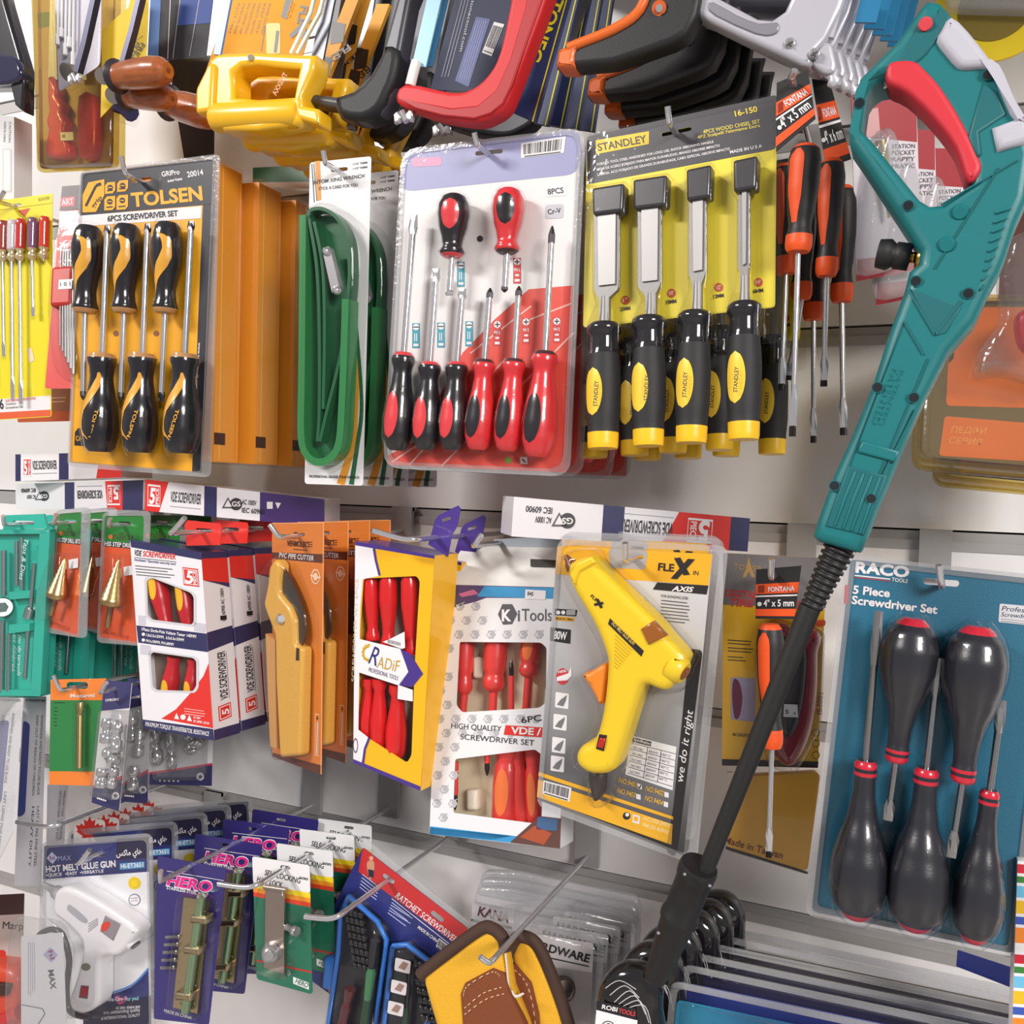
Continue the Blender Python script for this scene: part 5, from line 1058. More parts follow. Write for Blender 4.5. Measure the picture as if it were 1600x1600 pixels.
mb = MB(); lathe(mb, fr.p(1556, 10, 0), fr.p(1556, 10, 0) + Vector((0, 0, .004)), [(0, 82*fr.s(1556, 10)), (1, 82*fr.s(1556, 10))], C(236, 206, 30, .4), 48); lathe(mb, fr.p(1556, 10, .004), fr.p(1556, 10, .004) + Vector((0, 0, .001)), [(0, 50*fr.s(1556, 10)), (1, 50*fr.s(1556, 10))], C(130, 110, 40, .4), 40); part('disc', mb, t)
mb = MB(); dome(mb, [fr.p(x, y, .012) for x, y in rounded([(1470, -60), (1640, -60), (1640, 22), (1478, 18)], 6)], .006, .02, .004, FLANGE, 3); part('cover', mb, t)
c = Card('dark_pack', 'brown translucent pack at the right edge beside the grip', 'pack', [(1568, 280), (1680, 270), (1680, 470), (1560, 470)], .07, C(88, 48, 40, .3, 0, .4), r=8); c.done(); mb = MB(); c.sheet(mb, [(1562, 274), (1684, 262), (1684, 476), (1556, 476)], 10); part('blister', mb, c.t)
# ================================================================ left side
# yellow card of small drivers
q = [(-62, 322), (82, 302), (80, 651), (-66, 660)]
YL = C(240, 222, 26, .35, 0, .3)
c = Card('small_driver_set', 'bright yellow card of slim clear-handled drivers at the left edge', 'screwdriver set', q, .165, YL, r=3, holes=[slot(22, 321, 24, 5, -.12)])
c.text('SO-0135K', (60, 314), (78, 311), 5, C(90, 90, 20), 3, 0); c.poly([(28, 329), (47, 325), (38, 339)], C(200, 70, 40), 2); c.line((-60, 336), (82, 317), .8, C(190, 170, 20))
c.poly([(-66, 628), (79, 618), (79, 640), (-66, 648)], WHITE); c.poly([(-66, 648), (79, 640), (79, 650), (-66, 659)], C(226, 96, 50)); c.text('6', (0, 639), (6, 638.5), 16, INK, 3, .02); c.text('ELECTRONIC SCREWDRIVER', (9, 628), (56, 624), 4, C(220, 120, 110), 3); c.text('Screwdriver', (9, 633), (25, 632), 4, INK, 3, 0); c.text('Screwdriver Set', (9, 639), (36, 637), 4, INK, 3, 0)
c.poly([(42, 546), (49, 543), (54, 563), (46, 567)], C(240, 220, 190), 3)
c.done(); sh = MB()
for x, cm, ty in ((-18, (150, 60, 50), 600), (4, (150, 60, 50), 557), (18, (200, 196, 200), 623), (31, (190, 50, 50), 631), (50, (120, 80, 110), 494), (68, (200, 60, 40), 381)):
    pr = [(0, .8), (.05, 1), (.72, .95), (.8, .55), (.86, .9), (.95, .9), (1, .4)]; m_ = C(*cm, .12, 0, .8)
    driver(c.fr, c.t, (x+2, 346-x*.1), (x, 410-x*.06), (x+2, ty), 15, pr, lambda t, th, m_=m_: m_ if t < .75 else C(210, 190, 150, .15, .5), 5, 'flat', n=8, rings=14)
    lathe(sh, c.p(x+2, 344-x*.1, .005), c.p(x, 414-x*.06, .005), [(0, .006), (1, .006)], CLEAR, 10, end=False)
c.sheet(sh, q, 3, .002); part('blister', sh, c.t); hook((22, 321), .165, (6, 300), 'chrome hook through the bright yellow card of slim drivers')
# red hex key holder
RA = C(206, 50, 42, .4, 0, .2)
c = Card('hex_key_set', 'red hex key holder on a red and black card squeezed beside the yellow screwdriver card', 'hex key set', [(97, 291), (140, 288), (125, 607), (70, 607)], .15, RA, r=4)
c.poly([(97, 291), (140, 288), (139, 327), (93, 330)], C(62, 48, 50)); c.poly([(96, 309), (117, 307), (116, 322), (94, 323)], C(220, 60, 70), 2); c.text('ART', (97, 321), (115, 319), 10, WHITE, 3, 0); c.done()
mb = MB(); dome(mb, [c.p(x, y, .012) for x, y in rounded([(82, 418), (117, 415), (114, 478), (79, 480)], 6)], .001, .016, .005, C(196, 48, 40, .4), 3); part('holder', mb, c.t)
mb = MB(); fill(mb, [c.p(x, y, .0165) for x, y in ((92, 437), (113, 436), (112, 451), (91, 452))], WHITE); text(mb, c.fr, '1 0 1', (94, 447), (110, 446), 6, INK, .0168); part('price_sticker', mb, c.t)
for i in range(6):
    mb = MB(); r = (1.2+.4*i)*c.fr.s(100, 500); x = 95 + i*4.2; tube(mb, smooth_path([c.p(x+14, 398-i*1.5, .012), c.p(x+4, 392, .012), c.p(x, 405, .012), c.p(x-1, 540 + i*9, .012)], 4), r, C(170, 168, 168, .3, 1), 6); part('hex_key', mb, c.t)
mb = MB(); dome(mb, [c.p(x, y, .015) for x, y in spx([(92, 345), (132, 340), (126, 480), (122, 580), (88, 582), (76, 480)], 3)], .001, .02, .006, CLEAR, 3); part('blister', mb, c.t)
c = Card('hanging_pack', 'brown-red pack low behind the red hex key holder', 'pack', [(26, 610), (112, 604), (110, 658), (28, 660)], .1, C(150, 92, 70, .35, 0, .3), r=2); c.poly([(26, 645), (110, 642), (110, 658), (28, 660)], C(196, 90, 50)); c.lines((80, 622), (105, 621), 2, 0, 6, C(220, 190, 170), 1.2); c.done()
# teal tap and die case
TC = C(52, 178, 158, .35, 0, .3, 0, 20, .05); TCD = C(40, 150, 134, .4)
fr = fit([(-90, 832), (80, 826), (64, 1090), (-90, 1086)], .17, .05, 0.0)
def tap_case(label):
    t = thing('tap_and_die_case', label, 'tool case', fr, 'teal tool cases'); P = lambda L, h=.0: [fr.p(x, y, h) for x, y in L]
    mb = MB(); OU = [(-90, 830), (68, 827), (80, 827), (64, 1088), (54, 1091), (-90, 1087)]
    slab(mb, P(OU), -.02, .0, TC); slab(mb, P([(5, 805), (64, 803), (70, 826), (0, 829)]), -.008, -.004, TC, None, [P(slot(33, 817, 34, 6, .02))])
    for L in ([(-90, 834), (-84, 834), (-84, 1082), (-90, 1082)], [(62, 830), (78, 829), (63, 1086), (48, 1086)], [(-90, 828), (72, 828), (71, 834), (-90, 835)], [(-90, 1078), (60, 1078), (62, 1088), (-90, 1086)], [(14, 925), (50, 922), (49, 934), (14, 937)], [(14, 976), (46, 974), (46, 986), (13, 990)]): slab(mb, P(L, .01), 0, .01, TC)
    part('case_body', mb, t)
    mb = MB(); CS = C(176, 190, 190, .25, .9); s_ = fr.s(5, 950)
    for L, r in (([(6, 860), (6, 930)], 4), ([(4, 970), (2, 1080)], 4), ([(34, 840), (34, 920)], 3), ([(54, 880), (48, 950)], 3), ([(48, 950), (44, 965)], 7), ([(44, 985), (39, 1060)], 3), ([(14, 990), (13, 1080)], 3), ([(26, 845), (26, 915)], 3)): 
        mm = MB(); tube(mm, [fr.p(*p, .008) for p in L], r*s_, CS, 8); part('tap', mm, t)
    lathe(mb, fr.p(4, 949, .002), fr.p(4, 949, .014), [(0, 15*s_), (.9, 15*s_), (1, 13*s_)], CS, 20); lathe(mb, fr.p(4, 949, .014), fr.p(4, 949, .0145), [(0, 8*s_), (1, 8*s_)], C(60, 90, 88), 6); part('die_stock', mb, t)
    mb = MB(); text(mb, fr, 'Taps & Dies', (38, 842), (30, 906), 7, C(214, 238, 232), .011, .0, .3); text(mb, fr, 'Jeu de tarauds', (29, 990), (27, 1056), 6, C(214, 238, 232), .0012, .0, .3); text(mb, fr, 'et filières', (21, 992), (19, 1050), 6, C(214, 238, 232), .0012, 0, .3); part('lettering', mb, t)
    mb = MB(); dome(mb, P(OU, .012), .0, .012, .004, CLEAR, 3, closed=False); part('clear_lid', mb, t)
    return t
t = tap_case('teal plastic tap and die case, frontmost at the left edge')
behind(t, [(.012, .036, 0, 0), (.05, .09, -.004, 0)], ['teal tap and die case directly behind the front one', 'teal case deep behind the orange step drill cards'], 'teal tool cases')
hook((33, 817), .165, (5, 806), 'chrome hook through the tab of the teal case')
# step drill cards
GN = C(34, 130, 48, .35, 0, .3); OD = C(222, 88, 44, .35, 0, .3)
def step_card(quad, d, label, tip, base, end, w_, fl):
    c = Card('step_drill_pack', label, 'drill bit', quad, d, OD, 'step drill cards', r=4, holes=[slot((quad[0][0]+quad[1][0])/2, quad[0][1]+12, 20, 6, .03)], reg=.15)
    b = Bi(*[Vector((x, y, 0)) for x, y in quad]); U = lambda x, y: (b.p(x, y).x, b.p(x, y).y)
    c.poly([U(0, 0), U(1, 0), U(1, .215), U(0, .205)], GN); c.poly([U(0, .205), U(1, .215), U(1, .262), U(0, .248)], C(40, 36, 36)); c.text('HSS STEP DRILL BITS', U(.04, .243), U(.96, .253), 7, WHITE, 3, .02); c.text('niku', U(.22, .19), U(.72, .195), 13, C(70, 84, 40), 3, .02); c.poly(circ(*U(.18, .17), 3.5), C(220, 110, 50), 3); c.text('JINKA TOOLS CO.,LTD', U(.08, .955), U(.7, .97), 5, C(150, 50, 30), 3, 0)
    c.done(); n = node('step_drill', c.t); s_ = c.fr.s(*base); A, B, E_ = c.p(*tip, w_*s_*.45), c.p(*base, w_*s_*.45), c.p(*end, w_*s_*.45); mb = MB(); P = []
    for i in range(9): r = (.1 + .9*i/8)*w_*s_/2; P += [(i/9, r), ((i+.8)/9, r*1.03)]
    lathe(mb, A, B, P + [(1, w_*s_/2), (1.02, w_*s_/2)], C(206, 176, 120, .28, 1), 20); part('stepped_cone', mb, n)
    mb = MB(); lathe(mb, B, E_, [(0, w_*s_*.3), (.12, w_*s_*.3), (.13, w_*s_*.13), (1, w_*s_*.13)], C(190, 160, 120, .28, 1), 10); part('shank', mb, n)
    mb = MB(); x0, y0 = base; fill(mb, [c.p(x, y, .003) for x, y in ((x0+18, y0-56), (x0+33, y0-59), (x0+33, y0-44), (x0+19, y0-42))], WHITE)
    part('price_sticker', mb, c.t)
    mb = MB(); m = w_*.62; dome(mb, [c.p(x, y, w_*s_*.4) for x, y in rounded([(tip[0]-6, tip[1]-6), (tip[0]+8, tip[1]-6), (base[0]+m, base[1]+8), (end[0]+8, end[1]+8), (end[0]-8, end[1]+8), (base[0]-m, base[1]+6)], 6)], .001, w_*s_*1.0, .004, CLEAR, 3, closed=False)
    Q = [(quad[0][0]-3, quad[0][1]-6), (quad[1][0]+fl, quad[1][1]-8), (quad[2][0]+fl, quad[2][1]+2), (quad[3][0]-3, quad[3][1]+7)]; c.sheet(mb, Q, 8); c.rim(mb, Q, [(quad[0][0]+1, quad[0][1]), (quad[1][0]-1, quad[1][1]), (quad[2][0]-1, quad[2][1]-4), (quad[3][0]+1, quad[3][1]-2)], 9); part('blister', mb, c.t); return c.t
t = step_card([(91, 803), (128, 800), (122, 996), (73, 981)], .165, 'step drill card nearest the teal case, front one', (102, 870), (89, 931), (80, 961), 29, 12)
behind(t, [(.0, .03, 0, 0), (.0, .07, 0, .01)], ['step drill card directly behind the one nearest the teal case', 'step drill card third back beside the teal case'], 'step drill cards')
t = step_card([(163, 806), (226, 806), (220, 1008), (154, 997)], .162, 'wider step drill card half hidden by the white screwdriver boxes, front one', (186, 872), (175, 942), (168, 980), 34, 8)
behind(t, [(.004, .04, 0, 0), (.008, .075, 0, .01)], ['step drill card directly behind the wider one', 'hindmost step drill card beside the red box tabs'], 'step drill cards')
hook((108, 815), .165, (88, 804), 'chrome hook of the step drill card nearest the teal case'); hook((194, 818), .162, (172, 811), 'chrome hook of the wider step drill card')
# orange and green drill bit card and clear fitting packs
q = [(79, 1062), (166, 1060), (158, 1228), (77, 1226)]
c = Card('drill_bit_pack', 'orange and green card with one gold drill bit', 'drill bit', q, .165, C(42, 128, 66, .4, 0, .2), r=3, holes=[[(101, 1056.5), (142, 1059), (140, 1079), (104, 1078)]] if 0 else [slot(121, 1071, 34, 11, 0)])
c.poly([(79, 1062), (166, 1060), (164, 1094), (79, 1094)], C(240, 132, 50)); c.poly([(77, 1205), (160, 1206), (158, 1228), (77, 1226)], C(240, 132, 50)); c.text('M-sturm!', (110, 1090), (148, 1089), 6, WHITE, 3, .02); c.lines((84, 1098), (104, 1098), 1, 0, 5, INK, 1); c.lines((84, 1106), (90, 1106), 6, 0, 5.5, INK, 1)
c.done(); n = node('drill_bit', c.t); mb = MB(); s_ = c.fr.s(124, 1150); lathe(mb, c.p(126, 1098, .008), c.p(125, 1118, .008), [(0, 5*s_), (.4, 6*s_), (1, 3.5*s_)], GOLD, 10); part('head', mb, n); mb = MB(); lathe(mb, c.p(125, 1118, .008), c.p(124, 1200, .008), [(0, 4.6*s_), (1, 4.6*s_)], GOLD, 10); part('shank', mb, n)
mb = MB(); dome(mb, [c.p(x, y, .01) for x, y in rounded([(116, 1094), (136, 1094), (135, 1206), (115, 1206)], 6)], .001, .015, .004, CLEAR, 3); c.sheet(mb, q, 4, .0018); part('blister', mb, c.t); hook((121, 1071), .165, (84, 1055), 'chrome hook of the orange and green drill bit card')
def fit_pack(quad, d, label, pieces, hk):
    c = Card('fitting_pack', label, 'pack', quad, d, C(226, 224, 228, .35, 0, .3), 'clear packs of chrome fittings', r=3); b = Bi(*[Vector((x, y, 0)) for x, y in quad]); U = lambda x, y: (b.p(x, y).x, b.p(x, y).y)
    c.poly([U(0, 0), U(1, 0), U(1, .2), U(0, .25)], C(58, 56, 104)); c.poly([U(0, .86), U(1, .72), U(1, 1), U(0, 1)], C(52, 50, 96)); c.poly([U(0, .86), U(1, .72), U(1, .745), U(0, .885)], C(210, 50, 80), 2); c.poly(circ(*U(.82, .89), 6), WHITE, 3); x, y = U(.82, .89)
    c.poly([(x + (5 if i % 2 == 0 else 2)*math.sin(i*PI/5), y - (5 if i % 2 == 0 else 2)*math.cos(i*PI/5)) for i in range(10)], C(52, 50, 96), 4); c.text('CHROME', U(.12, .17), U(.6, .15), 4, WHITE, 3)
    for i in range(5): c.poly(circ(*U(.2 + i*.07, .95), 1.6, 6), WHITE, 3)
    c.done(); s_ = c.fr.s(*U(.5, .5)); h = .012
    for A, B, r in pieces:
        mb = MB(); lathe(mb, c.p(*U(*A), h), c.p(*U(*B), h), [(0, r*.8*s_), (.1, r*s_), (.35, r*s_), (.37, r*.7*s_), (.6, r*.7*s_), (.62, r*s_), (.95, r*s_), (1, r*.7*s_)], CHROME, 12); part('fitting', mb, c.t)
    mb = MB(); dome(mb, [c.p(*U(x, y), .01) for x, y in rounded([(.1, .24), (.9, .22), (.88, .92), (.12, .94)], .08)], .001, .022, .008, BAG, 3); part('bag', mb, c.t)
    return c
fit_pack([(163, 1063), (206, 1066), (186, 1268), (143, 1254)], .168, 'clear pack of chrome fittings beside the orange and green card', (((.3, .3), (.32, .5), 10), ((.62, .32), (.7, .56), 8), ((.35, .56), (.7, .64), 9), ((.3, .7), (.3, .86), 10), ((.7, .68), (.66, .84), 7)), 1)
fit_pack([(200, 1060), (234, 1062), (231, 1256), (186, 1252)], .14, 'second clear pack of chrome fittings, next to the white boxes', (((.3, .3), (.35, .5), 8), ((.65, .4), (.6, .62), 8), ((.5, .7), (.45, .9), 8)), 0)
fit_pack([(222, 1092), (334, 1100), (331, 1228), (230, 1226)], .1, 'wide fittings card with a white star badge, below the white boxes', (((.15, .35), (.18, .75), 9), ((.38, .4), (.4, .8), 7), ((.62, .38), (.8, .5), 8), ((.6, .55), (.85, .48), 6), ((.7, .44), (.72, .6), 9)), 0)
hook((180, 1074), .168, (166, 1067), 'chrome hook of the chrome fittings packs')
for i, (quad, d, lb) in enumerate((([(66, 1024), (121, 1023), (118, 1065), (66, 1064)], .08, 'navy card deep behind the orange and green drill bit card'), ([(160, 1035), (228, 1018), (226, 1062), (160, 1062)], .055, 'amber plastic pack crumpled above the fittings packs'))):
    c = Card('hanging_pack', lb, 'pack', quad, d, (C(34, 40, 84), C(166, 112, 60, .3, 0, .5, .5, 60))[i], r=3); c.done()
# long white blade packs at the left edge
BP = C(226, 224, 230, .35, 0, .3); BB = C(54, 66, 140)
for i, (quad, d, lb) in enumerate((([(-40, 1088), (36, 1090), (20, 1300), (-70, 1480)], .125, 'long white blade pack at the left edge, front one'), ([(36, 1090), (72, 1088), (64, 1384), (22, 1384)], .1, 'long white blade pack with a navy strip, second from the left edge'), ([(74, 1226), (106, 1226), (100, 1318), (72, 1330)], .075, 'white blade pack deepest behind the orange and green card'))):
    c = Card('blade_pack', lb, 'pack', quad, d, BP, 'long white blade packs', r=2); b = Bi(*[Vector((x, y, 0)) for x, y in quad]); U = lambda x, y: (b.p(x, y).x, b.p(x, y).y)
    if i < 2: c.poly(rounded([U(.05 if i else .4, .12), U(.35 if i else .75, .14), U(.3 if i else .72, .62), U(.0 if i else .3, .64)], 6), BB); c.text('GET THE BLADES INTO SHAPE', U(.1 if i else .5, .02), U(.95, .03), 4, INK, 3)
    for k in range(2): c.text(('SHARPENED AND READY TO USE BLADE', 'KEEP OUT OF REACH OF CHILDREN')[k], U(.8-.2*k, .1), U(.74-.2*k, .52), 4, INK, 3, 0); c.text(('LAST LONG FINE STEEL', 'HEAVY DUTY')[k], U(.76-.2*k, .58), U(.7-.2*k, .9), 4, INK, 3, 0)
    c.done(); mb = MB(); c.sheet(mb, quad, 3, .0016); part('sleeve', mb, c.t)
# small white glue guns on navy cards
NV = C(44, 50, 112, .3, 0, .4)
q = [(69, 1322), (232, 1309), (236, 1606), (64, 1606)]
c = Card('glue_gun_pack', '', 'glue gun', q, .165, C(236, 235, 240, .35, 0, .3), r=5, yaw=-.03, pitch=0.0, holes=[slot(145, 1336, 34, 7, -.08)])
c.poly([(69, 1322), (232, 1309), (233, 1362), (67, 1374)], NV); c.poly([(182, 1311), (232, 1308), (233, 1340), (182, 1344)], C(40, 36, 66), 2)
c.text('HOT MELT GLUE GUN', (72, 1363), (181, 1354), 10, WHITE, 3, .035); c.text('•QUICK  •EASY  •VERSATILE', (72, 1370), (162, 1363), 5, WHITE, 3)
c.poly([(187, 1349), (226, 1346), (226, 1356), (187, 1359)], C(80, 150, 200), 3); c.text('HI-ET3651', (189, 1357), (224, 1354), 7, WHITE, 4)
c.poly([(81, 1331), (90, 1340), (82, 1350), (73, 1341)], C(200, 200, 226), 3); c.text('hi', (78, 1344), (86, 1343), 7, C(120, 60, 120), 4); c.text('MAX', (91, 1345), (111, 1344), 8, C(170, 176, 220), 3, 0)
c.text('\uFEB2\uFEDB\uFE8E\uFEE3 \uFEF1\uFE8E\uFEEB', (182, 1338), (222, 1334), 9, WHITE, 3, .02)
c.poly(circ(210, 1380, 10), C(246, 214, 40), 2); c.poly(circ(210, 1380, 7.5), C(224, 186, 30), 3); c.poly(circ(210, 1380, 6.6), C(246, 214, 40), 4); c.poly(circ(210, 1406, 9.5), C(120, 120, 140), 2); c.poly(circ(210, 1406, 8), WHITE, 3); c.lines((204, 1404), (216, 1403), 2, 0, 4, C(120, 120, 140), 1, 3 + 1)
c.poly(spx([(232, 1515), (205, 1542), (165, 1556)], 5, False) + [(140, 1606), (236, 1606)], NV); c.poly([(130, 1572), (236, 1556), (236, 1606), (130, 1606)], C(40, 36, 66), 2)
for A, B in zip(spx([(232, 1513), (205, 1540), (165, 1554)], 4, False), spx([(232, 1513), (205, 1540), (165, 1554)], 4, False)[1:]): c.line(A, B, 3, C(90, 140, 210), 3)
c.text('We Care', (168, 1565), (192, 1563), 6, WHITE, 3, .02); c.text('For you!', (196, 1564), (217, 1562), 6, C(150, 220, 230), 3, .02); c.text('AC 220V~ 50/60Hz 20W', (181, 1577), (219, 1575), 4, WHITE, 3); c.text('into outstanding quality', (162, 1585), (219, 1580), 6, WHITE, 3, 0); c.text('of INTERNATIONAL QUALITY', (158, 1594), (219, 1588), 5, WHITE, 3, 0); c.poly(spx([(186, 1570), (180, 1558), (186, 1556), (190, 1562), (196, 1556), (199, 1562)], 3), C(220, 90, 150), 2)
c.done(); GW = C(232, 229, 232, .3, 0, .4)
mb = MB(); dome(mb, [c.p(x, y, .02) for x, y in spx([(90, 1394), (103, 1384), (122, 1388), (152, 1403), (184, 1423), (214, 1446), (218, 1458), (206, 1476), (190, 1492), (168, 1493), (160, 1506), (159, 1560), (148, 1576), (131, 1582), (116, 1574), (111, 1562), (123, 1527), (131, 1496), (132, 1468), (110, 1444), (88, 1424)], 3)], .002, .026, .007, GW, 4)
fill(mb, [c.p(x, y, .0265) for x, y in spx([(105, 1418), (110, 1414), (134, 1434), (136, 1441), (128, 1441), (107, 1424)], 3)], C(176, 174, 182))
for i in range(4): tube(mb, [c.p(140+i*4, 1436+i*1.5, .0262), c.p(146+i*4, 1452-i*2, .0262)] if 0 else [c.p(138, 1450-i*4+6, .0262), c.p(153, 1440-i*3+4, .0262)], .0005, C(150, 148, 156), 5)
fill(mb, [c.p(x, y, .0265) for x, y in circ(134, 1511, 7.5, 16, 6)], C(130, 128, 110)); part('body', mb, c.t)
mb = MB(); s_ = c.fr.s(90, 1395); lathe(mb, c.p(96, 1398, .014), c.p(66, 1380, .014), [(0, 11*s_), (.3, 9*s_), (.32, 6.5*s_), (1, 2*s_)], C(205, 203, 206, .3, .5), 14); part('nozzle', mb, c.t)
mb = MB(); dome(mb, [c.p(x, y, .027) for x, y in ((164, 1431), (188, 1444), (176, 1470), (156, 1455))], .024, .0275, .001, C(150, 140, 146, .25), 2); fill(mb, [c.p(x, y, .0278) for x, y in spx([(160, 1443), (170, 1440), (171, 1448), (162, 1456), (158, 1452)], 3)], C(220, 70, 50)); part('glue_window', mb, c.t)
mb = MB(); slab(mb, [c.p(x, y, .027) for x, y in ((126, 1540), (138, 1541), (136, 1561), (123, 1559))], .024, .0268, C(120, 90, 92)); slab(mb, [c.p(x, y, .028) for x, y in ((128, 1543), (136, 1544), (134, 1557), (126, 1556))], .026, .028, C(176, 44, 50, .25)); part('switch', mb, c.t)
mb = MB(); lathe(mb, c.p(204, 1464, .014), c.p(212, 1476, .014), [(0, 12*s_), (1, 11*s_)], GW, 14); lathe(mb, c.p(210, 1473, .014), c.p(213, 1478, .014), [(0, 6*s_), (1, 7*s_)], C(70, 66, 70), 10); part('rear_socket', mb, c.t)
mb = MB(); dome(mb, [c.p(x, y, .02) for x, y in rounded([(62, 1376), (110, 1372), (226, 1440), (226, 1470), (170, 1504), (166, 1590), (104, 1590), (120, 1500), (120, 1470), (76, 1430)], 10)], .0015, .032, .012, CLEAR, 4, closed=False)
Q = [(64, 1315), (237, 1302), (242, 1612), (58, 1612)]; c.sheet(mb, Q, 12); c.rim(mb, Q, [(71, 1325), (229, 1312), (233, 1604), (67, 1604)], 14); part('blister', mb, c.t)
mb = MB(); tube(mb, smooth_path([c.p(x, y, .036) for x, y in ((56, 1478), (62, 1460), (82, 1452), (98, 1462), (108, 1500), (104, 1545), (110, 1580), (140, 1590))], 5), .004, C(60, 54, 62, .4, 0, .3), 8); cordp = part('power_cord', mb, c.t)
L = ['navy and white card of a small white glue gun, %s of its row' % w for w in ('frontmost', 'second', 'third', 'fourth', 'hindmost')]
c.t['label'] = L[0]; behind(c.t, [(-.002, .032, 0, .0), (.006, .062, 0, .006), (.01, .09, 0, 0), (.016, .114, 0, -.005)], L[1:], 'small glue gun cards', ('power_cord', 'body', 'glue_window', 'switch', 'rear_socket', 'nozzle'))
hook((145, 1337), .165, (140, 1328), 'chrome hook through the small white glue gun cards')
b = Card('leaflet', 'white leaflet with turned lettering in front of the small white glue gun', 'leaflet', [(33, 1463), (98, 1457), (104, 1612), (33, 1612)], .21, C(232, 230, 238, .4), r=2, yaw=0, pitch=0)
b.text('MAX', (75, 1516), (79, 1546), 9, C(70, 66, 90), 3, .02); b.poly([(78, 1480), (90, 1492), (80, 1504), (67, 1492)], C(180, 180, 214), 2); b.text('hi', (75, 1486), (79, 1500), 8, C(150, 60, 110), 3, .02)
for i in range(4): b.lines((44+i*3, 1472), (44+i*3.4, 1560), 1, 0, 0, C(190, 188, 200), .8)
for A, B_ in zip([(34, 1570), (66, 1576), (70, 1584), (56, 1606)], [(66, 1576), (70, 1584), (56, 1606), (50, 1612)]): b.line(A, B_, 1, INK, 3)
b.done('sheet'); mb = MB(); dome(mb, [b.p(x, y, .004) for x, y in spx([(22, 1450), (60, 1436), (104, 1450), (110, 1540), (110, 1620), (20, 1620)], 3)], .002, .012, .006, BAG, 3); part('bag', mb, b.t)
# maple leaf cards
def leafcard(x, y, d, label, i):
    c = Card('hang_card', label, 'card', [(x, y), (x+48, y+4), (x+46, y+60), (x-2, y+60)], d, C(230, 222, 216, .4), 'cards with a red maple leaf', r=8)
    cx, cy = x+24, y+20; P = [(0, -1), (.16, -.62), (.42, -.74), (.36, -.3), (.62, -.5), (.68, -.32), (.98, -.36), (.84, .02), (.95, .1), (.5, .42), (.55, .6), (.08, .52), (.06, 1)]
    c.poly([(cx+a*22, cy+b*22) for a, b in P] + [(cx-a*22, cy+b*22) for a, b in P[::-1][:-1]], C(206, 46, 40), 2); c.done()
for i, (x, y) in enumerate(((116, 1277), (138, 1274), (154, 1268), (172, 1263), (192, 1256), (208, 1250))): leafcard(x, y, .13 - i*.02, 'card with a red maple leaf behind the small glue guns, %s from the front' % ('first', 'second', 'third', 'fourth', 'fifth', 'sixth')[i], i)
P_ = at(112, 1300, .14)
hook((118, 1276), .16, (26, 1284), 'long chrome hook with upturned tip holding the maple leaf cards', .02)
# steel bolts on violet cards
HV = C(50, 42, 112, .4, 0, .3); MG = C(226, 40, 140)
q = [(246, 1337), (354, 1357), (326, 1602), (240, 1592)]
c = Card('bolt_pack', '', 'door bolt', q, .18, HV, r=4, yaw=-.02, pitch=-.03, holes=[slot(293, 1356, 16, 5, .15)])
c.text('HERO', (259, 1383), (331, 1395), 18, WHITE, 3, .06, .1); c.text('HERO', (260, 1382), (330, 1394), 16, MG, 4, .04, .1); c.text('STAINLESS STEEL BOLT', (260, 1389), (325, 1401), 5, WHITE, 3); c.text('MADE IN CHINA', (256, 1581), (299, 1593), 5, WHITE, 3, 0); c.line((261, 1361), (350, 1376), .8, WHITE, 2)
c.done(); BG = C(196, 176, 140, .3, 1.0); n = node('door_bolt', c.t)
mb = MB(); slab(mb, [c.p(x, y, .004) for x, y in ((287, 1402), (326, 1408), (308, 1584), (270, 1574))], .001, .004, BG)
for x, y in ((290, 1418), (320, 1424), (278, 1534), (304, 1568), (282, 1568), (306, 1540)): lathe(mb, c.p(x, y, .004), c.p(x, y, .0044), [(0, .0012), (1, .0012)], C(60, 50, 40), 8)
part('plate', mb, n)
mb = MB(); s_ = c.fr.s(300, 1480); lathe(mb, c.p(315, 1400, .01), c.p(290, 1580, .01), [(0, 7*s_), (1, 7*s_)], C(150, 178, 140, .22, .8), 12); part('rod', mb, n)  # a green reflection is put into the rod's metal colour
for (x, y) in ((313, 1436), (302, 1484), (289, 1556)):
    mb = MB(); dome(mb, [c.p(a, b_, .012) for a, b_ in rounded([(x-13, y-8), (x+13, y-5), (x+12, y+8), (x-14, y+5)], 3)], .003, .017, .004, BG, 3); part('keeper', mb, n)
for i in range(5):
    mb = MB(); x, y = 256+i*2.0, 1512 - i*12; lathe(mb, c.p(x-4, y, .005), c.p(x+18, y-1, .005), [(0, 2.8*s_), (.9, 2.8*s_), (.92, 4.4*s_), (1, 3*s_)], C(190, 188, 190, .3, 1), 8); part('screw', mb, c.t)
mb = MB(); dome(mb, [c.p(x, y, .012) for x, y in rounded([(282, 1396), (334, 1404), (316, 1590), (264, 1580)], 4)], .001, .022, .005, CLEAR, 3); part('blister', mb, c.t)
L = ['violet card with a steel door bolt, %s of its row' % w for w in ('frontmost', 'second', 'third', 'hindmost')]
c.t['label'] = L[0]; behind(c.t, [(.0, .045, .004, .0), (.01, .07, .012, .02), (.02, .1, .012, -.02)], L[1:], 'violet door bolt cards')
hook((296, 1352), .18, (251, 1361), 'long chrome hook of the violet door bolt cards', .03)
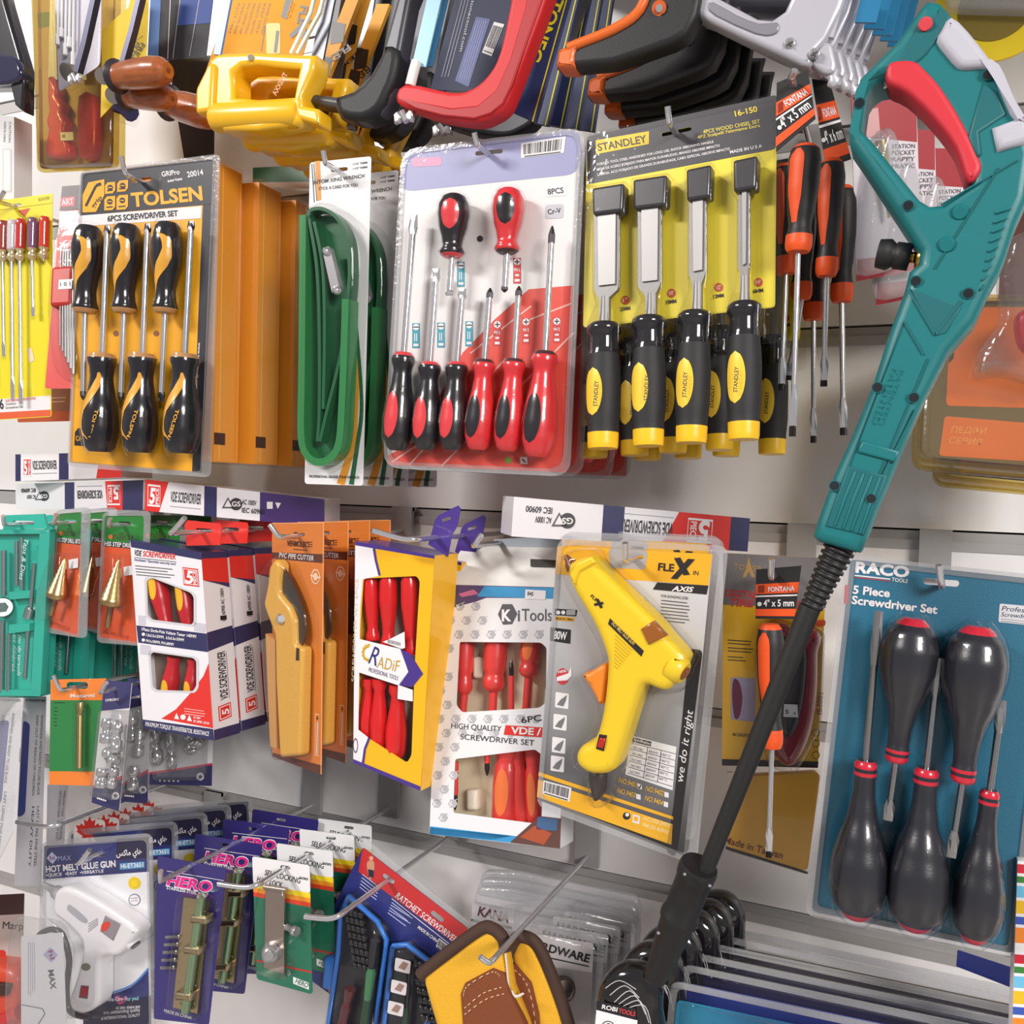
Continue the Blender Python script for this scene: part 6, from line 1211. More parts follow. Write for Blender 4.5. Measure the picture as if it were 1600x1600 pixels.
# hasp locks
HG = C(32, 110, 84, .35, 0, .3)
q = [(394, 1338), (484, 1352), (488, 1554), (401, 1530)]
c = Card('hasp_lock_pack', '', 'hasp lock', q, .168, HG, r=5, yaw=-.03, pitch=0.0, holes=[slot(446, 1355, 16, 5, .15)])
b = Bi(*[Vector((x, y, 0)) for x, y in q]); U = lambda x, y: (b.p(x, y).x, b.p(x, y).y)
for y0, y1, m_ in ((0, .215, C(236, 234, 236)), (.215, .255, C(246, 214, 40)), (.255, .29, C(240, 150, 40)), (.29, .325, C(222, 70, 40))): c.poly(rounded([U(0, y0), U(1, y0), U(1, y1), U(0, y1)], 4 if y0 == 0 else .01), m_)
c.poly([U(0, .84), U(1, .82), U(1, .835), U(0, .855)], C(190, 50, 44)); c.text('SELF-LOCKING', U(.2, .135), U(.82, .155), 9, INK, 3, .01); c.text('HASP LOCK', U(.06, .2), U(.5, .215), 9, INK, 3, .01); c.text('200', U(.8, .12), U(.96, .12), 4, INK, 3)
c.poly([U(.66, .9), U(.94, .915), U(.94, .97), U(.66, .955)], WHITE, 2); c.text('HERO', U(.69, .945), U(.91, .96), 8, HG, 3, .02)
c.done(); SG = C(186, 170, 160, .35, 1.0); n = node('hasp', c.t)
mb = MB(); slab(mb, [c.p(x, y, .006) for x, y in ((415, 1385), (445, 1389), (443, 1480), (414, 1468))], .003, .006, SG); slab(mb, [c.p(x, y, .004) for x, y in ((414, 1466), (444, 1476), (444, 1522), (412, 1512))], .001, .004, SG); lathe(mb, c.p(414, 1386, .006), c.p(448, 1391, .006), [(0, .0035), (1, .0035)], SG, 10); part('strap', mb, n)
mb = MB(); s_ = c.fr.s(425, 1490); lathe(mb, c.p(426, 1486, .004), c.p(421, 1494, .024), [(0, 15*s_), (.3, 15*s_), (.4, 12*s_), (.8, 12*s_), (.82, 8*s_), (1, 6*s_)], STEEL, 16); part('turn_knob', mb, n)
mb = MB(); lathe(mb, c.p(448, 1448, .004), c.p(464, 1456, .008), [(0, 5*s_), (.6, 5*s_), (.7, 8*s_), (1, 7*s_)], STEEL, 10); part('screw_bag', mb, c.t)
mb = MB(); dome(mb, [c.p(x, y, .014) for x, y in spx([(410, 1384), (450, 1384), (452, 1440), (466, 1450), (462, 1470), (450, 1478), (450, 1526), (408, 1516), (404, 1490)], 2)], .001, .026, .006, CLEAR, 3); part('blister', mb, c.t)
L = ['green and white striped card with a steel hasp, %s of its row' % w for w in ('frontmost', 'second', 'third', 'hindmost')]
c.t['label'] = L[0]; behind(c.t, [(0, .032, 0, .0), (.0, .064, .002, .01), (.0, .092, .002, -.01)], L[1:], 'striped hasp cards')
hook((446, 1354), .168, (341, 1381), 'long chrome hook of the striped hasp cards', .035)
# ================================================================ bottom row, middle and right
NR = C(46, 52, 118, .35, 0, .3); RD = C(204, 44, 48, .35, 0, .3); BT = C(50, 120, 210, .35, 0, .3)
fr = fit([(567, 1324), (740, 1458), (660, 1640), (500, 1500)], .13, 0.0, 0.05)
c = Card('ratchet_screwdriver_set', 'tilted red and navy card of ratchet screwdrivers with blue trays of bits', 'screwdriver set', [(567, 1324), (740, 1458), (660, 1660), (470, 1520)], .13, NR, r=4, fr=fr, holes=[slot(607, 1373, 22, 7, .66), slot(683, 1432, 24, 8, .66)])
c.poly([(567, 1324), (740, 1458), (722, 1482), (560, 1362)], RD)
c.poly([(541, 1420), (700, 1540), (698, 1543), (540, 1424)], C(60, 70, 150), 2); c.text('RATCHET SCREWDRIVER', (617, 1402), (711, 1474), 10, WHITE, 3, .01); c.text('MADE IN CHINA', (652, 1450), (684, 1474), 5, WHITE, 3, .02); c.line((612, 1404), (706, 1478), 1, WHITE, 3)
for i in range(5): c.line((612-i*1.5, 1410+i*4), (640-i*1.5 + (i % 2)*6, 1431+i*4), 1.2, C(190, 196, 226), 3); c.line((566-i, 1366+i*5), (592-i, 1386+i*5), 1.2, C(190, 196, 226), 3)
c.bars([(686, 1466), (703, 1479), (697, 1493), (681, 1479)], 3, 12)
c.poly(circ(580, 1341, 3.4), C(220, 170, 140), 3); c.poly(spx([(576, 1345), (584, 1346), (585, 1358), (581, 1372), (577, 1372), (573, 1352)], 3), C(210, 150, 120), 3); c.poly([(575, 1358), (584, 1360), (583, 1372), (576, 1370)], C(40, 40, 60), 4)
c.done()
def tray(P, bits, extras, label):
    nd = node('bit_tray', c.t); mb = MB(); dome(mb, [c.p(x, y, .012) for x, y in P], .001, .012, .004, C(30, 30, 40, .3, 0, .4), 3); part('liner', mb, nd)
    mb = MB(); dome(mb, [c.p(x, y, .02) for x, y in P], .0, .034, .006, CLEAR, 3, closed=False); part('cover', mb, nd)
    mb = MB(); pp = [c.p(x, y, .014) for x, y in P]; tube(mb, pp + [pp[0]], .0035, BT, 6); part('rim', mb, nd)
    for (x, y, dx, dy, nx, ny) in bits:
        for i in range(nx):
            for j in range(ny):
                mm = MB(); A = c.p(x+dx*i + j*2, y+i*2 + dy*j, .016); lathe(mm, A, A + Vector((.001, .004, .006)), [(0, .0046), (.6, .0044), (.62, .003), (1, .002)], C(92, 90, 95, .25, 1), 6); part('bit', mm, nd)
    for f in extras: f(nd)
def grip(A, B, w_, m_, n_='ratchet_driver', tipc=None):
    def f(nd):
        mb = MB(); s_ = c.fr.s(*A); lathe(mb, c.p(*A, .022), c.p(*B, .022), [(0, .5*w_*s_), (.1, .5*w_*s_), (.3, .35*w_*s_), (.34, .5*w_*s_), (.6, .42*w_*s_), (.64, .3*w_*s_), (.66, .46*w_*s_), (1, .5*w_*s_)], None, 14, (lambda t, th: m_[0] if t < .3 else (m_[1] if t < .63 else m_[2])), 20); part(n_, mb, nd)
    return f
G1 = C(60, 120, 80, .2, 0, .7); G2 = C(30, 64, 44, .3, 0, .5); MR = C(86, 34, 40, .3, 0, .5); DG = C(70, 70, 76, .2, .8)
tray([(545, 1400), (590, 1440), (604, 1468), (600, 1500), (586, 1605), (512, 1605), (528, 1490), (532, 1430)], [(542, 1424, 7.5, 12, 4, 8)], (grip((586, 1470), (568, 1610), 15, (DG, G1, G2)), grip((548, 1545), (530, 1620), 16, (MR, MR, MR))), '')
tray([(614, 1478), (636, 1476), (684, 1512), (690, 1540), (660, 1620), (598, 1620)], [(650, 1505, 8, 14, 3, 7)], (grip((640, 1500), (632, 1612), 10, (DG, DG, G2)),), '')
mb = MB()
for x, y, a in ((628, 1508, 0), (622, 1542, 0), (617, 1575, 0)): fill(mb, [c.p(p_, r_, .0345) for p_, r_ in rounded([(x-10, y-12), (x+14, y-6), (x+12, y+14), (x-12, y+8)], 3)], C(214, 206, 210)); fill(mb, [c.p(p_, r_, .0349) for p_, r_ in ((x-6, y+4), (x+2, y-6), (x+10, y-2), (x+4, y+8))], C(150, 120, 110))
part('picture_strip', mb, c.t)
mb = MB(); c.sheet(mb, [(562, 1312), (745, 1452), (735, 1480), (555, 1366)], 6); slab(mb, [c.p(x, y, .0) for x, y in ((560, 1308), (572, 1310), (742, 1448), (740, 1456), (567, 1322))], -.001, .001, FLANGE); dome(mb, [c.p(x, y, .01) for x, y in rounded([(508, 1495), (526, 1490), (520, 1548), (505, 1542)], 4)], 0, .014, .004, BT, 3); part('blister', mb, c.t)
o = hook((607, 1372), .13, (476, 1432), 'long chrome hook reaching forward above the ratchet screwdriver card', .07)
# grey hardware blisters
KC = C(224, 220, 224, .35, 0, .3)
q = [(816, 1455), (928, 1474), (918, 1640), (800, 1640)]
c = Card('hardware_pack', '', 'hardware pack', q, .105, KC, r=5)
c.text('HARDWARE', (820, 1478), (920, 1504), 13, INK, 3, .03); c.line((846, 1494), (920, 1510), 2, INK, 2); c.poly([(825, 1505), (926, 1520), (920, 1640), (810, 1640)], C(180, 172, 176), 1); c.done()
mb = MB(); s_ = c.fr.s(880, 1540); lathe(mb, c.p(876, 1545, .001), c.p(882, 1546, .02), [(0, 16*s_), (.5, 14*s_), (.8, 18*s_), (1, 12*s_)], C(110, 96, 92, .25, 1), 18); part('knob', mb, c.t)
Q = [(730, 1435), (945, 1462), (935, 1645), (722, 1640)]
mb = MB(); dome(mb, [c.p(x, y, .012) for x, y in rounded([(832, 1440), (938, 1466), (930, 1640), (800, 1640)], 12)], .001, .03, .01, CLEAR, 4); c.sheet(mb, Q, 18, .003); c.rim(mb, Q, [(740, 1446), (934, 1472), (926, 1636), (732, 1632)], 20); part('blister', mb, c.t)
L = ['grey blister of hardware with dark lettering behind the yellow gloves, %s of its row' % w for w in ('frontmost', 'second', 'third', 'hindmost')]
c.t['label'] = L[0]; behind(c.t, [(.004, .026, -.004, .0), (.008, .048, -.006, .0), (.012, .066, -.008, 0)], L[1:], 'grey hardware blisters')
c = Card('hardware_card', 'white lettered card in a clear ridged blister behind the gloves, highest of its row', 'hardware pack', [(738, 1408), (960, 1450), (955, 1520), (735, 1470)], .035, KC, r=3)
c.text('KANA', (746, 1430), (794, 1442), 15, C(110, 70, 66), 3, .02); c.poly([(736, 1436), (800, 1448), (800, 1452), (736, 1440)], C(80, 76, 78), 2); c.done()
mb = MB(); 
for i in range(3): dome(mb, [c.p(x, y+i*9, .02) for x, y in rounded([(748, 1366), (800, 1368), (992, 1408), (1000, 1440), (740, 1392)], 12)], -.004+i*.01, .006+i*.01, .004, FLANGE, 3)
part('blister', mb, c.t)
# gloves
GY = C(226, 170, 40, .85, 0, 0, .8, 700, .06); GB = C(70, 48, 38, .8); SU = C(124, 66, 36, .9, 0, 0, .4, 500, .15); STI = C(222, 190, 140, .8)
fr = fit([(660, 1530), (780, 1450), (830, 1600), (690, 1650)], .17, 0.1, .15)
def glove(label, OU, BD, PT, LN, d):
    t = thing('work_glove', label, 'glove', fr, 'yellow and brown work gloves'); P = lambda L, h=.0: [fr.p(x, y, h) for x, y in L]
    mb = MB(); dome(mb, P(OU, .012 + d), -.012 + d, .012 + d, .009, GY, 4, both=True); part('cuff', mb, t)
    mb = MB(); pp = smooth_path(P(BD, .008 + d), 5); tube(mb, pp, .0075, GB, 8); part('binding', mb, t)
    mb = MB(); dome(mb, P(PT, .014 + d), .006 + d, .0165 + d, .004, SU, 3); part('leather_patch', mb, t)
    mb = MB()
    for L in LN:
        pp = smooth_path(P(L, .0172 + d), 8)
        for k in range(0, len(pp)-1, 2): tube(mb, [pp[k], pp[k+1]], .0006, STI, 5)
    part('stitching', mb, t); return t
glove('left yellow and brown work glove of the pair at the bottom', [(656, 1522), (690, 1498), (752, 1452), (770, 1450), (786, 1466), (791, 1490), (800, 1545), (822, 1600), (834, 1640), (690, 1640), (672, 1580)], [(656, 1524), (690, 1497), (750, 1453), (770, 1451), (786, 1466), (790, 1486)], [(720, 1553), (727, 1536), (770, 1513), (788, 1520), (797, 1550), (822, 1602), (830, 1640), (726, 1640)], [[(724, 1556), (731, 1540), (768, 1519), (782, 1526)], [(726, 1575), (755, 1552), (786, 1542)], [(726, 1585), (758, 1562), (790, 1552)]], 0)
glove('right yellow and brown work glove of the pair at the bottom', [(796, 1490), (808, 1468), (820, 1464), (840, 1478), (858, 1520), (880, 1580), (896, 1640), (842, 1640), (812, 1560)], [(795, 1492), (806, 1468), (820, 1464), (840, 1477), (862, 1524), (884, 1585), (898, 1640)], [(793, 1506), (806, 1508), (830, 1535), (842, 1585), (846, 1640), (832, 1640), (806, 1560)], [[(800, 1512), (822, 1536), (834, 1580), (838, 1636)]], -.022)
hook((802, 1462), .172, (750, 1495), 'chrome hook with upturned tip holding the work gloves', .035)
fr2 = flat(800, 1553, .175); mb = MB(); tube(mb, smooth_path([fr2.p(x, y) for x, y in ((790, 1490), (792, 1510), (796, 1545), (806, 1556), (818, 1552), (806, 1558), (800, 1548))], 5), .0012, C(226, 214, 206), 6); solo('string', mb, 'white string tying the two work gloves together', 'string', fr2)
# black coils
def coil(cx, cy, d, label, lab):
    fr = flat(cx, cy, d, .12, .1); t = thing('cable_coil', label, 'cable coil', fr, 'black cable coils'); s_ = fr.s(cx, cy)
    mb = MB(); P = [fr.p(x, y, .01) for x, y in spx([(cx-56, cy+10), (cx-50, cy-34), (cx-20, cy-62), (cx+20, cy-62), (cx+44, cy-34), (cx+46, cy+10), (cx+44, cy+70), (cx-54, cy+70)], 4)]
    dome(mb, P, -.018, .016, .015, C(22, 20, 22, .12, 0, .8, .15, 60), 5, both=True); part('coil', mb, t)
    mb = MB()
    for i in range(6):
        a = .25 + i*.4; tube(mb, smooth_path([fr.p(cx-42+i*7, cy-20+i*7-abs(i-2)*4, .0158), fr.p(cx-20+i*8, cy-40+i*8, .0162), fr.p(cx+6+i*5, cy-26+i*13, .0162)], 4), .0005, C(200, 196, 200), 5)
    part('wrap_edges', mb, t)
    if lab:
        mb = MB(); h = .0175; F = lambda L, m_, k=0: fill(mb, [fr.p(x, y, h + k*.0002) for x, y in L], m_)
        F([(cx-60+4, cy+6), (cx+8, cy+22), (cx+6, cy+80), (cx-62, cy+70)], WHITE); F([(cx-56, cy+40), (cx-20, cy+30), (cx+8, cy+50), (cx+6, cy+80), (cx-62, cy+70)], C(200, 50, 50), 1); F(circ(cx-38, cy+34, 11), INK, 2); F(circ(cx-38, cy+34, 9.5), WHITE, 3); F([(cx-56, cy-8), (cx+6, cy+4), (cx+6, cy+22), (cx-56, cy+6)], INK, 1)
        text(mb, fr, 'ROBI', (cx-48, cy+4), (cx-24, cy+9), 7, WHITE, h+.0006); text(mb, fr, 'TOOLS', (cx-22, cy+10), (cx+4, cy+16), 7, C(214, 70, 70), h+.0006); text(mb, fr, '8', (cx-42, cy+36), (cx-34, cy+37), 10, INK, h+.001)
        part('paper_label', mb, t)
for i, (x, y) in enumerate(((988, 1572), (1021, 1540), (1050, 1512), (1078, 1490), (1100, 1474), (1118, 1460))): coil(x, y, (.17, .142, .116, .092, .07, .05)[i], 'black shrink-wrapped cable coil, %s from the front of its row' % ('first', 'second', 'third', 'fourth', 'fifth', 'sixth')[i], i == 0)
# blue blister cards seen along their top edges
def bl(i, TLx, TLy, d, m1, m2):
    q = [(TLx, TLy), (TLx+560, TLy+118), (TLx+540, TLy+260), (TLx-14, TLy+160)]
    c = Card('blister_pack', 'blue clear-edged blister pack low on the right, %s from the front of its row' % ('first', 'second', 'third', 'fourth', 'fifth', 'sixth')[i], 'blister pack', [(TLx+10, TLy+30), (TLx+548, TLy+142), (TLx+540, TLy+260), (TLx-4, TLy+160)], d, m1, 'blue blister packs on the right', r=8, pitch=.25, yaw=.0)
    if m2: c.poly([(TLx-2, TLy+90), (TLx+160, TLy+124), (TLx+60, TLy+172), (TLx-4, TLy+160)], m2)
    c.done(); mb = MB(); c.sheet(mb, q, 14, .003, CLEAR); c.rim(mb, q, [(TLx+10, TLy+12), (TLx+548, TLy+128), (TLx+534, TLy+250), (TLx-4, TLy+150)], 16, th=.003, h=.003); dome(mb, [c.p(x, y, .008) for x, y in rounded([(TLx+16, TLy+36), (TLx+540, TLy+148), (TLx+534, TLy+256), (TLx+4, TLy+156)], 8)], .003, .016, .005, CLEAR, 3); part('blister', mb, c.t)
CB1 = gradient_mat('printed_blue', 0, -.35, .05, (40, 170, 190), (40, 50, 130), .35)
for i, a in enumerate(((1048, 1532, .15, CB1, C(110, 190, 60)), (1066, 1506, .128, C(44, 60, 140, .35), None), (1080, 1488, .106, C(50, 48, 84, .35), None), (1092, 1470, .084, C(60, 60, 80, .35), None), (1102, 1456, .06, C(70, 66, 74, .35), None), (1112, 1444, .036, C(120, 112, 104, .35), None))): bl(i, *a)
c = Card('blue_pack', 'small blue pack low behind the blue-green screwdriver card', 'pack', [(1496, 1484), (1594, 1516), (1592, 1548), (1494, 1510)], .09, C(30, 44, 120, .3, 0, .4), r=2); c.done()
SP = [(206, 40, 60), (60, 130, 60), (110, 190, 226), (240, 190, 40), (60, 90, 180), (240, 140, 50), (230, 228, 230)]
c = Card('striped_box', 'brightly striped box at the lower right edge', 'box', [(1590, 1345), (1640, 1350), (1630, 1660), (1580, 1660)], .17, WHITE, r=1, back=.03, yaw=0, pitch=0)
y = 1350; i = 0
while y < 1650: w_ = (14, 10, 18, 20, 12, 24, 8)[i % 7]; c.poly([(1590-(y-1345)*.032, y), (1638, y+4), (1638, y+4+w_), (1590-(y+w_-1345)*.032, y+w_)], C(*SP[i % 7])); y += w_ + 5; i += 1
c.done('box')
# bottom left corner
c = Card('hanging_pack', 'pale pack with dark serif lettering at the lower left edge', 'pack', [(-40, 1400), (38, 1396), (34, 1530), (-40, 1530)], .12, C(196, 178, 172, .4, 0, .2), r=3); c.text('Marp', (4, 1451), (36, 1453), 12, INK, 3, 0); c.poly([(-40, 1400), (38, 1396), (37, 1428), (-40, 1432)], C(70, 48, 46)); c.poly(circ(3, 1490, 6), C(200, 50, 40), 2); c.done()
fr = flat(0, 1560, .13); t = thing('power_tool', 'orange and red tool body in the lower left corner', 'tool', fr); mb = MB(); dome(mb, [fr.p(x, y, .02) for x, y in spx([(-60, 1510), (0, 1506), (30, 1520), (36, 1560), (32, 1640), (-60, 1640)], 3)], -.03, .03, .015, C(206, 66, 36, .4, 0, .2), 4, both=True); part('body', mb, t)
mb = MB(); dome(mb, [fr.p(x, y, .034) for x, y in rounded([(-40, 1532), (16, 1538), (12, 1556), (-40, 1560)], 4)], .028, .036, .004, C(60, 30, 26, .4), 3); part('vent_panel', mb, t); mb = MB(); lathe(mb, fr.p(-40, 1620, .03), fr.p(34, 1580, .03), [(0, .013), (1, .012)], C(196, 40, 40, .3, 0, .4), 14); part('side_handle', mb, t)
# ================================================================ top row: saws and their sleeves
def prism(name, label, cat, L, d, z0, z1, r, mat, holes=(), yaw=0, pitch=0, group=None, pname='body'):
    fr = flat(*L[0], d, yaw, pitch); t = thing(name, label, cat, fr, group); mb = MB()
    dome(mb, [fr.p(x, y, z1) for x, y in L], z0, z1, r, mat, 4, [[fr.p(x, y, z1) for x, y in h] for h in holes], both=True); part(pname, mb, t); return t, fr
def bar(fr, parent, name, L, wd, z, mat, th=.004):       # a flat strip along pixels L
    mb = MB(); P = [fr.p(x, y, z) for x, y in L]; s_ = fr.s(*L[0]); ribs = []
    n = len(P); A = []; B = []
    for i, p in enumerate(P):
        d = P[min(i+1, n-1)] - P[max(i-1, 0)]; e = Vector((-d.y, d.x, 0)).normalized()*wd*s_/2; A.append(p+e); B.append(p-e)
    slab(mb, A + B[::-1], z-th/2, z+th/2, mat); return part(name, mb, parent)
def wingnut(fr, parent, x, y, z, s=1.0):
    mb = MB(); k = fr.s(x, y)*s; A = fr.p(x, y, z); lathe(mb, A + Vector((-4*k, 8*k, 0)), A + Vector((4*k, -6*k, 0)), [(0, 7*k), (1, 5*k)], STEEL, 10)
    for sg in (-1, 1): dome(mb, [A + Vector(v)*k for v in ((sg*3, 2, 0), (sg*10, 10, 0), (sg*17, 6, 0), (sg*15, -8, 0), (sg*6, -6, 0))], z-.002, z+.004, .002, STEEL, 2)
    part('wing_nut', mb, parent)
# yellow saw
SY = C(244, 188, 30, .32, 0, .4); SO = C(236, 160, 34, .7)
c = Card('saw_pack', 'orange-yellow card behind the yellow D-handled saw', 'saw pack', [(378, -60), (520, -60), (470, 96), (312, 140)], .14, SO, r=2, yaw=.0, pitch=.0)
c.text('FLE', (470, 8), (464, 37), 12, INK, 3, .03); c.poly([(482, 25), (487, 32), (456, 60), (452, 54)], INK, 3); c.poly([(470, 36), (476, 33), (480, 58), (472, 62)], INK, 4); c.poly([(446, 0), (458, 0), (448, 30), (439, 26)], INK, 2); c.text('GOLD', (455, 2), (447, 26), 7, SO, 3, .02)
for i in range(7): c.text(('CUTS FAST', 'STRONG STEEL BLADE', 'FULL COMFORT GRIP', 'PRECISION SAWING', 'SAFETY NOTES', 'KEEP DRY', 'WEAR GLOVES')[i], (372+i*8, 4), (356+i*8.5, 52), 3.4, C(110, 66, 20), 3, 0)
c.line((414, 40), (408, 80), 1.4, INK); c.rect(416, 36, 438, 84, C(246, 178, 50), 2, 4); c.line((434, 48), (430, 82), 5, INK, 3); c.done()
t, fr = prism('hacksaw', 'yellow D-handled hacksaw with a blue blade', 'saw', [(326, 92), (340, 82), (395, 80), (470, 84), (492, 84), (489, 110), (470, 148), (472, 158), (470, 190), (400, 204), (346, 203), (336, 178), (306, 176), (310, 152), (318, 130)], .19, -.016, .016, .006, SY, [[(364, 112), (376, 103), (402, 101), (466, 106), (458, 150), (402, 154), (364, 151)]], pname='handle')
mb = MB(); lathe(mb, fr.p(338, 185, .006), fr.p(470, 178, .006), [(0, 20*fr.s(400, 180)), (.05, 22*fr.s(400, 180)), (.95, 20*fr.s(400, 180)), (1, 17*fr.s(400, 180))], SY, 18); part('grip_bar', mb, t)
mb = MB(); dome(mb, [fr.p(x, y, .02) for x, y in rounded([(306, 140), (328, 96), (336, 100), (332, 174), (306, 178)], 6)], .005, .022, .005, SY, 3); part('front_clamp', mb, t)
bar(fr, t, 'blade', [(340, 86), (364, -40)], 13, .014, C(104, 136, 196, .35), .003); mb = MB(); lathe(mb, fr.p(392, 90, .016), fr.p(392, 90, .019), [(0, .004), (1, .003)], STEEL, 10); part('screw', mb, t)
for i in range(2): bar(fr, t, 'frame_rod', [(455+i*10, 84), (486+i*14, 20), (500+i*14, -40)], 4, .002, C(236, 226, 190, .3), .004)
mb = MB(); text(mb, fr, 'AXXENT', (431, 150), (450, 116), 8, C(180, 110, 20), .012); part('embossed_name', mb, t)
mb = MB(); dome(mb, [fr.p(x, y, .014) for x, y in rounded([(462, 163), (500, 170), (500, 196), (464, 186)], 6)], -.012, .016, .005, SY, 3, both=True); part('end_knob', mb, t)
behind(t, [(.006, .034, -.004, 0), (.012, .066, -.006, 0), (.018, .098, -.008, .02)], ['second yellow hacksaw, its end knob showing behind the first', 'third yellow hacksaw back, its end knob lower right', 'hindmost yellow hacksaw of the stack'], 'yellow D-handled hacksaws', ('blade', 'frame_rod', 'embossed_name', 'screw'))
# grey saws and their sleeves
SG_ = C(74, 74, 80, .4, .3); SK = C(24, 23, 26, .55, 0, 0, .15, 600)
def greysaw(label, dx, dy, d):
    L = [(467+dx, 142+dy), (526+dx, 150+dy), (552+dx, 140+dy), (578+dx, 115+dy), (594+dx, 86+dy), (618+dx, 0+dy), (630+dx, -50), (660+dx, -50), (640+dx, 0+dy), (626+dx, 74+dy), (620+dx, 118+dy), (610+dx, 148+dy), (596+dx, 174+dy), (566+dx, 190+dy), (530+dx, 184+dy), (522+dx, 168+dy), (464+dx, 158+dy)]
    t, fr = prism('hacksaw', label, 'saw', L, d, -.013, .013, .006, SG_, group='grey and black hacksaws', pname='frame')
    mb = MB(); dome(mb, [fr.p(x+dx, y+dy, .016) for x, y in spx([(524, 150), (553, 142), (580, 116), (597, 82), (600, 70), (622, 76), (618, 116), (606, 146), (592, 172), (566, 187), (534, 182), (526, 166)], 2)], -.018, .018, .008, SK, 4, both=True); part('rubber_grip', mb, t)
    bar(fr, t, 'blade', [(494+dx, 104+dy), (524+dx, -50)], 22, .004, C(96, 98, 106, .35, .5), .003)
    mb = MB(); tube(mb, [fr.p(x+dx, y+dy, .006) for x, y in ((482, 138), (486, 120), (492, 104))], .0045, C(220, 218, 220, .25, .6), 8); part('blade_holder', mb, t); return t
greysaw('grey hacksaw with a black curved rubber handle, front one', 0, 0, .18)
greysaw('second grey hacksaw, showing lower behind the front one', 28, 26, .115)
greysaw('hindmost dark hacksaw below the red frame', 60, 40, .06)
for i, (a, lb) in enumerate((((546, 10, 500, 128, 20), 'yellow sleeve with black bands right of the grey saw blade'), ((566, 8, 528, 140, 12), 'narrow orange and black sleeve, second beside the grey saw blade'), ((576, 66, 548, 140, 20), 'orange and black sleeve nearest the black saw handle'))):
    x0, y0, x1, y1, w_ = a; k = (x0-x1)/(y1-y0)
    c = Card('saw_sleeve', lb, 'saw pack', [(x0-w_*.5+k*60, y0-60), (x0+w_*.5+k*60, y0-60), (x1+w_*.5, y1), (x1-w_*.5, y1)], .13-i*.025, C(234, 168, 50, .55), 'yellow saw sleeves', r=1, back=.006, yaw=0, pitch=0)
    for u in (.35, .8): yy = y0+(y1-y0)*u; xx = x0+(x1-x0)*u; c.poly([(xx-w_*.5, yy-18), (xx+w_*.5, yy-14), (xx+w_*.5-4, yy+14), (xx-w_*.5-4, yy+18)], C(40, 32, 28), 2)
    c.text('FLEX', (x0-w_*.1, y0+(y1-y0)*.5), (x1+w_*.1+4, y0+(y1-y0)*.72), w_*.5, INK, 3, .03); c.done('sleeve')
    mb = MB(); lathe(mb, c.p(x1, y1-14, .004), c.p(x1-3, y1+2, .004), [(0, .004), (1, .006)], CHROME, 10); part('rod_end', mb, c.t)
# red saw
SR_ = C(204, 30, 36, .5); SR_SHADE = C(170, 20, 28, .5)  # the second red has the shade of the frame's lower face put in
RO = spx([(632, 130), (704, 143), (736, 137), (762, 115), (780, 79), (797, 0), (806, -50), (864, -50), (852, 0), (828, 66), (802, 134), (788, 166), (766, 182), (740, 190), (690, 184), (648, 172), (618, 158)], 3)
t, fr = prism('hacksaw', 'red hacksaw frame with wing nuts and a pale blue blade', 'saw', RO, .185, -.014, .012, .005, SR_, pname='frame')
mb = MB(); dome(mb, [fr.p(x, y, .014) for x, y in [(620, 152), (704, 168), (745, 164), (774, 140), (796, 92), (820, 10), (830, -50), (852, -50), (846, 0), (824, 62), (800, 132), (786, 162), (766, 178), (740, 186), (690, 181), (648, 170)]], .008, .0135, .002, SR_SHADE, 3); part('side_web', mb, t)
bar(fr, t, 'blade', [(655, 104), (690, -50)], 24, .0, C(126, 184, 214, .35), .002); bar(fr, t, 'second_blade', [(672, 104), (708, -50)], 8, -.006, C(60, 120, 160, .35), .002)
mb = MB(); tube(mb, [fr.p(x, y, .003) for x, y in ((641, 134), (646, 114), (651, 96))], .006, C(236, 234, 232, .3), 8); part('blade_holder', mb, t); wingnut(fr, t, 632, 184, .004, 1.0)
t, fr = prism('hacksaw', 'second frame behind the red hacksaw, only its underside and wing nut showing', 'saw', [(x+46, y+22) for x, y in RO], .13, -.014, .012, .005, SG_, pname='frame'); wingnut(fr, t, 692, 204, .004, 1.0)
c = Card('saw_sleeve', 'black saw sleeve deep behind the grey hacksaws', 'saw pack', [(520, -60), (690, -60), (640, 150), (480, 145)], .05, C(30, 28, 32, .4), r=2, yaw=0, pitch=0); c.done('sleeve')
# navy saw packs
NP = C(46, 56, 100, .4, 0, .2)
c = Card('saw_pack', 'navy pack with barcode behind the red saw frame', 'saw pack', [(726, -60), (830, -60), (786, 145), (672, 140)], .12, C(50, 56, 86, .6), r=2, yaw=0, pitch=0)
c.bars([(772, 34), (788, 38), (768, 88), (753, 82)], 3, 14); c.poly([(744, 26), (766, 30), (732, 136), (711, 126)], C(50, 66, 140), 2)
for i in range(5): c.line((748+i*3.5-2, 32), (718+i*3.5, 124), .8, C(150, 160, 210), 3)
for i in range(3): c.line((722+i*5, 0), (690+i*5, 120), 1, C(150, 150, 170), 2)
c.text('tonectool.com', (737, 0), (718, 80), 5, C(210, 210, 220), 3, 0); c.done()
def navy(i, TL, TR, BR, BL, d, label, tx):
    c = Card('saw_pack', label, 'saw pack', [TL, TR, BR, BL], d, NP, 'navy saw sleeves', r=1, back=.006, yaw=0, pitch=0)
    c.line((TR[0]-4, TR[1]), (BR[0]-4, BR[1]), 2, C(230, 220, 50), 2)
    if tx: c.text('CTONEC', (873, -24), (826, 92), 18, C(240, 222, 40), 3, .03)
    c.done('sleeve'); mb = MB(); c.sheet(mb, [TL, TR, BR, BL], 2, .002, CLEAR); part('film', mb, c.t)
navy(0, (872, -60), (906, -60), (836, 190), (794, 172), .165, 'navy saw sleeve with big yellow lettering', 1)
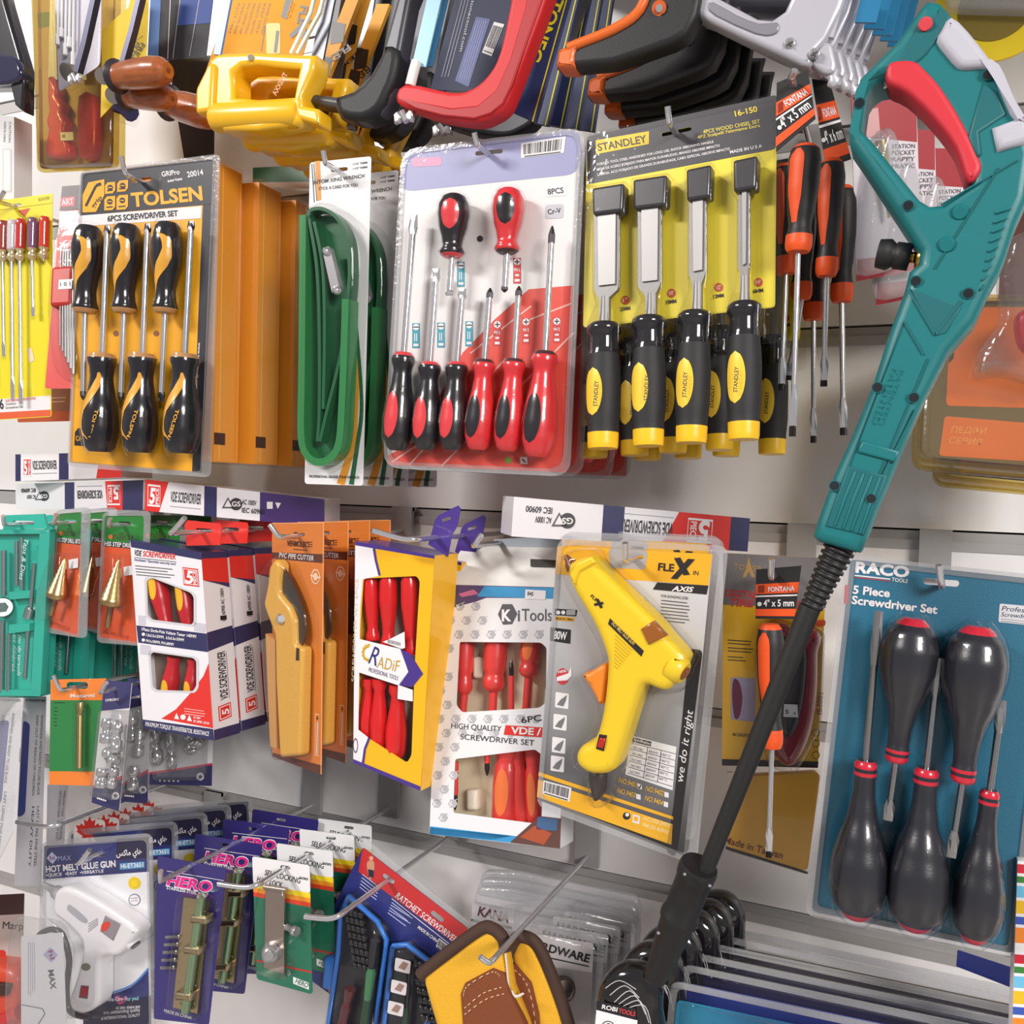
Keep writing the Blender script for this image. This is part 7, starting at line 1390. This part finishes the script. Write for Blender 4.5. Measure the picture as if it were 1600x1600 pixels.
for i in range(4): navy(i+1, (896+i*16, -60), (918+i*16, -60), (856+i*24, 196+i*3), (834+i*22, 192+i*3), .14-i*.026, 'navy saw sleeve, %s to the right of the lettered one' % ('first', 'second', 'third', 'fourth')[i], 0)
# black and orange saws
OO = C(226, 104, 34, .35, 0, .3); BK2 = C(30, 28, 31, .5, 0, 0, .1, 600)
t, fr = prism('hand_saw', 'black saw handle edged in orange, frontmost of its stack', 'saw', [(868, 104), (870, 76), (900, 66), (960, 44), (1000, 14), (1016, -40), (1100, -40), (1090, 20), (1074, 52), (1050, 66), (1000, 84), (958, 98), (896, 104)], .19, -.013, .013, .006, BK2, pname='handle')
mb = MB(); tube(mb, smooth_path([fr.p(x, y, .012) for x, y in ((888, 76), (902, 70), (960, 46), (1000, 16), (1018, -40))], 5), .0055, OO, 8); dome(mb, [fr.p(x, y, .015) for x, y in rounded([(868, 104), (872, 76), (904, 66), (898, 84), (897, 104)], 4)], -.014, .016, .005, OO, 3, both=True); part('orange_edge', mb, t)
n_ = MB(); lathe(n_, fr.p(1030, 13, .012), fr.p(1030, 13, .016), [(0, 11*fr.s(1030, 13)), (1, 10*fr.s(1030, 13))], OO, 18); lathe(n_, fr.p(1030, 13, .016), fr.p(1030, 13, .018), [(0, 6*fr.s(1030, 13)), (1, 5*fr.s(1030, 13))], STEEL, 14); part('bolt', n_, t)
mb = MB(); slab(mb, [fr.p(x, y, -.002) for x, y in ((1010, 0), (1084, -40), (1110, -40), (1080, 60), (1060, 66))], -.006, -.002, C(52, 50, 54, .4, .3)); part('blade', mb, t)
behind(t, [(.008, .04, -.004, .02), (.012, .066, -.006, .03), (.016, .088, -.008, .03), (.02, .11, -.01, .03), (.024, .13, -.012, .03)], ['black and orange saw handle, %s from the front of its stack' % w for w in ('second', 'third', 'fourth', 'fifth', 'sixth')], 'black and orange saws')
# aluminium saws
AL = C(196, 194, 204, .35, .3)
AO = [(1074, -40), (1070, 12), (1078, 20), (1091, 24), (1160, 58), (1222, 86), (1252, 101), (1262, 103), (1269, 97), (1268, 84), (1292, 60), (1316, 10), (1330, -40)]
t, fr = prism('hacksaw', 'silver aluminium hacksaw frame with blue blade, frontmost of its stack', 'saw', AO, .185, -.012, .012, .005, AL, [[(1180, -20), (1232, -20), (1236, -6), (1226, 16), (1206, 30), (1184, 28), (1150, 10), (1120, -6), (1118, -20)]], pname='frame')
mb = MB(); dome(mb, [fr.p(x, y, .014) for x, y in spx([(1106, 10), (1114, 2), (1150, 22), (1186, 36), (1214, 34), (1216, 46), (1206, 54), (1180, 52), (1118, 24)], 2)], .009, .0135, .001, C(150, 148, 158, .35, .5), 2); part('grip_recess', mb, t)
for x, y in ((1234, 68), (1272, 84)):
    mb = MB(); k = fr.s(x, y); lathe(mb, fr.p(x, y, .011), fr.p(x, y, .015), [(0, 8*k), (.5, 8*k), (1, 5*k)], STEEL, 14)
    for a in (.5, 2.07): e = Vector((math.cos(a), math.sin(a), 0))*5*k; tube(mb, [fr.p(x, y, .0152) - e, fr.p(x, y, .0152) + e], .0008, C(70, 68, 72), 5)
    part('screw', mb, t)
mb = MB(); dome(mb, [fr.p(x, y, .008) for x, y in rounded([(1266, 100), (1280, 60), (1300, 66), (1308, 100), (1304, 114), (1290, 116)], 6)], -.006, .008, .004, AL, 3, both=True); part('tension_arm', mb, t)
mb = MB(); lathe(mb, fr.p(1298, 108, 0), fr.p(1306, 136, 0), [(0, 6*fr.s(1300, 120)), (.25, 11*fr.s(1300, 120)), (.5, 7*fr.s(1300, 120)), (.75, 11*fr.s(1300, 120)), (1, 6*fr.s(1300, 120))], C(220, 218, 226, .3, .4), 14); part('wing_nut', mb, t)
bar(fr, t, 'blade', [(1352, 36), (1374, -50)], 30, -.004, C(40, 120, 164, .35), .003); bar(fr, t, 'blade_rod', [(1296, 60), (1326, -40)], 12, .006, AL, .006)
behind(t, [(.004, .018, .004, 0), (.008, .036, .008, 0), (.012, .054, .012, 0), (.016, .072, .016, 0)], ['silver hacksaw frame, %s from the front of its stack' % w for w in ('second', 'third', 'fourth', 'fifth')], 'silver hacksaws')
# fret saws with wooden handles
fr = flat(230, 120, .18)
def fret(label, hA, hB, w_, rod, d):
    fr = flat(*hA, d); t = thing('fret_saw', label, 'saw', fr, 'fret saws'); s_ = fr.s(*hA); mb = MB(); lathe(mb, fr.p(*hA), fr.p(*hB), [(0, .55*w_*s_), (.06, .6*w_*s_), (.07, .42*w_*s_), (.12, .44*w_*s_), (.4, .5*w_*s_), (.7, .52*w_*s_), (.9, .46*w_*s_), (1, .26*w_*s_)], None, 20, lambda t_, th: C(50, 42, 50, .4) if t_ < .065 else WOOD, 24); part('handle', mb, t)
    mb = MB(); lathe(mb, fr.p(hB[0]-2, hB[1], 0), fr.p(hB[0]+1, hB[1], 0), [(0, 5*s_), (1, 3*s_)], C(120, 60, 30), 10); part('end_ferrule', mb, t)
    if rod: bar(fr, t, 'frame', rod, 9, .004, C(62, 62, 80, .35, .6), .009)
    mb = MB(); x, y = hA[0]-16, hA[1]-2; lathe(mb, fr.p(x+14, y+2, 0), fr.p(x, y, 0), [(0, 3.5*s_), (1, 3.5*s_)], STEEL, 8); lathe(mb, fr.p(x, y, -.002) , fr.p(x-3, y+1, .004), [(0, 11*s_), (1, 12*s_)], C(170, 164, 160, .3, .9), 16); part('thumb_nut', mb, t)
fret('fret saw with a varnished wooden handle, topmost of three', (180, 120), (263, 110), 42, [(192, 106), (208, 50), (232, -50)], .19)
fret('fret saw with a wooden handle, middle of three', (196, 150), (270, 154), 36, None, .165)
fret('fret saw with a wooden handle, lowest and nearest the yellow saw', (262, 160), (337, 182), 44, None, .13)
fr = flat(122, 110, .17); t = thing('fret_saw', 'dark saw frame with wing nut hanging left of the yellow upside-down card', 'saw', fr, 'fret saws'); bar(fr, t, 'frame', [(122, 114), (134, 70), (160, -50)], 10, .004, C(62, 62, 80, .35, .6), .009); wingnut(fr, t, 118, 124, .004, .8); mb = MB(); lathe(mb, fr.p(108, 112, 0), fr.p(104, 113, .004), [(0, 13*fr.s(108, 112)), (1, 13*fr.s(108, 112))], C(170, 164, 160, .3, .9), 16); part('thumb_nut', mb, t)
fr = flat(190, 160, .12); t = thing('fret_saw', 'blue thumb screw of a saw hanging under the wooden handles', 'saw', fr, 'fret saws'); mb = MB(); lathe(mb, fr.p(180, 156, .0), fr.p(206, 178, .0), [(0, .012), (.3, .015), (.6, .011), (1, .012)], C(50, 56, 120, .3, 0, .3), 9); part('body', mb, t); mb = MB(); dome(mb, [fr.p(x, y, .01) for x, y in rounded([(178, 148), (212, 160), (204, 196), (176, 186)], 6)], -.002, .014, .005, CLEAR, 3); part('sleeve', mb, t)
c = Card('fret_saw_card', 'yellow card with upside-down lettering behind the dark saw frame', 'saw pack', [(190, -40), (238, -60), (228, 106), (157, 184)], .14, C(232, 196, 50, .65), r=1, pts=[(160, 46), (200, 12), (214, -40), (236, -40), (232, 0), (228, 106), (157, 184)], yaw=0, pitch=0)
c.text('FRET', (221, 66), (204, 92), 8, C(80, 70, 30), 3, .02); c.text('FRAME', (212, 64), (196, 94), 8, C(80, 70, 30), 3, .02); c.line((223, 56), (198, 72), 1, C(150, 120, 30)); c.done()
# packs at the top left
c = Card('saw_pack', 'blue-edged black saw sleeve right of the yellow fret card', 'saw pack', [(238, -60), (340, -60), (322, 90), (230, 96)], .11, C(40, 38, 46, .65), r=2, yaw=0, pitch=0)
c.poly([(238, -60), (254, -60), (247, 96), (230, 96)], C(84, 118, 176, .65), 2); c.poly([(290, -60), (340, -60), (328, 36), (276, 40)], C(50, 74, 140, .65), 2); c.line((268, -40), (262, 92), 1.4, C(170, 160, 160), 3); c.line((286, -40), (270, 92), 1.2, C(150, 140, 150), 3); c.line((318, -40), (296, 88), 1.2, C(120, 110, 120), 3); c.done('sleeve')
bx = Card('saw_pack', 'black sleeve behind the wooden handles above the yellow screwdriver card', 'saw pack', [(262, 90), (336, 86), (334, 250), (288, 250)], .06, C(42, 30, 34, .4), r=2, yaw=0, pitch=0); bx.done('sleeve')
c = Card('knife_pack', 'clear blister of white rods at the top left', 'pack', [(84, -50), (160, -50), (156, 102), (92, 144)], .15, C(206, 200, 214, .3, 0, .3), r=8, yaw=0, pitch=0); c.done()
for i in range(5): mb = MB(); s_ = c.fr.s(100, 50); lathe(mb, c.p(92+i*6, -40, .006), c.p(90+i*6, 70+i*8 - (i % 2)*20, .006), [(0, 2*s_), (.85, 2*s_), (.86, 3.4*s_), (1, 3.4*s_)], C(236, 234, 236, .3), 8); part('rod', mb, c.t)
mb = MB(); dome(mb, [c.p(x, y, .01) for x, y in rounded([(82, -50), (164, -50), (158, 108), (90, 148)], 8)], .001, .016, .004, CLEAR, 3); part('blister', mb, c.t)
t = Card('saw_set', 'amber blister with two red-handled saws at the upper left', 'saw set', [(58, -50), (180, -50), (176, 262), (62, 264)], .11, C(196, 164, 88, .4, 0, .2, 0, 30, .1), r=8, yaw=0, pitch=0); t.poly([(58, 20), (84, 18), (84, 40), (60, 44)], C(110, 130, 60)); t.done(); c = t
for L, lb in (([(78, 120), (84, 124), (92, 140), (90, 150), (100, 165), (97, 176), (104, 190), (101, 205), (108, 225), (108, 244), (75, 246), (73, 225), (78, 205), (74, 190), (79, 172), (76, 155)], 'wavy'), ([(124, 150), (146, 148), (150, 200), (146, 244), (124, 246), (122, 200)], 'straight')):
    nd = node('hand_saw', c.t); mb = MB(); dome(mb, [c.p(x, y, .014) for x, y in spx(L, 2)], .002, .018, .006, C(214, 48, 40, .35, 0, .3), 4); part('handle', mb, nd); mb = MB(); x = L[0][0]; slab(mb, [c.p(a, b, .008) for a, b in ((x-2, 125), (x+12, 125), (x+8, -40), (x+2, -40))], .006, .009, STEEL); part('blade', mb, nd)
mb = MB(); fill(mb, [c.p(x, y, .019) for x, y in ((94, 207), (114, 206), (115, 219), (95, 220))], WHITE); text(mb, c.fr, '85', (97, 215), (102, 215), 5, INK, .0192); part('price_sticker', mb, c.t)
mb = MB(); dome(mb, [c.p(x, y, .014) for x, y in rounded([(54, -50), (184, -50), (182, 256), (66, 262)], 10)], -.002, .026, .008, AMBER, 4); c.rim(mb, [(50, -56), (188, -56), (184, 264), (58, 270)], [(60, -46), (178, -46), (174, 254), (66, 258)], 12, mat=AMBER); part('blister', mb, c.t)
t, fr = prism('tool_case', 'black glossy tool case at the top left edge', 'case', [(-50, -50), (-6, -50), (6, 0), (36, 104), (35, 174), (22, 164), (16, 136), (-50, 138)], .19, -.008, .012, .004, C(26, 24, 30, .25, 0, .5)); mb = MB(); dome(mb, [fr.p(x, y, .026) for x, y in spx([(-40, 84), (0, 80), (20, 92), (18, 122), (-40, 126)], 3)], .01, .018, .004, C(36, 34, 66, .12, 0, .9), 3); part('purple_sheen', mb, t)  # the case's purple sheen, put into the colour of a raised panel
c = Card('white_box', 'white printed box below the black case at the left edge', 'box', [(-30, 176), (22, 182), (22, 312), (-30, 310)], .15, C(224, 222, 222, .4), r=1, back=.03, yaw=.0, pitch=0)
for k in range(2): c.text(('CAUTION', 'MADE IN CHINA')[k], (14-k*8, 190), (13-k*8, 222), 3.4, C(110, 106, 110), 3, 0)
c.rect(4, 232, 18, 300, C(206, 204, 206), 2, 2); c.rect(6, 234, 16, 298, C(226, 224, 224), 3, 2); c.done('box')
# green card at the back of the second row, above the strap wrenches
c = Card('green_card', 'dark green card deep behind the strap wrenches', 'card', [(395, 262), (640, 250), (640, 300), (395, 290)], .03, C(44, 92, 54, .4), r=2, yaw=0, pitch=0); c.poly([(395, 285), (640, 282), (640, 300), (395, 292)], C(190, 170, 150)); c.done()
